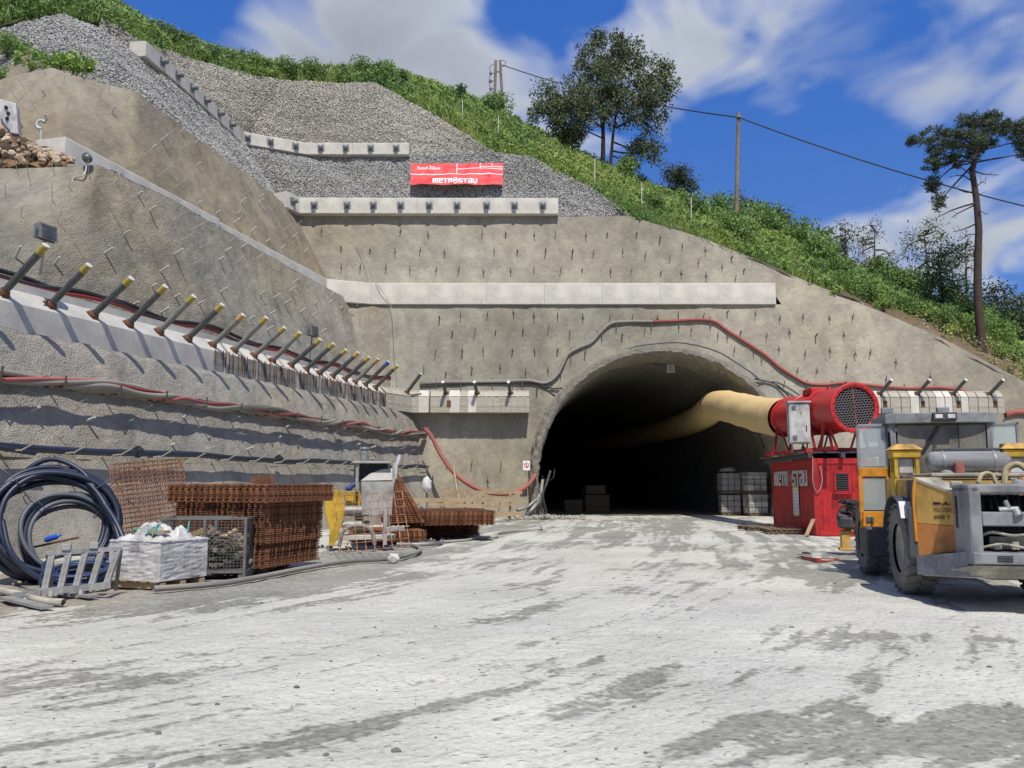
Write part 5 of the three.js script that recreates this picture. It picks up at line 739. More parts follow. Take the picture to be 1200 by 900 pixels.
// ================================================================== MINING VEHICLE
function hull(b, t) { // eight corners: bottom four and top four, each [x,y,z] counter-clockwise seen from above, starting front left
  const p = [...b, ...t].map((q) => v(...q)), f = [[0, 1, 5, 4], [1, 2, 6, 5], [2, 3, 7, 6], [3, 0, 4, 7], [4, 5, 6, 7], [3, 2, 1, 0]], pos = []; for (const [a, c, d, e] of f) for (const k of [a, c, d, a, d, e]) pos.push(p[k].x, p[k].y, p[k].z); const g = new THREE.BufferGeometry(); g.setAttribute('position', new THREE.BufferAttribute(new Float32Array(pos), 3)); g.computeVertexNormals(); return boxUV(g);
}
const WHEEL = (() => {
  const R = 0.66, w = 0.44, tyre = lathe([[0.36, -w / 2 + 0.03], [0.5, -w / 2], [R - 0.07, -w / 2 + 0.02], [R - 0.03, -w / 2 + 0.08], [R - 0.03, w / 2 - 0.08], [R - 0.07, w / 2 - 0.02], [0.5, w / 2], [0.36, w / 2 - 0.03]], 40), lugs = []; for (let i = 0; i < 24; i++) for (const s of [-1, 1]) { const g = new THREE.BoxGeometry(0.035, w * 0.46, 0.095); g.rotateX(s * 0.35); g.translate(R - 0.02, s * w * 0.24, 0); g.rotateY((i + (s > 0 ? 0.5 : 0)) / 24 * 6.2832); lugs.push(g); }
  const rim = merge([lathe([[0.0, 0.06], [0.12, 0.07], [0.14, 0.11], [0.17, 0.11], [0.2, 0.04], [0.3, 0.02], [0.33, 0.12], [0.37, 0.17], [0.37, -0.17], [0.0, -0.17]], 28), ...Array.from({ length: 10 }, (_, i) => new THREE.CylinderGeometry(0.016, 0.016, 0.04, 6).translate(Math.cos(i * 0.628) * 0.245, 0.05, Math.sin(i * 0.628) * 0.245))]);
  const out = {}; out.tyre = merge([tyre, ...lugs]).rotateZ(Math.PI / 2); out.rim = rim.rotateZ(Math.PI / 2); return out;
})();
function wheel(parent, x, y, z, k = 1) { const g = new THREE.Group(); g.name = 'wheel'; g.position.set(x, y, z); g.scale.setScalar(k); if (x > 0.15) g.rotation.y = Math.PI; parent.add(g); part(g, 'tyre', WHEEL.tyre, M.rubberDusty); part(g, 'rim', WHEEL.rim, M.dust); }
{
  const t = thing('mining_vehicle', 'dusty yellow and grey articulated mining vehicle with open cab doors', 'vehicle', [6.70, 0, -12.82], -12 * Math.PI / 180), cx = 0.15;
  wheel(t, -0.73, 0.66, 0); wheel(t, 1.03, 0.66, 0); wheel(t, -0.72, 0.63, -3.0, 0.96); wheel(t, 1.06, 0.63, -3.0, 0.96);
  part(t, 'axle', [cyl(v(-0.6, 0.66, 0), v(0.9, 0.66, 0), 0.13, 0.13, 14), new THREE.SphereGeometry(0.26, 16, 12).translate(cx, 0.64, 0), cyl(v(-0.6, 0.62, -3), v(0.9, 0.62, -3), 0.13, 0.13, 14)], M.truckDark);
  // chassis and side skirts
  part(t, 'chassis', [hull([[-0.42, 0.5, 1.5], [0.75, 0.5, 1.5], [0.75, 0.4, -0.9], [-0.42, 0.4, -0.9]], [[-0.42, 0.8, 1.5], [0.75, 0.8, 1.5], [0.75, 0.85, -0.9], [-0.42, 0.85, -0.9]]), bx(0.5, 0.5, 1.0, cx, 0.75, -1.3, 0.04)], M.truckDark);
  part(t, 'side_skirt', hull([[-0.46, 0.42, 1.75], [-0.30, 0.42, 1.75], [-0.45, 0.34, 0.72], [-0.84, 0.34, 0.72]], [[-0.46, 0.74, 1.75], [-0.30, 0.74, 1.75], [-0.45, 0.60, 0.72], [-0.84, 0.60, 0.72]]), M.truckGrey);
  part(t, 'side_skirt', hull([[0.7, 0.42, 1.75], [0.86, 0.42, 1.75], [1.1, 0.34, 0.42], [0.8, 0.34, 0.42]], [[0.7, 0.74, 1.75], [0.86, 0.74, 1.75], [1.1, 0.60, 0.42], [0.8, 0.60, 0.42]]), M.truckGrey);
  part(t, 'belly_plate', hull([[-0.44, 0.40, 1.7], [0.84, 0.40, 1.7], [1.0, 0.33, 0.74], [-0.78, 0.33, 0.74]], [[-0.44, 0.58, 1.92], [0.84, 0.58, 1.92], [1.0, 0.36, 0.74], [-0.78, 0.36, 0.74]]), M.dust);
  // engine hood: upper dusty yellow panels, lower orange panels, dark gap behind
  part(t, 'hood_panel', hull([[-0.36, 1.04, 1.2], [-0.30, 1.04, 1.2], [-0.74, 1.06, 0.72], [-0.81, 1.06, 0.72]], [[-0.36, 1.46, 1.2], [-0.30, 1.46, 1.2], [-0.74, 1.68, 0.72], [-0.81, 1.68, 0.72]]), M.dustyYellow); part(t, 'lower_hood_panel', hull([[-0.365, 0.72, 1.205], [-0.30, 0.72, 1.205], [-0.74, 0.60, 0.72], [-0.815, 0.60, 0.72]], [[-0.365, 1.033, 1.205], [-0.30, 1.033, 1.205], [-0.74, 1.053, 0.72], [-0.815, 1.053, 0.72]]), M.dustyOrange);
  part(t, 'hood_panel', hull([[0.72, 0.74, 1.22], [0.76, 0.74, 1.22], [1.0, 0.62, 0.3], [0.95, 0.62, 0.3]], [[0.72, 1.46, 1.22], [0.76, 1.46, 1.22], [1.0, 1.7, 0.3], [0.95, 1.7, 0.3]]), M.dustyYellow);
  part(t, 'hood_top', [hull([[-0.37, 1.44, 1.21], [-0.12, 1.44, 1.21], [-0.5, 1.66, 0.72], [-0.82, 1.665, 0.72]], [[-0.37, 1.475, 1.21], [-0.12, 1.475, 1.21], [-0.5, 1.69, 0.72], [-0.82, 1.70, 0.72]]), hull([[-0.82, 1.64, 0.715], [-0.45, 1.64, 0.715], [-0.45, 1.66, 0.27], [-0.72, 1.66, 0.27]], [[-0.82, 1.70, 0.715], [-0.45, 1.70, 0.715], [-0.45, 1.71, 0.27], [-0.72, 1.71, 0.27]])], M.dust); part(t, 'engine_block', [bx(0.7, 0.6, 1.2, 0.28, 1.02, 0.6, 0.03), bx(0.5, 0.3, 0.6, 0.3, 1.4, 0.4, 0.03)], M.truckDark);
  // writing on the hood
  const cv = document.createElement('canvas'); cv.width = 512; cv.height = 256; const x = cv.getContext('2d'); x.clearRect(0, 0, 512, 256); x.fillStyle = '#1b1f22'; x.fillRect(60, 42, 170, 26); x.font = 'bold 30px sans-serif'; x.fillText('', 0, 0); x.fillRect(236, 56, 200, 12); x.fillRect(320, 36, 46, 22); x.font = '74px sans-serif'; x.fillStyle = 'rgba(60,58,45,0.9)'; x.fillText('Atlas Copco', 62, 148, 400); x.fillStyle = '#1b1f22'; x.font = 'bold 58px sans-serif'; x.fillText('WAGNER', 66, 226, 240); x.fillText('15', 350, 226, 80);
  const ct = new THREE.CanvasTexture(cv); ct.colorSpace = THREE.SRGBColorSpace; const q = new THREE.BufferGeometry(), W4 = (s, y) => { const k = lerp(0.34, 0.86, s); return [lerp(-0.81, -0.36, k) - 0.004, y, lerp(0.72, 1.2, k) + 0.004]; }; q.setAttribute('position', new THREE.BufferAttribute(new Float32Array([...W4(0, 1.09), ...W4(1, 1.09), ...W4(1, 1.41), ...W4(0, 1.09), ...W4(1, 1.41), ...W4(0, 1.41)]), 3)); q.setAttribute('uv', new THREE.BufferAttribute(new Float32Array([0, 0, 1, 0, 1, 1, 0, 0, 1, 1, 0, 1]), 2)); q.computeVertexNormals(); part(t, 'lettering', q, new THREE.MeshStandardMaterial({ map: ct, transparent: true, roughness: 0.8 }));
  part(t, 'hood_edge_strip', tube([v(-0.83, 0.8, 0.73), v(-0.835, 1.1, 0.73), v(-0.835, 1.45, 0.73), v(-0.80, 1.70, 0.72)], 0.025, 6, 0.06), M.orange);
  // fenders: arched shells over the front wheels
  for (const s of [-0.73, 1.03]) { const a = []; for (let i = 0; i <= 14; i++) { const b = 1.0 + i / 14 * 1.85; a.push([Math.cos(b) * 0.76, Math.sin(b) * 0.76]); } for (let i = 14; i >= 0; i--) { const b = 1.0 + i / 14 * 1.85; a.push([Math.cos(b) * 0.735, Math.sin(b) * 0.735]); } const o = s < 0 ? -1 : 1, f = extr(a, 0.32).rotateY(-Math.PI / 2).translate(s + (o < 0 ? 0.07 : 0.25), 0.68, 0); part(t, 'fender', f, M.truckDark); part(t, 'fender_flap', hull([[s + o * 0.13 - 0.12, 1.12, 0.56], [s + o * 0.13 + 0.12, 1.12, 0.56], [s + o * 0.13 + 0.12, 1.12, 0.53], [s + o * 0.13 - 0.12, 1.12, 0.53]], [[s + o * 0.13 - 0.12, 1.36, 0.44], [s + o * 0.13 + 0.12, 1.36, 0.44], [s + o * 0.13 + 0.12, 1.36, 0.41], [s + o * 0.13 - 0.12, 1.36, 0.41]]), M.cabinet); }
  part(t, 'inner_fender', [bx(0.04, 0.8, 0.9, -0.47, 1.05, 0, 0.01), bx(0.13, 0.72, 0.05, -0.86, 0.92, 0.70, 0.01), bx(0.04, 0.5, 0.44, -0.80, 1.42, 0.48, 0.01)], M.truckDark);
  // body behind the hood, deck plate
  part(t, 'body_side', hull([[-0.72, 1.36, 0.26], [0.98, 1.36, 0.26], [1.0, 0.9, -1.7], [-0.72, 0.9, -1.7]], [[-0.72, 1.66, 0.26], [0.98, 1.66, 0.26], [1.0, 1.70, -1.7], [-0.72, 1.70, -1.7]]), M.dustyYellow); part(t, 'deck_plate', [bx(1.55, 0.05, 1.5, 0.32, 1.745, -0.55, 0.015), bx(0.4, 0.05, 0.5, -0.5, 1.72, -0.2, 0.01)], M.dust); part(t, 'grille_patch', bx(0.30, 0.02, 0.4, -0.54, 1.755, -0.1), M.greyCable);
  // air intake towers with hipped caps
  for (const ix of [-0.56, 1.06]) { const z = -0.95; part(t, 'intake_tower', merge([bx(0.05, 0.36, 0.05, ix - 0.16, 1.9, z + 0.14), bx(0.05, 0.36, 0.05, ix + 0.16, 1.9, z + 0.14), bx(0.05, 0.36, 0.05, ix - 0.16, 1.9, z - 0.14), bx(0.05, 0.36, 0.05, ix + 0.16, 1.9, z - 0.14), bx(0.06, 0.9, 0.3, ix - 0.16, 1.35, z)]), M.yellow); part(t, 'intake_band', bx(0.42, 0.12, 0.38, ix, 2.09, z, 0.015), M.yellow); part(t, 'intake_cap', merge([hull([[ix - 0.24, 2.16, z + 0.22], [ix + 0.24, 2.16, z + 0.22], [ix + 0.24, 2.16, z - 0.22], [ix - 0.24, 2.16, z - 0.22]], [[ix - 0.13, 2.25, z + 0.12], [ix + 0.13, 2.25, z + 0.12], [ix + 0.13, 2.25, z - 0.12], [ix - 0.13, 2.25, z - 0.12]])]), M.dustyYellow); part(t, 'intake_filter', bx(0.22, 0.26, 0.2, ix, 1.9, z, 0.03), M.cabinet); }
  // air tank on the deck
  part(t, 'air_tank', lathe([[0, -0.62], [0.08, -0.61], [0.14, -0.57], [0.165, -0.5], [0.165, 0.5], [0.14, 0.57], [0.08, 0.61], [0, 0.62]], 28).rotateZ(Math.PI / 2).translate(0.36, 1.965, -0.85), M.truckGrey); part(t, 'tank_strap', merge([-0.02, 0.72].map((q) => lathe([[0.168, -0.02], [0.174, -0.02], [0.174, 0.02], [0.168, 0.02]], 28).rotateZ(Math.PI / 2).translate(q, 1.965, -0.85))), M.galv); part(t, 'tank_rail', [bx(1.1, 0.05, 0.08, 0.4, 2.15, -0.85, 0.01), bx(0.05, 0.12, 0.05, -0.12, 2.18, -0.85), bx(0.05, 0.12, 0.05, 0.86, 2.18, -0.85)], M.truckDark); part(t, 'relief_valve_box', bx(0.13, 0.16, 0.12, 0.16, 1.86, -0.62, 0.01), M.redDusty); part(t, 'dome_fitting', new THREE.SphereGeometry(0.1, 14, 8, 0, 6.3, 0, 1.57).scale(1, 0.6, 1).translate(-0.03, 1.77, -0.6), M.truckGrey);
  // cab
  const zc = -2.2, x0 = -0.42, x1 = 1.10; part(t, 'cab_body', [bx(x1 - x0, 0.9, 1.25, (x0 + x1) / 2, 1.25, zc - 0.62, 0.03), bx(x1 - x0, 0.9, 0.05, (x0 + x1) / 2, 2.15, zc - 1.23, 0.01)], M.truckDark); for (const [px, lean] of [[x0, 0.09], [x1, -0.09]]) { part(t, 'cab_pillar', bar(v(px, 1.65, zc + 0.02), v(px - lean * 0.3, 2.68, zc - 0.04), 0.085, 0.07), M.truckGrey); part(t, 'cab_pillar', bar(v(px, 1.65, zc - 1.2), v(px, 2.68, zc - 1.2), 0.07), M.truckDark); }
  const rp = []; for (let i = 0; i <= 12; i++) { const u = i / 12 * 2 - 1; rp.push([0.34 + u * 0.88, 0.16 * (1 - u * u * u * u)]); } rp.push([1.22, -1.25], [-0.54, -1.25]); part(t, 'cab_roof', extr(rp, 0.15, 0.015, 2).rotateX(-Math.PI / 2).scale(1, 1, 1).translate(0, 2.68, zc).applyMatrix4(new THREE.Matrix4().makeScale(1, 1, 1)), M.truckGrey);
  { const roof = t.children[t.children.length - 1].geometry, p = roof.attributes.position; for (let i = 0; i < p.count; i++) p.setZ(i, 2 * zc - p.getZ(i)); const n = p.count / 3; for (let i = 0; i < n; i++) { const a = [p.getX(i * 3 + 1), p.getY(i * 3 + 1), p.getZ(i * 3 + 1)], b = [p.getX(i * 3 + 2), p.getY(i * 3 + 2), p.getZ(i * 3 + 2)]; p.setXYZ(i * 3 + 1, ...b); p.setXYZ(i * 3 + 2, ...a); } roof.computeVertexNormals(); }
  part(t, 'windscreen', bx(x1 - x0 - 0.1, 0.96, 0.012, (x0 + x1) / 2, 2.19, zc + 0.0), M.dustyGlass); part(t, 'windscreen_seal', [bx(x1 - x0 - 0.08, 0.05, 0.03, (x0 + x1) / 2, 2.66, zc + 0.01), bx(x1 - x0 - 0.08, 0.06, 0.03, (x0 + x1) / 2, 1.72, zc + 0.01), bx(0.012, 0.95, 0.014, 0.62, 2.19, zc + 0.012)], M.truckDark); part(t, 'wiper', [bar(v(0.28, 2.62, zc + 0.04), v(-0.02, 2.12, zc + 0.04), 0.022), bar(v(0.33, 2.62, zc + 0.05), v(0.05, 2.2, zc + 0.05), 0.014)], M.black);
  part(t, 'seat', [bx(0.5, 0.5, 0.12, 0.4, 2.0, zc - 0.85, 0.04), bx(0.5, 0.12, 0.5, 0.4, 1.78, zc - 0.6, 0.04), bx(0.26, 0.2, 0.1, 0.4, 2.36, zc - 0.86, 0.03)], M.black); part(t, 'steering_wheel', new THREE.TorusGeometry(0.17, 0.015, 8, 24).rotateX(-0.7).translate(0.4, 1.98, zc - 0.3), M.black);
  const lh = part(t, 'light_bar', bx(0.38, 0.14, 0.1, 0.36, 2.77, zc + 0.2, 0.015), M.truckDark); for (const lx of [0.26, 0.46]) part(lh, 'lamp_lens', bx(0.12, 0.07, 0.02, lx, 2.77, zc + 0.252, 0.008), M.whiteCap); for (const [lx, ly] of [[-0.42, 2.94], [0.52, 2.93]]) { const b = part(t, 'work_light', bx(0.2, 0.11, 0.12, lx, ly, zc - 0.5, 0.015), M.truckGrey); part(b, 'light_bracket', bx(0.04, 0.12, 0.04, lx, ly - 0.08, zc - 0.5), M.truckDark); }
  // open doors: framed leaves swung square to the cab
  for (const [a, b] of [[-1.03, -0.50], [1.10, 1.63]]) { const z = zc - 0.15, m = (a + b) / 2, w = b - a, d = new THREE.Group(); d.name = 'cab_door'; t.add(d); part(d, 'upper_frame', [bx(0.05, 0.78, 0.05, a + 0.025, 2.29, z, 0.008), bx(0.05, 0.78, 0.05, b - 0.025, 2.29, z, 0.008), bx(w, 0.05, 0.05, m, 2.655, z, 0.008), bx(w, 0.04, 0.05, m, 1.92, z, 0.008)], M.truckGrey); part(d, 'upper_pane', bx(w - 0.09, 0.7, 0.01, m, 2.29, z), M.glass); part(d, 'lower_frame', [bx(0.07, 1.05, 0.06, a + 0.035, 1.38, z, 0.01), bx(0.06, 1.05, 0.06, b - 0.03, 1.38, z, 0.01), bx(w, 0.16, 0.06, m, 1.82, z, 0.01), bx(w, 0.28, 0.06, m, 0.99, z, 0.01)], M.orange); part(d, 'lower_pane', bx(w - 0.12, 0.62, 0.01, m, 1.44, z), M.glass); part(d, 'pane_seal', [bx(w - 0.12, 0.03, 0.03, m, 1.74, z), bx(w - 0.12, 0.03, 0.03, m, 1.14, z)], M.black); part(d, 'handle', [bx(0.09, 0.1, 0.03, a + 0.14, 0.99, z + 0.035, 0.01), bx(0.03, 0.12, 0.05, a + 0.2, 0.98, z + 0.06, 0.01)], M.galvDark); }
  part(t, 'step_box', [bx(0.5, 0.5, 0.7, -0.76, 0.62, -2.3, 0.04), bx(0.5, 0.5, 0.7, 1.3, 0.62, -2.3, 0.04)], M.truckDark); part(t, 'rear_body', [bx(1.6, 0.9, 1.6, cx + 0.15, 1.2, -4.3, 0.06), bx(1.4, 0.5, 0.8, cx + 0.15, 1.9, -4.4, 0.05)], M.dustyYellow);
  // grey front frame with two openings
  const fz0 = 1.24, fz1 = 1.96, fl = -0.47, fr = 0.86, fm = (fl + fr) / 2, fw = fr - fl; const F = [bx(0.15, 1.0, fz1 - fz0, fl + 0.075, 1.09, (fz0 + fz1) / 2, 0.03), bx(0.15, 1.0, fz1 - fz0, fr - 0.075, 1.09, (fz0 + fz1) / 2, 0.03), bx(fw, 0.14, fz1 - fz0, fm, 1.545, (fz0 + fz1) / 2, 0.045)]; part(t, 'front_frame', F, M.truckGrey); part(t, 'cross_beam', bx(fw - 0.3, 0.18, 0.3, fm, 1.165, 1.8, 0.02), M.truckGrey); const bp = part(t, 'bumper', [bx(fw - 0.02, 0.15, 0.36, fm, 0.675, 1.82, 0.02), bx(fw * 0.72, 0.1, 0.2, fm, 0.56, 1.75, 0.02)], M.truckGrey); part(bp, 'bumper_slot', merge([0, 1, 2].map((i) => bx(0.18, 0.012, 0.02, -0.1, 0.645 + i * 0.03, 2.0))), M.black);
  part(t, 'frame_slot', bx(0.012, 0.42, 0.09, fl - 0.002, 1.24, 1.42), M.black); part(t, 'lock_pin', cyl(v(fl - 0.02, 1.2, 1.44), v(fl - 0.02, 1.36, 1.4), 0.022, 0.018, 8), M.rustPale); part(t, 'tow_bracket', [bx(0.12, 0.22, 0.24, 0.3, 0.5, 1.86, 0.02), bx(0.3, 0.05, 0.2, 0.45, 0.56, 1.94, 0.01), cyl(v(0.22, 0.5, 1.97), v(0.42, 0.5, 1.97), 0.03)], M.truckDark);
  part(t, 'back_plate', bx(fw - 0.3, 0.8, 0.04, fm, 1.06, fz0 + 0.02), M.truckDark); const hs = []; const R = rng(4); for (let i = 0; i < 13; i++) { const hx = fl + 0.2 + i * 0.073; hs.push(tube([v(hx, 1.46, 1.5 + R() * 0.1), v(hx + (R() - 0.5) * 0.04, 1.3, 1.6 + R() * 0.08), v(hx + (R() - 0.5) * 0.06, 1.02, 1.5)], 0.026, 6, 0.06)); } part(t, 'hose_bundle', merge(hs), M.blackCable); part(t, 'pale_hose', [tube([v(-0.32, 0.92, 1.7), v(-0.2, 1.0, 1.85), v(0.05, 0.96, 1.88), v(0.3, 1.0, 1.85), v(0.45, 1.05, 1.7)], 0.02, 6, 0.06), tube([v(-0.3, 0.8, 1.8), v(-0.1, 0.85, 1.9), v(0.2, 0.8, 1.9)], 0.016, 6, 0.06)], M.creamHose); part(t, 'fitting', [cyl(v(-0.12, 0.78, 1.82), v(-0.12, 0.86, 1.82), 0.045, 0.045, 10), cyl(v(0.08, 0.78, 1.82), v(0.08, 0.88, 1.82), 0.05, 0.05, 10), bx(0.5, 0.16, 0.04, 0.1, 0.85, 1.6)], M.dust); part(t, 'coupling', [cyl(v(-0.1, 1.27, 1.88), v(0.12, 1.29, 1.9), 0.05, 0.04, 10), cyl(v(0.02, 1.28, 1.9), v(-0.02, 1.4, 1.88), 0.035, 0.03, 8), cyl(v(0.08, 1.28, 1.92), v(0.1, 1.2, 1.97), 0.05, 0.06, 10)], M.galv);
  part(t, 'hose_arch', [tube([v(-0.12, 1.62, 1.2), v(-0.05, 1.74, 1.15), v(0.08, 1.74, 1.1), v(0.14, 1.6, 1.1)], 0.03, 7, 0.05), tube([v(0.3, 1.6, 0.9), v(0.36, 1.82, 0.85), v(0.48, 1.88, 0.9), v(0.6, 1.74, 1.1), v(0.68, 1.6, 1.3)], 0.045, 8, 0.05), tube([v(0.6, 1.62, 1.3), v(0.72, 1.7, 1.2), v(0.86, 1.7, 1.2), v(0.95, 1.6, 1.3)], 0.055, 8, 0.05), tube([v(0.7, 1.62, 1.5), v(0.82, 1.69, 1.4), v(0.95, 1.68, 1.4)], 0.05, 8, 0.05)], std([0.42, 0.36, 0.2], { map: DIRT, roughness: 0.8 })); part(t, 'round_cover', new THREE.SphereGeometry(0.1, 14, 8, 0, 6.3, 0, 1.57).scale(1, 0.7, 1).translate(0.35, 1.6, 1.3), M.truckGrey); part(t, 'pale_block', bx(0.14, 0.1, 0.12, -0.40, 1.60, 1.2, 0.02), M.dust);
}
console.log('vehicle');
{ // drill rig behind it
  const g = thing('drill_rig', 'yellow and black drilling rig with hoses, half hidden behind the mining vehicle', 'vehicle', [8.35, 0, -20.6], -0.2); const R = rng(31);
  part(g, 'chassis', [bx(1.4, 0.5, 2.4, 1.3, 0.85, -1.0, 0.06), bx(1.0, 0.6, 1.0, 1.4, 1.3, -1.4, 0.06)], M.yellow); const w = new THREE.Group(); w.name = 'wheel'; w.position.set(0.45, 0.36, 0.3); w.scale.setScalar(0.55); g.add(w); part(w, 'tyre', WHEEL.tyre, M.rubber); part(w, 'rim', WHEEL.rim, M.galvDark); const w2 = w.clone(); w2.position.set(0.45, 0.36, -1.8); g.add(w2);
  part(g, 'boom', [cyl(v(0.7, 0.85, -0.2), v(-0.2, 0.62, 0.6), 0.13, 0.1, 12), cyl(v(0.6, 1.1, 0), v(0.1, 0.7, 0.5), 0.06, 0.05, 10), bx(0.3, 0.34, 0.3, 0.1, 0.62, 0.4, 0.04), bx(0.24, 0.3, 0.24, 0.4, 0.7, 0.2, 0.04)], M.dustyYellow); part(g, 'boom_foot', [bx(0.2, 0.42, 0.2, -0.5, 0.34, 0.6, 0.03), bx(0.3, 0.06, 0.3, -0.5, 0.12, 0.6, 0.02), cyl(v(-0.5, 0.5, 0.6), v(0.2, 0.66, 0.4), 0.07, 0.07, 10)], M.dustyYellow); part(g, 'drill_head', [bx(0.3, 0.26, 0.42, -0.48, 0.72, 0.6, 0.05), cyl(v(-0.66, 0.88, 0.66), v(-0.1, 0.72, 0.62), 0.085, 0.07, 12), cyl(v(-0.55, 0.98, 0.5), v(-0.2, 0.92, 0.62), 0.06, 0.06, 10), bx(0.2, 0.1, 0.24, -0.5, 1.0, 0.6, 0.03), cyl(v(-0.3, 0.5, 0.7), v(0.3, 0.42, 0.55), 0.05, 0.05, 10)], M.truckDark); part(g, 'feed_parts', [bx(0.16, 0.2, 0.16, -0.18, 0.45, 0.72, 0.03), bx(0.12, 0.3, 0.12, 0.1, 0.5, 0.7, 0.02), cyl(v(-0.1, 0.62, 0.78), v(0.3, 0.75, 0.6), 0.05, 0.04, 10)], M.dustyYellow);
  const hs = []; for (let i = 0; i < 22; i++) { const a = R() * 1.3 - 0.15, b = R() * 1.4 - 0.2; hs.push(tube([v(-0.6 + a * 0.2, 1.1 + b * 0.1, 0.6 + a * 0.2), v(-0.4 + a * 0.2, 0.95 + b * 0.25, 0.75), v(-0.15 + a * 0.15, 0.7 + b * 0.15, 0.7), v(0.15 + b * 0.2, 0.85 + a * 0.25, 0.5), v(0.55, 1.1 + b * 0.35, 0.1)], 0.026, 6, 0.08)); } part(g, 'hoses', merge(hs), M.blackCable);
  part(g, 'mast', [bx(0.07, 1.2, 0.07, 0.42, 2.2, 0.5, 0.01), bx(0.2, 0.22, 0.2, 0.5, 2.3, 0.5, 0.03), bx(0.24, 0.16, 0.24, 0.42, 1.72, 0.5, 0.02), bx(0.16, 0.1, 0.16, 0.42, 2.62, 0.5, 0.02), bx(0.06, 1.0, 0.06, 0.62, 1.4, 0.3, 0.01)], M.yellow); part(g, 'mast_lamp', bx(0.24, 0.16, 0.2, 0.5, 1.52, 0.5, 0.03), M.truckDark);
}

// ================================================================== THE LEFT SIDE: HOSES, RACK, PALLETS, REBAR
function coil(name, label, centre, normal, R0, turns, r, mat, spread, seed, wob = 0.05, uneven = 0.12) { // loops of stiff pipe standing in a plane
  const R = rng(seed), n = normal.clone().normalize(), a = new V3().crossVectors(v(0, 1, 0), n).normalize(), b = new V3().crossVectors(n, a).normalize(), list = [], g = thing(name, label, 'hose coil');
  for (let k = 0; k < turns; k++) { const rr = R0 * (1 - uneven * R()), off = (k / turns - 0.5) * spread, ox = (R() - 0.5) * wob * 2, oy = -(R0 - rr) + (R() - 0.2) * wob, ph = R() * 6, p = []; for (let i = 0; i < 24; i++) { const t = i / 24 * 6.2832, q = rr * (1 + 0.05 * Math.sin(2 * t + ph) + 0.02 * Math.sin(3 * t)); p.push(centre.clone().addScaledVector(a, Math.cos(t) * q * 1.02 + ox).addScaledVector(b, Math.sin(t) * q + oy).addScaledVector(n, off + Math.sin(t + ph) * 0.03)); } part(g, 'loop', tube(p, r, 10, 0.08, true), mat); }
  for (const t of [0.6, 2.4]) { const p = centre.clone().addScaledVector(a, Math.cos(t) * R0 * 0.95).addScaledVector(b, Math.sin(t) * R0 * 0.95); part(g, 'strap', new THREE.TorusGeometry(spread * 0.5 + r * 1.5, 0.008, 5, 16).applyMatrix4(new THREE.Matrix4().lookAt(v(0, 0, 0), a.clone().multiplyScalar(-Math.sin(t)).addScaledVector(b, Math.cos(t)), n)).translate(p.x, p.y, p.z), M.greyHose); }
  return g;
}
const nW = v(0.55, 0.32, 0.77);
coil('hose_coil', 'big coil of thick navy black pipe leaning against the side wall', v(-7.75, 1.06, -14.6), nW, 1.02, 11, 0.047, M.navyHose, 0.5, 3, 0.07, 0.2);
coil('hose_coil', 'smaller coil of dusty grey pipe nested inside the big navy coil', v(-7.55, 0.80, -14.75), nW, 0.74, 8, 0.04, M.greyHose, 0.36, 4, 0.04, 0.16);
coil('hose_coil', 'flat coil of blue hose lying on the ground behind the steel rack', v(-6.75, 0.24, -13.55), v(0.05, 1, 0.25), 0.5, 9, 0.026, M.blueHose, 0.34, 6, 0.06, 0.25);
{ // loose lengths hanging from the big coil
  const q = (px, py, zd) => P(px, py, zd);
  solo('loose_pipe', tube([q(2, 600, 14.6), q(10, 575, 14.7), q(40, 545, 14.9), q(62, 538, 15), q(95, 552, 15), q(118, 585, 14.8), q(136, 612, 14.6), q(150, 645, 14.4)], 0.045, 10, 0.1), M.navyHose, 'thick navy pipe arching out over the big coil to the right', 'pipe');
  solo('loose_pipe', tube([q(8, 570, 14.8), q(35, 552, 14.9), q(70, 548, 15), q(105, 568, 14.9), q(128, 600, 14.7), q(143, 642, 14.4)], 0.045, 10, 0.1), M.navyHose, 'second navy pipe arching just under the first, beside the coil', 'pipe');
  solo('loose_pipe', tube([q(3, 610, 14.0), q(12, 645, 13.7), q(35, 670, 13.4), q(60, 684, 13.2)], 0.04, 10, 0.1), M.navyHose, 'navy pipe end curving down from the big coil to the ground', 'pipe');
  solo('blue_bottle', merge([lathe([[0, -0.13], [0.04, -0.13], [0.048, -0.1], [0.048, 0.06], [0.02, 0.1], [0.02, 0.14], [0, 0.14]], 16)]).rotateZ(-1.25).translate(...q(62, 630, 14.7).toArray()), std([0.02, 0.09, 0.5], { roughness: 0.35 }), 'bright blue bottle lying inside the hose coil', 'bottle');
  solo('rusty_bar', bar(q(40, 641, 14.8), q(92, 630, 15.0), 0.05, 0.035), M.orangeRust, 'rusty flat bar lying through the hose coil', 'bar');
}
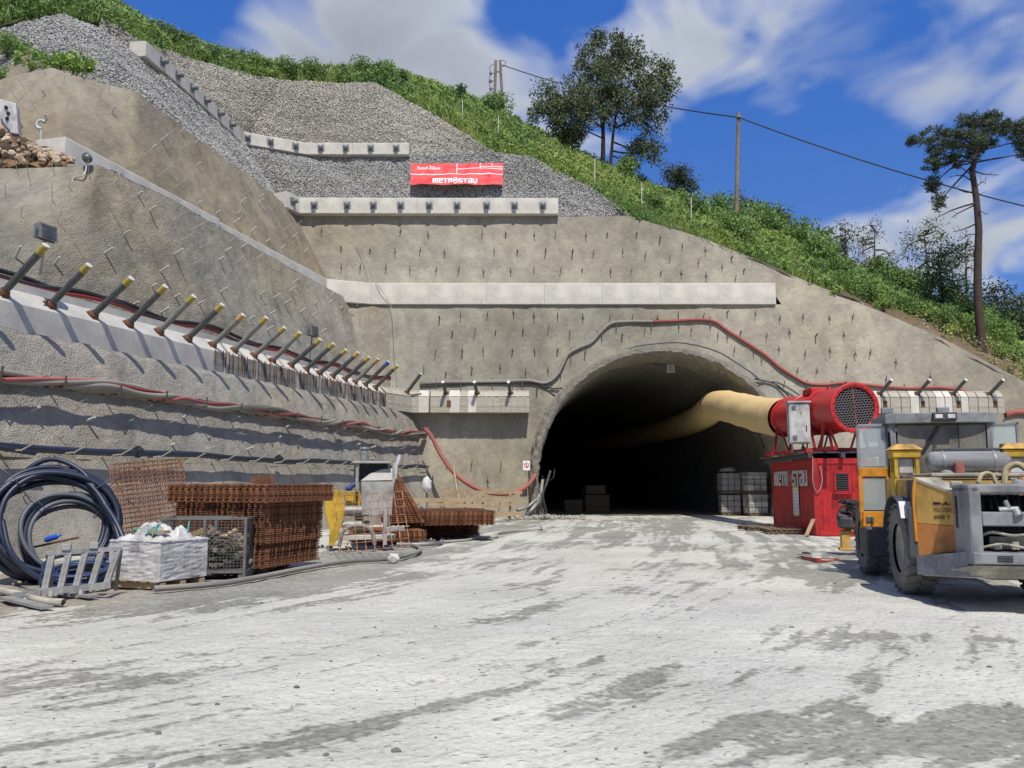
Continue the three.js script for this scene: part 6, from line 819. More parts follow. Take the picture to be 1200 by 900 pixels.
{ // steel rack of slanted rungs
  const g = thing('steel_rack', 'dusty grey steel rack with slanted rungs in front of the wrapped pallet', 'rack', [-6.28, 0.0, -12.55], 0.38), m = std([0.33, 0.335, 0.325], { map: DIRT, roughness: 0.75 });
  const f = v(-0.42, 0.10, 0.12), r = v(0.46, 0.16, 0.12), ft = v(-0.40, 0.62, -0.1), rt = v(0.56, 0.66, -0.1); part(g, 'lower_rail', bar(f, r, 0.07, 0.09), m); part(g, 'upper_rail', bar(ft, rt, 0.07, 0.06), m); for (let i = 0; i < 5; i++) { const t = 0.04 + i * 0.225; part(g, 'rung', bar(f.clone().lerp(r, t).add(v(0, 0.03, 0)), ft.clone().lerp(rt, t + 0.02).add(v(0, -0.02, 0)), 0.085, 0.045), m); }
  for (const t of [0.25, 0.62]) part(g, 'clamp_block', bx(0.12, 0.1, 0.12, lerp(ft.x, rt.x, t), lerp(ft.y, rt.y, t) + 0.07, -0.1, 0.015), m); for (const t of [0.12, 0.55]) part(g, 'runner', tube([v(lerp(f.x, r.x, t), 0.12, 0.1), v(lerp(f.x, r.x, t) + 0.02, 0.03, 0.16), v(lerp(f.x, r.x, t) + 0.0, 0.01, 0.02), v(lerp(f.x, r.x, t), 0.02, -0.35)], 0.04, 8, 0.05), m); part(g, 'back_leg', bar(ft, v(-0.36, 0.02, -0.5), 0.05), m); part(g, 'back_leg', bar(rt, v(0.5, 0.02, -0.5), 0.05), m); part(g, 'drawbar', bar(v(-0.42, 0.08, 0.1), v(-0.78, 0.06, 0.0), 0.09, 0.07), m);
}
{ // wrapped pallet with crumpled film and lifting straps
  const g = thing('wrapped_pallet', 'white film-wrapped pallet with crumpled plastic and teal straps on top', 'pallet', [-5.68, 0, -13.98], -0.39), m = std([0.58, 0.57, 0.55], { map: DIRT, roughness: 0.32 }); const w = 1.04, d = 1.04, h = 0.74;
  for (let i = 0; i < 5; i++) part(g, 'pallet_board', bx(0.13, 0.025, d, -0.4 + i * 0.2, 0.115, 0), M.wood); for (const q of [-0.42, 0, 0.42]) part(g, 'pallet_bearer', bx(w, 0.09, 0.1, 0, 0.05, q), M.wood);
  const wrap = (u, y) => { const a = u * 4, k = Math.floor(a) % 4, f = a - Math.floor(a), c = [[-w / 2, d / 2], [w / 2, d / 2], [w / 2, -d / 2], [-w / 2, -d / 2]], p = c[k], q = c[(k + 1) % 4], n = [[0, 1], [1, 0], [0, -1], [-1, 0]][k], x = lerp(p[0], q[0], f), z = lerp(p[1], q[1], f), e = fbm2(u * 26 + y * 3, y * 34 - u * 5, 3) * 0.014 * Math.min(1, f * 8, (1 - f) * 8) + fbm3(x * 3, y * 3, z * 3, 2) * 0.02; return [x + n[0] * e, y, z + n[1] * e]; };
  part(g, 'film_wrap', gridGeo(160, 40, (u, t) => [...wrap(u % 1, 0.12 + t * (h - 0.12)), u * 4, t]), m);
  part(g, 'crumpled_film', gridGeo(64, 40, (u, t) => { const x = (u - 0.5) * (w + 0.03), z = (t - 0.5) * (d + 0.03), e = Math.min(1, Math.min(u, 1 - u, t, 1 - t) * 5), n = Math.abs(fbm3(x * 2.4, 1, z * 2.4, 4)) * 0.42 + 0.2 * Math.exp(-((x + 0.1) ** 2 + (z + 0.05) ** 2) * 9); return [x * (1 + 0.03 * e), h - 0.02 + n * e * 0.9 + 0.01 * vn2(x * 18, z * 18), z, u, t]; }), m);
  const teal = std([0.05, 0.36, 0.30], { roughness: 0.6 }); for (const [a, b, c] of [[v(-0.44, h + 0.02, 0.2), v(-0.3, h + 0.16, 0.25), v(-0.1, h + 0.14, 0.15)], [v(0.0, h + 0.24, 0.0), v(0.1, h + 0.2, 0.2), v(0.22, h + 0.06, 0.4)], [v(0.1, h + 0.08, 0.42), v(0.16, h + 0.2, 0.3), v(0.34, h + 0.1, 0.36)], [v(0.3, h + 0.26, -0.3), v(0.38, h + 0.18, -0.2), v(0.44, h + 0.04, -0.1)], [v(0.42, 0.02, 0.5), v(0.46, 0.1, 0.48), v(0.44, 0.14, 0.36)]]) part(g, 'strap', tube([a, b, c], 0.011, 5, 0.05), teal); part(g, 'timber_top', bx(0.3, 0.05, 0.14, 0.22, h + 0.12, 0.3).rotateY(0.1), M.wood);
}
{ // wire crate with scrap wood
  const g = thing('wire_crate', 'grey wire mesh crate filled with scrap wood beside the wrapped pallet', 'crate', [-5.32, 0, -15.2], 0.1), w = 1.4, d = 0.8, h = 1.02, y0 = 0.12, R = rng(17), grey = std([0.15, 0.15, 0.14], { map: DIRT, roughness: 0.7 });
  for (const x of [-w / 2, 0.02, w / 2]) for (const z of [-d / 2, d / 2]) part(g, 'post', bx(0.05, h - y0 + 0.1, 0.05, x, (h + y0) / 2 - 0.04, z, 0.006), grey); for (const y of [y0, h]) { for (const z of [-d / 2, d / 2]) part(g, 'rail', bx(w, 0.045, 0.045, 0, y, z, 0.005), grey); for (const x of [-w / 2, w / 2]) part(g, 'rail', bx(0.045, 0.045, d, x, y, 0, 0.005), grey); } for (const x of [-w / 2 + 0.05, w / 2 - 0.05]) part(g, 'foot', bx(0.1, 0.12, d, x, 0.06, 0, 0.01), grey); part(g, 'tray', bx(w - 0.04, 0.03, d - 0.04, 0, y0 + 0.01, 0), grey);
  const mesh = (a, b, c, nu, nv) => { const l = []; for (let i = 1; i < nu; i++) l.push(bar(a.clone().lerp(b, i / nu), a.clone().lerp(b, i / nu).add(c), 0.006)); for (let j = 1; j < nv; j++) l.push(bar(a.clone().addScaledVector(c, j / nv), b.clone().addScaledVector(c, j / nv), 0.006)); return merge(l); }, C = v(0, h - y0, 0); part(g, 'mesh_panel', mesh(v(-w / 2, y0, d / 2), v(w / 2, y0, d / 2), C, 24, 18), grey); part(g, 'mesh_panel', mesh(v(-w / 2, y0, -d / 2), v(w / 2, y0, -d / 2), C, 24, 18), M.rustDark); part(g, 'mesh_panel', mesh(v(w / 2, y0, d / 2), v(w / 2, y0, -d / 2), C, 16, 18), grey); part(g, 'mesh_panel', mesh(v(-w / 2, y0, d / 2), v(-w / 2, y0, -d / 2), C, 16, 18), grey);
  const greyW = std([0.24, 0.215, 0.18], { map: GRAIN, roughness: 0.9 }); for (let i = 0; i < 95; i++) { const s = thingScrap(R), x = (R() - 0.5) * (w - 0.35), y = y0 + 0.06 + R() * 0.62 * (1 - 0.3 * Math.abs(x)), z = (R() - 0.5) * (d - 0.35); s.rotateX((R() - 0.5) * 1.2); s.rotateY(R() * 6.3); s.rotateZ((R() - 0.5) * 1.2); s.translate(x, y, z); const o = solo('wood_scrap', s, x < 0 ? (R() < 0.75 ? M.wood : greyW) : (R() < 0.85 ? greyW : M.wood), 'split piece of scrap wood inside the wire crate', 'wood scrap', 'scrap wood in the wire crate'); o.position.copy(g.position); o.rotation.y = g.rotation.y; }
  for (let i = 0; i < 5; i++) { const rr = 0.16 + i * 0.045; const o = solo('bent_wire', new THREE.TorusGeometry(rr, 0.011, 6, 28, 2.6 + R()).rotateZ(0.2).translate(0.3, 0.42 + i * 0.02, 0.3), greyW, 'curled grey cable end sticking up in the wire crate', 'cable end', 'curled cables in the wire crate'); o.position.copy(g.position); o.rotation.y = g.rotation.y; }
}
function thingScrap(R) { return new THREE.BoxGeometry(0.22 + R() * 0.3, 0.03 + R() * 0.05, 0.05 + R() * 0.07); }
// rebar mats: each mat is a sheet of crossed bars
const MATS = new Map();
function matGeo(w, d, p, r, seed, lat = 0) {
  const key = [w, d, p, r, seed, lat].join(); if (MATS.has(key)) return MATS.get(key); const R = rng(seed), l = [], a = Math.round(w / p), b = Math.round(d / p);
  for (let i = 0; i <= a; i++) { const x = -w / 2 + 0.09 + i * (w - 0.18) / a + (R() - 0.5) * 0.012; l.push(bar(v(x, (R() - 0.5) * 0.008, -d / 2 - 0.03 * R()), v(x + (R() - 0.5) * 0.015, (R() - 0.5) * 0.008, d / 2 + 0.03 * R()), r * 1.25, r)); }
  for (let j = 0; j <= b; j++) { const z = -d / 2 + 0.11 + j * (d - 0.22) / b + (R() - 0.5) * 0.012; l.push(bar(v(-w / 2 - 0.03 * R(), r, z), v(w / 2 + 0.03 * R(), r, z), r * 1.25, r)); }
  const g = merge(l); MATS.set(key, g); return g;
}
function matBundle(label, p, turn, w, d, n, gap, seed, pitch = 0.14, r = 0.013, group = 'stacked bundles of rusty mesh mats', tilt = [0, 0]) {
  const g = thing('rebar_bundle', label, 'rebar bundle', p, turn, group), R = rng(seed); g.rotation.order = 'YXZ'; g.rotation.x = tilt[0]; g.rotation.z = tilt[1]; for (let i = 0; i < n; i++) { const m = part(g, 'mesh_mat', matGeo(w, d, pitch, r, seed % 3), i % 4 === 3 ? M.rustDark : M.rust); m.position.set((R() - 0.5) * 0.025, 0.02 + i * gap, (R() - 0.5) * 0.025); m.rotation.y = (R() - 0.5) * 0.006; } return g;
}
{
  const t = -0.35; // stack A: four bundles one on another beside the crate
  matBundle('lowest dark bundle of rusty mesh mats in the tall stack behind the crate', v(-5.04, 0.1, -16.7), t + 0.03, 1.95, 1.9, 13, 0.033, 11, 0.13, 0.019); matBundle('second bundle of rusty mesh mats from the ground in the tall stack', v(-5.02, 0.53, -16.66), t + 0.02, 2.0, 1.95, 10, 0.037, 12, 0.13, 0.019); matBundle('third bundle of rusty mesh mats from the ground in the tall stack', v(-5.04, 0.90, -16.68), t, 2.05, 2.0, 10, 0.037, 13, 0.13, 0.019); matBundle('topmost broad bundle of rusty mesh mats in the tall stack behind the crate', v(-5.02, 1.27, -16.66), t - 0.02, 2.35, 2.15, 9, 0.037, 14, 0.16, 0.021);
  for (const [x, z] of [[-5.7, -16.3], [-4.5, -17.1], [-4.6, -16.1], [-5.6, -17.2]]) solo('bearer', boxUV(new THREE.BoxGeometry(0.14, 0.1, 0.5).translate(x, 0.05, z)), M.woodDark, 'short timber bearer under the tall rebar stack', 'timber', 'bearers under the rebar stack');
  // stack B nearer the portal
  matBundle('low bundle of rusty mesh mats on the ground nearest the leaning grid', v(-3.55, 0.05, -24.3), 0.28, 1.9, 2.3, 9, 0.035, 21, 0.15, 0.014, 'low bundles of rusty mesh mats by the portal'); matBundle('long low bundle of rusty mesh mats on the ground toward the portal', v(-2.2, 0.05, -27.4), 0.25, 1.9, 2.6, 8, 0.036, 22, 0.15, 0.014, 'low bundles of rusty mesh mats by the portal'); matBundle('bright rusty bundle of mesh mats lying on top of the low bundles', v(-2.35, 0.42, -26.4), 0.22, 3.1, 3.4, 12, 0.034, 23, 0.15, 0.016, 'low bundles of rusty mesh mats by the portal');
  // upright and leaning sheets
  const sheet = (label, q, w, h, pitch, mat, n = 1, r = 0.012) => { const g = thing('mesh_sheet', label, 'mesh sheet'), [a, b, c] = q, X = b.clone().sub(a).normalize(), Y = c.clone().sub(a).normalize(), Z = new V3().crossVectors(X, Y).normalize(); for (let k = 0; k < n; k++) { const l = [], nu = Math.round(w / pitch), nv = Math.round(h / pitch), o = a.clone().addScaledVector(Z, k * 0.035).addScaledVector(X, (k * 0.37 % 1) * 0.08); for (let i = 0; i <= nu; i++) l.push(bar(o.clone().addScaledVector(X, i * w / nu), o.clone().addScaledVector(X, i * w / nu).addScaledVector(Y, h), r)); for (let j = 0; j <= nv; j++) l.push(bar(o.clone().addScaledVector(Y, j * h / nv).addScaledVector(Z, r), o.clone().addScaledVector(X, w).addScaledVector(Y, j * h / nv).addScaledVector(Z, r), r)); part(g, 'mesh_mat', merge(l), mat); } return g; };
  sheet('tall rusty mesh sheets leaning on the wall beside the hose coils', [P(140, 655, 17.2), P(212, 642, 18.3), P(127, 536, 18.1)], 1.65, 2.15, 0.11, M.rust, 2, 0.014);
  sheet('small rusty mesh sheet leaning on the wall above the tall stack', [P(300, 586, 20.5), P(327, 583, 21.2), P(293, 556, 20.9)], 0.62, 0.66, 0.09, M.rust, 3, 0.014);
  sheet('pale rusty open grid panel leaning in front of the yellow pump', [P(398, 648, 18.9), P(481, 640, 19.4), P(392, 578, 19.6)], 1.55, 1.4, 0.2, M.rustPale, 1, 0.014);
  const d = thing('mesh_sheet', 'dense bright rust mesh mats propped steeply beside the grey hopper', 'mesh sheet'); { const A = P(452, 612, 23.4), B = P(495, 612, 24.6), C = P(456, 556, 23.9), D = P(463, 556, 24.2); for (let k = 0; k < 7; k++) { const l = [], o = v(0.012 * k, 0, -0.04 * k); for (let i = 0; i <= 26; i++) { const u = i / 26; l.push(bar(A.clone().lerp(C, u).add(o), B.clone().lerp(D, u).add(o), 0.016)); } for (let i = 0; i <= 7; i++) { const u = i / 7; l.push(bar(A.clone().lerp(B, u).add(o), C.clone().lerp(D, u).add(o), 0.014)); } part(d, 'mesh_mat', merge(l), M.rust); } }
}
{ // concrete pump: yellow legs, grey hopper
  const g = thing('concrete_pump', 'yellow shotcrete pump with grey steel hopper between the rebar stacks', 'machine', [-4.35, 0, -21.6], 0.25), m = std([0.40, 0.40, 0.375], { map: DIRT, roughness: 0.7 });
  part(g, 'leg_plate', extr([[-0.35, 1.45], [0.1, 1.45], [0.12, 0.9], [0.0, 0.35], [-0.12, 0.12], [-0.22, 0.12], [-0.2, 0.5], [-0.33, 0.95]], 0.06, 0.008).translate(0, 0, 0.3), M.yellow); part(g, 'leg_plate', extr([[0.18, 1.42], [0.58, 1.42], [0.6, 0.6], [0.52, 0.3], [0.45, 0.3], [0.42, 0.9], [0.2, 1.0]], 0.06, 0.008).translate(0, 0, -0.1), M.yellow); part(g, 'frame', [bx(1.6, 0.12, 0.7, 0.6, 0.3, 0, 0.02), bx(0.12, 0.7, 0.12, 1.2, 0.55, 0.2, 0.02), bx(0.12, 0.7, 0.12, 0.6, 0.55, -0.3, 0.02)], M.concGrey);
  part(g, 'cylinder', [cyl(v(0.1, 0.95, 0.2), v(0.75, 0.95, 0.2), 0.13, 0.13, 16), cyl(v(0.1, 0.6, 0.2), v(0.75, 0.6, 0.2), 0.11, 0.11, 16)], M.galv); part(g, 'hopper', hull([[0.55, 0.86, 0.45], [1.28, 0.86, 0.45], [1.28, 0.86, -0.35], [0.55, 0.86, -0.35]], [[0.52, 1.68, 0.5], [1.32, 1.68, 0.5], [1.32, 1.68, -0.4], [0.52, 1.68, -0.4]]), m);
  part(g, 'hopper_rim', [bx(0.07, 0.55, 0.07, 0.42, 1.9, 0.3, 0.01), bx(0.07, 0.5, 0.07, 0.42, 1.9, -0.4, 0.01), bx(0.95, 0.05, 0.9, 0.78, 2.16, -0.05, 0.01), bx(0.05, 0.5, 0.06, 1.32, 1.9, 0.4)], m); part(g, 'open_lid', extr([[0, 0], [0.8, 0.02], [0.82, 0.34], [0.5, 0.3], [0.22, 0.18]], 0.03, 0.004).rotateX(-0.4).translate(0.52, 1.69, 0.3), M.concGrey); part(g, 'hopper_back', bx(0.8, 0.48, 0.04, 0.92, 1.9, -0.38), M.truckDark);
  part(g, 'motor', [cyl(v(0.62, 2.18, 0), v(0.62, 2.52, 0), 0.11, 0.1, 14), cyl(v(0.62, 2.5, 0), v(0.62, 2.55, 0), 0.13, 0.12, 14)], M.galv); part(g, 'pipe_arm', [tube([v(1.38, 1.75, 0.2), v(1.4, 2.0, 0.2), v(1.5, 2.35, 0.15)], 0.05, 8, 0.08), cyl(v(1.36, 1.7, 0.1), v(1.36, 2.1, 0.1), 0.05)], M.cabinet); part(g, 'blue_motor', [cyl(v(0.22, 1.5, 0.3), v(0.36, 1.62, 0.3), 0.07, 0.07, 10), bx(0.16, 0.1, 0.14, 0.22, 1.5, 0.25, 0.02)], std([0.05, 0.08, 0.25], { map: DIRT, roughness: 0.5 })); part(g, 'yellow_crossbar', [bx(0.8, 0.12, 0.1, -0.75, 1.42, 0.1, 0.02), bx(0.14, 0.2, 0.3, -1.0, 1.5, 0.1, 0.02)], M.dustyYellow);
  part(g, 'hose_loop', [tube([v(0.0, 0.12, 0.7), v(0.1, 0.5, 0.75), v(0.45, 0.62, 0.75), v(0.75, 0.5, 0.75), v(0.85, 0.15, 0.72)], 0.05, 8, 0.08), tube([v(-0.7, 1.5, 0.3), v(-0.4, 1.62, 0.3), v(-0.1, 1.5, 0.35)], 0.025, 6, 0.08)], M.greyCable); part(g, 'grey_post', [bx(0.1, 0.86, 0.1, 1.12, 0.55, 0.5, 0.015), bx(0.5, 0.1, 0.12, 1.35, 0.5, 0.52, 0.015)], m);
}
{ // timber barrier and planks at the foot of the portal wall
  const g = thing('timber_barrier', 'rough pale timber plank barrier at the foot of the portal wall', 'barrier'), z = 38.5; const pl = (a, b, w = 0.17, t = 0.04) => part(g, 'plank', bar(a, b, t, w), M.wood); for (const [px, d] of [[519, 38.3], [545, 38.4], [566, 38.5], [598, 38.6]]) { const f = G(px, 609); part(g, 'post', bar(v((px - 600) / 1000 * d, 0, -d), v((px - 600) / 1000 * d, 1.45, -d), 0.09), M.wood); }
  pl(P(480, 586, 38.1), P(600, 586, 38.5)); pl(P(520, 576.5, 39.2), P(612, 577, 39.4), 0.14); pl(P(503, 591, 38.2), P(598, 594, 38.5), 0.15); pl(P(484, 598, 38.1), P(560, 600, 38.3), 0.16); pl(P(582, 603, 38.3), P(614, 602, 38.6), 0.16); pl(P(597, 592, 38.4), P(612, 583, 38.8), 0.1); pl(P(531, 547, 40.6), P(538, 590, 39.4), 0.1, 0.08); pl(P(486, 596, 38), P(490, 588, 38.6), 0.08);
  solo('white_sack', (() => gridGeo(20, 14, (u, w) => { const a = u * 6.283, b = (w - 0.5) * Math.PI, n = 1 + fbm3(Math.cos(a) * 2, b * 2, Math.sin(a) * 2, 3) * 0.4, c = P(500, 568, 39.6); return [c.x + Math.cos(a) * Math.cos(b) * 0.24 * n, c.y + Math.sin(b) * 0.34 * n, c.z + Math.sin(a) * Math.cos(b) * 0.2 * n]; }))(), std([0.6, 0.6, 0.6], { roughness: 0.6 }), 'white plastic sack hung on the barrier near the wall corner', 'sack');
  const sk = P(500, 562, 39.6); solo('sack_post', bar(v(sk.x, 0, -39.75), v(sk.x, 2.0, -39.75), 0.06), M.woodDark, 'thin dark post carrying the white sack', 'post');
}
{ // debris at the left foot of the portal
  const R = rng(44); scatter('foot_debris', ROCK, std([1, 1, 1], { roughness: 0.95 }), 420, () => { const x = lerp(-0.4, 3.4, R()), z = -39.6 - R() * 1.9 + (x > 2 ? -0.3 : 0), s = 0.03 + R() * R() * R() * 0.2; return { p: v(x, s * 0.1 + 0.16 * Math.exp(-((x - 1.6) ** 2) * 0.7) * R(), z), rx: R() * 6, ry: R() * 6, rz: R() * 6, s, w: R() }; }, (r) => [0.24 + r.w * 0.18, 0.225 + r.w * 0.17, 0.185 + r.w * 0.14], 'broken concrete rubble at the left foot of the portal', 'rubble');
  const q = (px, py, zd) => P(px, py, zd); for (const [a, m, l] of [[[[636, 562, 41.3], [634, 575, 41.2], [628, 590, 41], [618, 604, 40.6]], M.creamHose, 'cream hose hanging out of the tunnel mouth to the ground'], [[[632, 572, 41.2], [633, 585, 41.1], [624, 598, 40.8], [612, 605, 40.3]], M.greyHose, 'dusty grey hose hanging beside the cream one at the tunnel mouth'], [[[645, 552, 42], [640, 568, 41.6], [636, 580, 41.2], [640, 600, 41.2]], M.blackCable, 'black cable sagging at the left side of the tunnel mouth'], [[[628, 586, 41], [618, 594, 40.7], [606, 598, 40.4]], M.galv, 'short grey pipe stub by the tunnel foot']]) solo('hanging_hose', tube(a.map((w) => q(...w)), 0.07, 8, 0.15), m, l, 'hose');
  solo('cable_hook', tube([q(650, 550, 43), q(648, 560, 42.4), q(640, 563, 41.9), q(634, 557, 41.6)], 0.03, 6, 0.1), M.blackCable, 'thin black cable loop inside the tunnel mouth', 'cable');
}
{ // round prohibition sign on the lip
  const cv = document.createElement('canvas'); cv.width = 128; cv.height = 160; const x = cv.getContext('2d'); x.fillStyle = '#f2f2f0'; x.fillRect(0, 0, 128, 160); x.strokeStyle = '#c8202a'; x.lineWidth = 12; x.beginPath(); x.arc(64, 78, 42, 0, 6.3); x.stroke(); x.fillStyle = '#33363a'; x.beginPath(); x.arc(64, 58, 8, 0, 6.3); x.fill(); x.fillRect(57, 68, 14, 26); x.fillRect(55, 92, 7, 20); x.fillRect(66, 92, 7, 20); x.beginPath(); x.moveTo(35, 49); x.lineTo(93, 107); x.stroke(); const ct = new THREE.CanvasTexture(cv); ct.colorSpace = THREE.SRGBColorSpace;
  const p = P(617, 545.5, 41.35), g = thing('prohibition_sign', 'small white sign with a red crossed circle on the tunnel lip', 'sign', p, 0.1); part(g, 'sign_plate', new THREE.BoxGeometry(0.34, 0.46, 0.02), M.white); part(g, 'sign_print', new THREE.PlaneGeometry(0.34, 0.46).translate(0, 0, 0.013), std([0.9, 0.9, 0.9], { map: ct, roughness: 0.5 }));
  const l = thing('hanging_signboard', 'square white board hung under the crown of the tunnel', 'board', P(786, 432, 44.6)); part(l, 'panel_plate', bx(0.42, 0.46, 0.05, 0, 0, 0, 0.01), M.cabinet); part(l, 'hanger', bx(0.04, 0.3, 0.04, 0, 0.36, 0), M.steel);
}
{ // banner on the gravel slope
  const cv = document.createElement('canvas'); cv.width = 1024; cv.height = 240; const x = cv.getContext('2d'); x.fillStyle = '#d8383c'; x.fillRect(0, 0, 1024, 240); x.fillStyle = '#f6e9e6'; x.font = 'bold 50px sans-serif'; x.fillText('Tunel Žilina', 66, 72, 260); x.fillRect(0, 118, 1024, 9); x.fillRect(505, 0, 8, 118); x.fillRect(505, 56, 519, 7); x.fillRect(765, 0, 8, 56); x.fillRect(765, 34, 259, 7); x.fillRect(895, 0, 7, 36); const { out, w } = lettering(), k = 500 / w, lh = 52; for (const q of out) { if (q.rect) { const [a, b, c, d] = q.rect; x.fillRect(245 + a * k, 222 - (b + d) * lh, c * k, d * lh); } else { x.strokeStyle = '#f6e9e6'; x.lineWidth = 9; x.beginPath(); x.ellipse(245 + q.ring[0] * k, 222 - 0.5 * lh, 0.52 * k, 0.62 * lh, 0, 0, 6.3); x.stroke(); x.beginPath(); x.ellipse(245 + q.ring[0] * k, 222 - 0.5 * lh, 0.28 * k, 0.32 * lh, 0, 0, 6.3); x.fill(); } }
  const ct = new THREE.CanvasTexture(cv); ct.colorSpace = THREE.SRGBColorSpace; const a = P(481.5, 219.5, 45.95), b = P(589, 219.5, 45.95), c = P(590, 195, 46.9), d = P(482.5, 195, 46.9);
  const g = thing('banner', 'red banner with white lettering tied to the gravel slope', 'banner'); part(g, 'banner_cloth', gridGeo(60, 16, (u, t) => { const p = a.clone().lerp(b, u).lerp(d.clone().lerp(c, u), t); const f = Math.sin(u * 14 + t * 5) * 0.025 + fbm2(u * 7 + t * 4, t * 3 - u * 5, 3) * 0.12 + 0.3; return [p.x, p.y + f * 0.2, p.z + f, u, t]; }), std([0.95, 0.95, 0.95], { map: ct, roughness: 0.6 })); for (const [p, o] of [[a, [-0.3, -0.25]], [b, [0.3, -0.25]], [c, [0.3, 0.3]], [d, [-0.3, 0.3]]]) part(g, 'tie_cord', cyl(v(p.x, p.y, p.z + 0.3), v(p.x + o[0], p.y + o[1], p.z + 0.15), 0.012, 0.012, 5), M.white);
}
// ================================================================== CABLES AND PIPES ON THE WALLS
const W1p = (px, py, off = 0.12) => { let zd = 42.5; for (let i = 0; i < 6; i++) zd = -zW(P(px, py, zd).y); return P(px, py, zd - off); };
{
  const C = (name, list, r, m, label, cat = 'cable') => solo(name, tube(list, r, 8, 0.25), m, label, cat);
  const path = [[492, 449], [520, 448], [550, 447.5], [585, 447], [620, 446], [640, 449], [652, 441], [660, 427], [666, 415], [680, 407], [692, 402], [704, 389], [716, 379], [735, 377], [765, 376.5]];
  C('armoured_cable', path.map((q) => W1p(...q, 0.1)), 0.085, M.greyCable, 'thick grey cable climbing the portal wall left of the arch'); C('armoured_cable', [[765, 376.5], [790, 376], [822, 374.5], [838, 377], [852, 387], [868, 397], [885, 408], [897, 416], [912, 429], [930, 441], [945, 449], [965, 451], [985, 449], [1005, 450], [1035, 453], [1065, 455], [1100, 454], [1130, 458], [1150, 464], [1166, 470]].map((q) => W1p(...q, 0.1)), 0.085, M.redDusty, 'thick dull red cable sagging over the right side of the arch');
  C('thin_cable', [[492, 452.5], [540, 450], [600, 449], [625, 449], [645, 455], [662, 455]].map((q) => W1p(...q, 0.08)), 0.045, M.blackCable, 'thin black cable just below the thick grey cable'); C('thin_cable', [[642, 452], [655, 461], [672, 459], [690, 440], [712, 425], [740, 411], [765, 407], [790, 405.5], [815, 409], [840, 417], [860, 429], [878, 441], [892, 446], [910, 448], [925, 455], [938, 464]].map(([x, y]) => { const p = W1p(x, y, 0.15); return x > 680 && x < 885 ? v(p.x, p.y + 0.1, p.z + 0.5) : p; }), 0.04, M.greyHose, 'thin dark cable laid around the rim of the tunnel arch'); C('thin_cable', [[884, 444], [900, 447], [912, 452], [922, 462], [930, 472]].map((q) => W1p(...q, 0.12)), 0.035, M.blackCable, 'short black cable dropping toward the red fan');
  C('red_hose', [[1178, 486], [1192, 483], [1215, 484], [1260, 488]].map((q) => W1p(...q, 0.12)), 0.14, M.redDusty, 'fat red hose leaving the wall at the far right', 'hose');
  { const list = []; for (const [x, y] of [[511, 448], [540, 447], [577, 447], [612, 446], [657, 432], [669, 413], [705, 388], [722, 377], [763, 377], [795, 376], [832, 375], [852, 388], [892, 414], [946, 450], [975, 450], [1060, 455], [1095, 455]]) { const p = W1p(x, y, 0.05); solo('cable_hook', merge([bar(p.clone().add(v(0, 0.2, 0)), p.clone().add(v(0, -0.42, 0.16)), 0.035), bar(p.clone().add(v(0, -0.4, -0.1)), p.clone().add(v(0, -0.42, 0.18)), 0.03)]), M.nailDark, 'dark steel hook carrying the thick cable on the portal wall', 'hook', 'hooks along the thick cable'); } }
  // bundle behind the tube beam: black and red strands, sagging between the tubes
  const cum = pathLen(B0), L7 = cum[7]; const strand = (out, upY, sagA, ph, r, m, label, s0 = 0, s1 = L7 - 0.6) => { const p = []; for (let s = s0; s < s1; s += 0.45) { const f = frameAt(B0, cum, s); p.push(v(f.p.x - f.o.x * out, f.p.y + upY + sagA * Math.sin(s * 1.35 + ph) + 0.05 * vn2(s * 0.8, ph), f.p.z - f.o.z * out)); } C('cable_strand', p, r, m, label); };
  strand(0.86, 1.60, 0.08, 0, 0.065, M.blackCable, 'black cable sagging along the back of the tube beam'); strand(0.80, 1.48, 0.09, 0.5, 0.06, M.redCable, 'dark red cable slung under the black one behind the tube beam'); strand(0.78, 1.55, 0.1, 0.9, 0.05, M.blackCable, 'lower black cable looped in front of the dark red one');
  // bundle along the ledge of the side wall: twisted strands, then the red hose dropping to the portal
  const ledge = rail(4.05, 0.2), lc = pathLen(ledge), LT = lc[lc.length - 1]; const twist = (k, r, m, label) => { const p = []; for (let s = 0; s < LT - 0.5; s += 0.22) { const f = frameAt(ledge, lc, s), a = s * 1.1 + k * 2.1 + 1.5 * vn2(s * 0.5, k); p.push(v(f.p.x + f.o.x * (0.14 + 0.07 * Math.cos(a)), f.p.y + 0.09 * Math.sin(a) + 0.07 * Math.sin(s * 0.9) - 0.03, f.p.z + f.o.z * (0.14 + 0.07 * Math.cos(a)))); } C('cable_strand', p, r, m, label); };
  twist(0, 0.055, M.redDusty, 'dusty red cable twisted along the ledge of the side wall'); twist(1, 0.075, M.greyCable, 'dusty grey cable twisted along the ledge of the side wall'); twist(2, 0.065, M.greyCable, 'dark grey cable twisted along the ledge of the side wall'); twist(1.5, 0.035, M.redCable, 'thin bright red cable wound along the ledge of the side wall');
  for (let i = 1; i < 17; i++) { const f = frameAt(ledge, lc, LT * i / 17.5); solo('cable_bracket', merge([bar(v(f.p.x - f.o.x * 0.3, f.p.y - 0.14, f.p.z - f.o.z * 0.3), v(f.p.x + f.o.x * 0.3, f.p.y - 0.17, f.p.z + f.o.z * 0.3), 0.035), bar(v(f.p.x + f.o.x * 0.28, f.p.y - 0.2, f.p.z + f.o.z * 0.28), v(f.p.x + f.o.x * 0.3, f.p.y + 0.1, f.p.z + f.o.z * 0.3), 0.035)]), M.nailDark, 'bent steel bracket under the twisted cables on the side wall', 'bracket', 'brackets along the side wall cables'); }
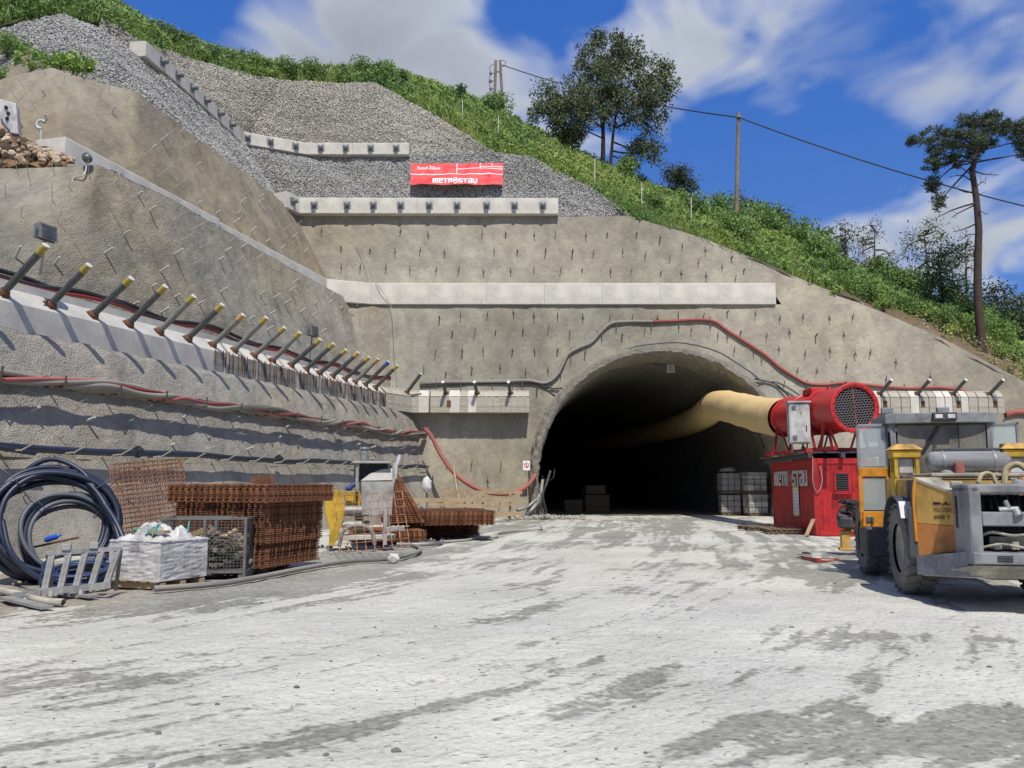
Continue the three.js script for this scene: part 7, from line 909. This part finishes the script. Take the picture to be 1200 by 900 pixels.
  C('red_hose', [P(498, 502, 41.2), P(505, 510, 41), P(515, 530, 40.8), P(531, 553, 40.6), P(550, 568, 40.4), P(565, 575, 40.3), P(585, 579, 40.3), P(603, 577, 40.5), P(617, 570, 40.9), P(628, 556, 41.3)], 0.10, M.redDusty, 'pale red hose hanging in a curve from the wall corner to the tunnel', 'hose');
  // thick black pipe low on the side wall
  const low = rail(2.42, 0.30), pc = pathLen(low), LP = pc[pc.length - 1], pp = []; for (let s = 0; s < LP - 1.0; s += 0.5) { const f = frameAt(low, pc, s); pp.push(v(f.p.x, f.p.y + 0.04 * Math.sin(s * 0.7) + 0.03 * vn2(s * 0.6, 2), f.p.z)); } C('wall_pipe', pp, 0.085, M.navyHose, 'thick black pipe carried on pegs low along the side wall', 'pipe'); C('wall_pipe', pp.slice(0, 13).map((p, i) => v(p.x + 0.08, p.y - 0.12 - 0.08 * Math.sin(i * 0.5), p.z + 0.12)), 0.06, M.navyHose, 'second black pipe sagging under the first beside the hose coils', 'pipe');
  for (let s = 1; s < LP - 1.2; s += 1.45) { const f = frameAt(low, pc, s); solo('pipe_peg', merge([bar(v(f.p.x - f.o.x * 0.5, f.p.y - 0.14, f.p.z - f.o.z * 0.5), v(f.p.x + f.o.x * 0.28, f.p.y - 0.08, f.p.z + f.o.z * 0.28), 0.03), bar(v(f.p.x + f.o.x * 0.28, f.p.y - 0.1, f.p.z + f.o.z * 0.28), v(f.p.x + f.o.x * 0.45 + 0.08, f.p.y + 0.06, f.p.z + f.o.z * 0.45 - 0.1), 0.03)]), M.creamHose, 'pale steel peg holding the black pipe on the side wall', 'peg', 'pegs under the black wall pipe'); } for (const s of [LP * 0.3, LP * 0.52, LP * 0.78]) { const f = frameAt(low, pc, s); solo('pipe_coupling', merge([new THREE.CylinderGeometry(0.12, 0.12, 0.2, 12), new THREE.BoxGeometry(0.08, 0.1, 0.3)]).rotateX(Math.PI / 2).rotateY(Math.atan2(f.o.x, f.o.z) + Math.PI / 2).translate(f.p.x, f.p.y + 0.02, f.p.z), M.blackCable, 'bolted black coupling on the wall pipe', 'coupling', 'couplings on the black wall pipe'); }
  // hoses on the ground
  const gp = (l, h = 0.05) => l.map(([x, y]) => G(x, y, h)); C('ground_pipe', gp([[180, 690], [235, 686], [270, 682], [310, 675], [350, 667], [385, 661], [420, 657], [455, 655], [480, 650], [492, 645], [488, 640], [470, 637]]), 0.045, M.greyCable, 'dusty grey pipe laid along the edge of the yard floor', 'pipe'); C('ground_pipe', gp([[465, 638], [490, 638], [512, 637], [518, 634]], 0.06), 0.05, M.galv, 'short pale pipe on the ground by the low rebar bundles', 'pipe'); C('ground_hose', gp([[515, 635], [545, 633], [560, 630], [580, 629], [584, 625], [610, 622], [632, 620], [634, 616]], 0.03), 0.035, M.creamHose, 'thin cream hose winding over the ground to the portal', 'hose');
  C('ground_hose', gp([[0, 692], [25, 697], [55, 705], [75, 706]], 0.04), 0.05, M.dust, 'dusty pale hose on the ground beside the steel rack', 'hose');
  // slim white cord hanging down the front corner
  C('signal_cord', [P(418, 262, 43.9), P(428, 295, 43.8), P(442, 332, 43.0), P(458, 358, 43.0), P(462, 390, 42.4), P(466, 432, 42.2)], 0.014, M.creamHose, 'thin pale cord hanging down the inner corner of the walls');
}
// ================================================================== FLOODLIGHTS AND SMALL THINGS
function floodlight(label, p, aim, k = 1, foot = 1.2, group) { const g = thing('floodlight', label, 'floodlight', p, aim, group); g.scale.setScalar(k); part(g, 'stand', [cyl(v(0, -foot, -0.1), v(0, -0.1, 0), 0.03, 0.03, 8), bar(v(-0.28, -0.1, 0), v(0.28, -0.1, 0), 0.04), bar(v(-0.28, -0.1, 0), v(-0.28, 0.14, 0), 0.03), bar(v(0.28, -0.1, 0), v(0.28, 0.14, 0), 0.03)], M.steel); const h = part(g, 'lamp_housing', hull([[-0.26, -0.1, 0.14], [0.26, -0.1, 0.14], [0.2, -0.06, -0.2], [-0.2, -0.06, -0.2]], [[-0.26, 0.3, 0.10], [0.26, 0.3, 0.10], [0.18, 0.3, -0.2], [-0.18, 0.3, -0.2]]), M.galv); part(h, 'lamp_glass', hull([[-0.22, -0.06, 0.15], [0.22, -0.06, 0.15], [0.22, -0.06, 0.13], [-0.22, -0.06, 0.13]], [[-0.22, 0.26, 0.115], [0.22, 0.26, 0.115], [0.22, 0.26, 0.095], [-0.22, 0.26, 0.095]]), M.galvDark); return g; }
floodlight('grey floodlight on a stand beside the second yellow-banded tube', P(53, 277, 20.2), 1.25, 0.95, 1.0); floodlight('small grey floodlight halfway along the row of tubes', P(366, 391, 33.6), 1.25, 1.05, 1.0);
{ const p = P(102, 185, 24.3), g = thing('wall_lamp', 'round grey lamp on a thin white post at the wall top', 'lamp', p); part(g, 'lamp_head', lathe([[0, -0.12], [0.12, -0.1], [0.14, 0], [0.12, 0.1], [0, 0.12]], 16).rotateX(1.2), M.galvDark); part(g, 'post', tube([v(0, -0.1, 0), v(0, -0.45, 0.05), v(-0.05, -0.62, 0.15), v(-0.25, -0.68, 0.2), v(-0.26, -1.1, 0.25)], 0.022, 6, 0.08), M.cabinet);
  const q = P(48, 146, 25.7), h = thing('wall_lamp', 'pale curved lamp on a post in front of the upper brown wall', 'lamp', q); part(h, 'lamp_head', new THREE.TorusGeometry(0.13, 0.05, 8, 18, 4.6).rotateZ(0.6), M.cabinet); part(h, 'post', cyl(v(0.02, -0.1, 0), v(0.02, -0.6, 0), 0.035, 0.035, 8), M.cabinet);
  const e = P(8, 148, 25.6), t = thing('switch_box', 'grey sheet metal hood with dark switches on the earth bank', 'cabinet', e, 0.3); part(t, 'hood', extr([[-0.45, -0.2], [0.32, -0.2], [0.2, 0.75], [-0.3, 0.85]], 0.4, 0.02, 2).translate(0, 0, -0.4), M.cabinet); for (const [x, y] of [[-0.05, 0.6], [0.02, 0.42], [0.0, 0.25]]) part(t, 'switch', new THREE.SphereGeometry(0.055, 10, 8).translate(x, y, 0.04), M.black); part(t, 'cable_drop', tube([v(-0.15, 0.2, 0.05), v(-0.05, 0, 0.08), v(0.1, -0.15, 0.06)], 0.03, 6, 0.08), M.greyHose); }
{ const R = rng(66); // clods and stones lying on the yard
  scatter('yard_stones', ROCK, std([1, 1, 1], { roughness: 0.95, map: null }), 900, () => { const d = 4.2 + 34 * Math.pow(R(), 1.9), x = (R() - 0.5) * 1.35 * d, s = 0.006 + R() * R() * R() * 0.035 + (R() < 0.01 ? 0.02 : 0); if (x > d * 0.44 && d < 18 && d > 9) return null; return { p: v(x, groundH(x, -d) + s * 0.2, -d), ry: R() * 6, rx: (R() - 0.5) * 0.6, sx: s * 1.2, sy: s * 0.6, sz: s, s, w: R() }; }, (r) => { const k = 0.13 + r.w * r.w * 0.3; return [k, k * 0.98, k * 0.92]; }, 'small clods and stones strewn over the dusty yard', 'stones');
  scatter('edge_stones', ROCK, std([1, 1, 1], { roughness: 0.95 }), 500, () => { const t = R(), z = -11.5 - t * 17, x = -8.0 + t * 6.2 + (R() - 0.5) * 2.2, s = 0.012 + R() * R() * 0.06; return { p: v(x, s * 0.3, z), rx: R() * 6, ry: R() * 6, rz: R() * 6, s, w: R() }; }, (r) => { const k = 0.22 + r.w * 0.22; return [k, k * 0.94, k * 0.82]; }, 'small stones and crumbs along the foot of the stored material', 'stones');
  const b = G(461, 659); const st = ROCK.clone().scale(0.16, 0.15, 0.12).translate(b.x, 0.07, b.z); solo('white_stone', st, std([0.55, 0.54, 0.5], { map: SHOT.map, roughness: 0.95 }), 'single white stone lying beside the grey ground pipe', 'stone');
  for (const [a, c, l] of [[[5, 700], [55, 712], 'weathered plank lying on the ground left of the steel rack'], [[35, 690], [110, 699], 'grey board lying under the steel rack']]) solo('plank', bar(G(...a, 0.03), G(...c, 0.03), 0.16, 0.035), M.greyBoard, l, 'plank');
}
{ // crates in the tunnel
  const bp = v(3.6, 0, -52); const c = thing('crate_stack', 'dim stack of timber crates inside the tunnel on the left', 'crates', bp, 0.2); for (const [x, y, w, h] of [[0, 0.35, 1.1, 0.7], [1.5, 0.5, 1.5, 1.0], [1.4, 1.3, 1.2, 0.5]]) part(c, 'crate', bx(w, h, 0.9, x, y, 0, 0.02), M.woodDark);
}
console.log('done');
renderer.render(scene, camera);
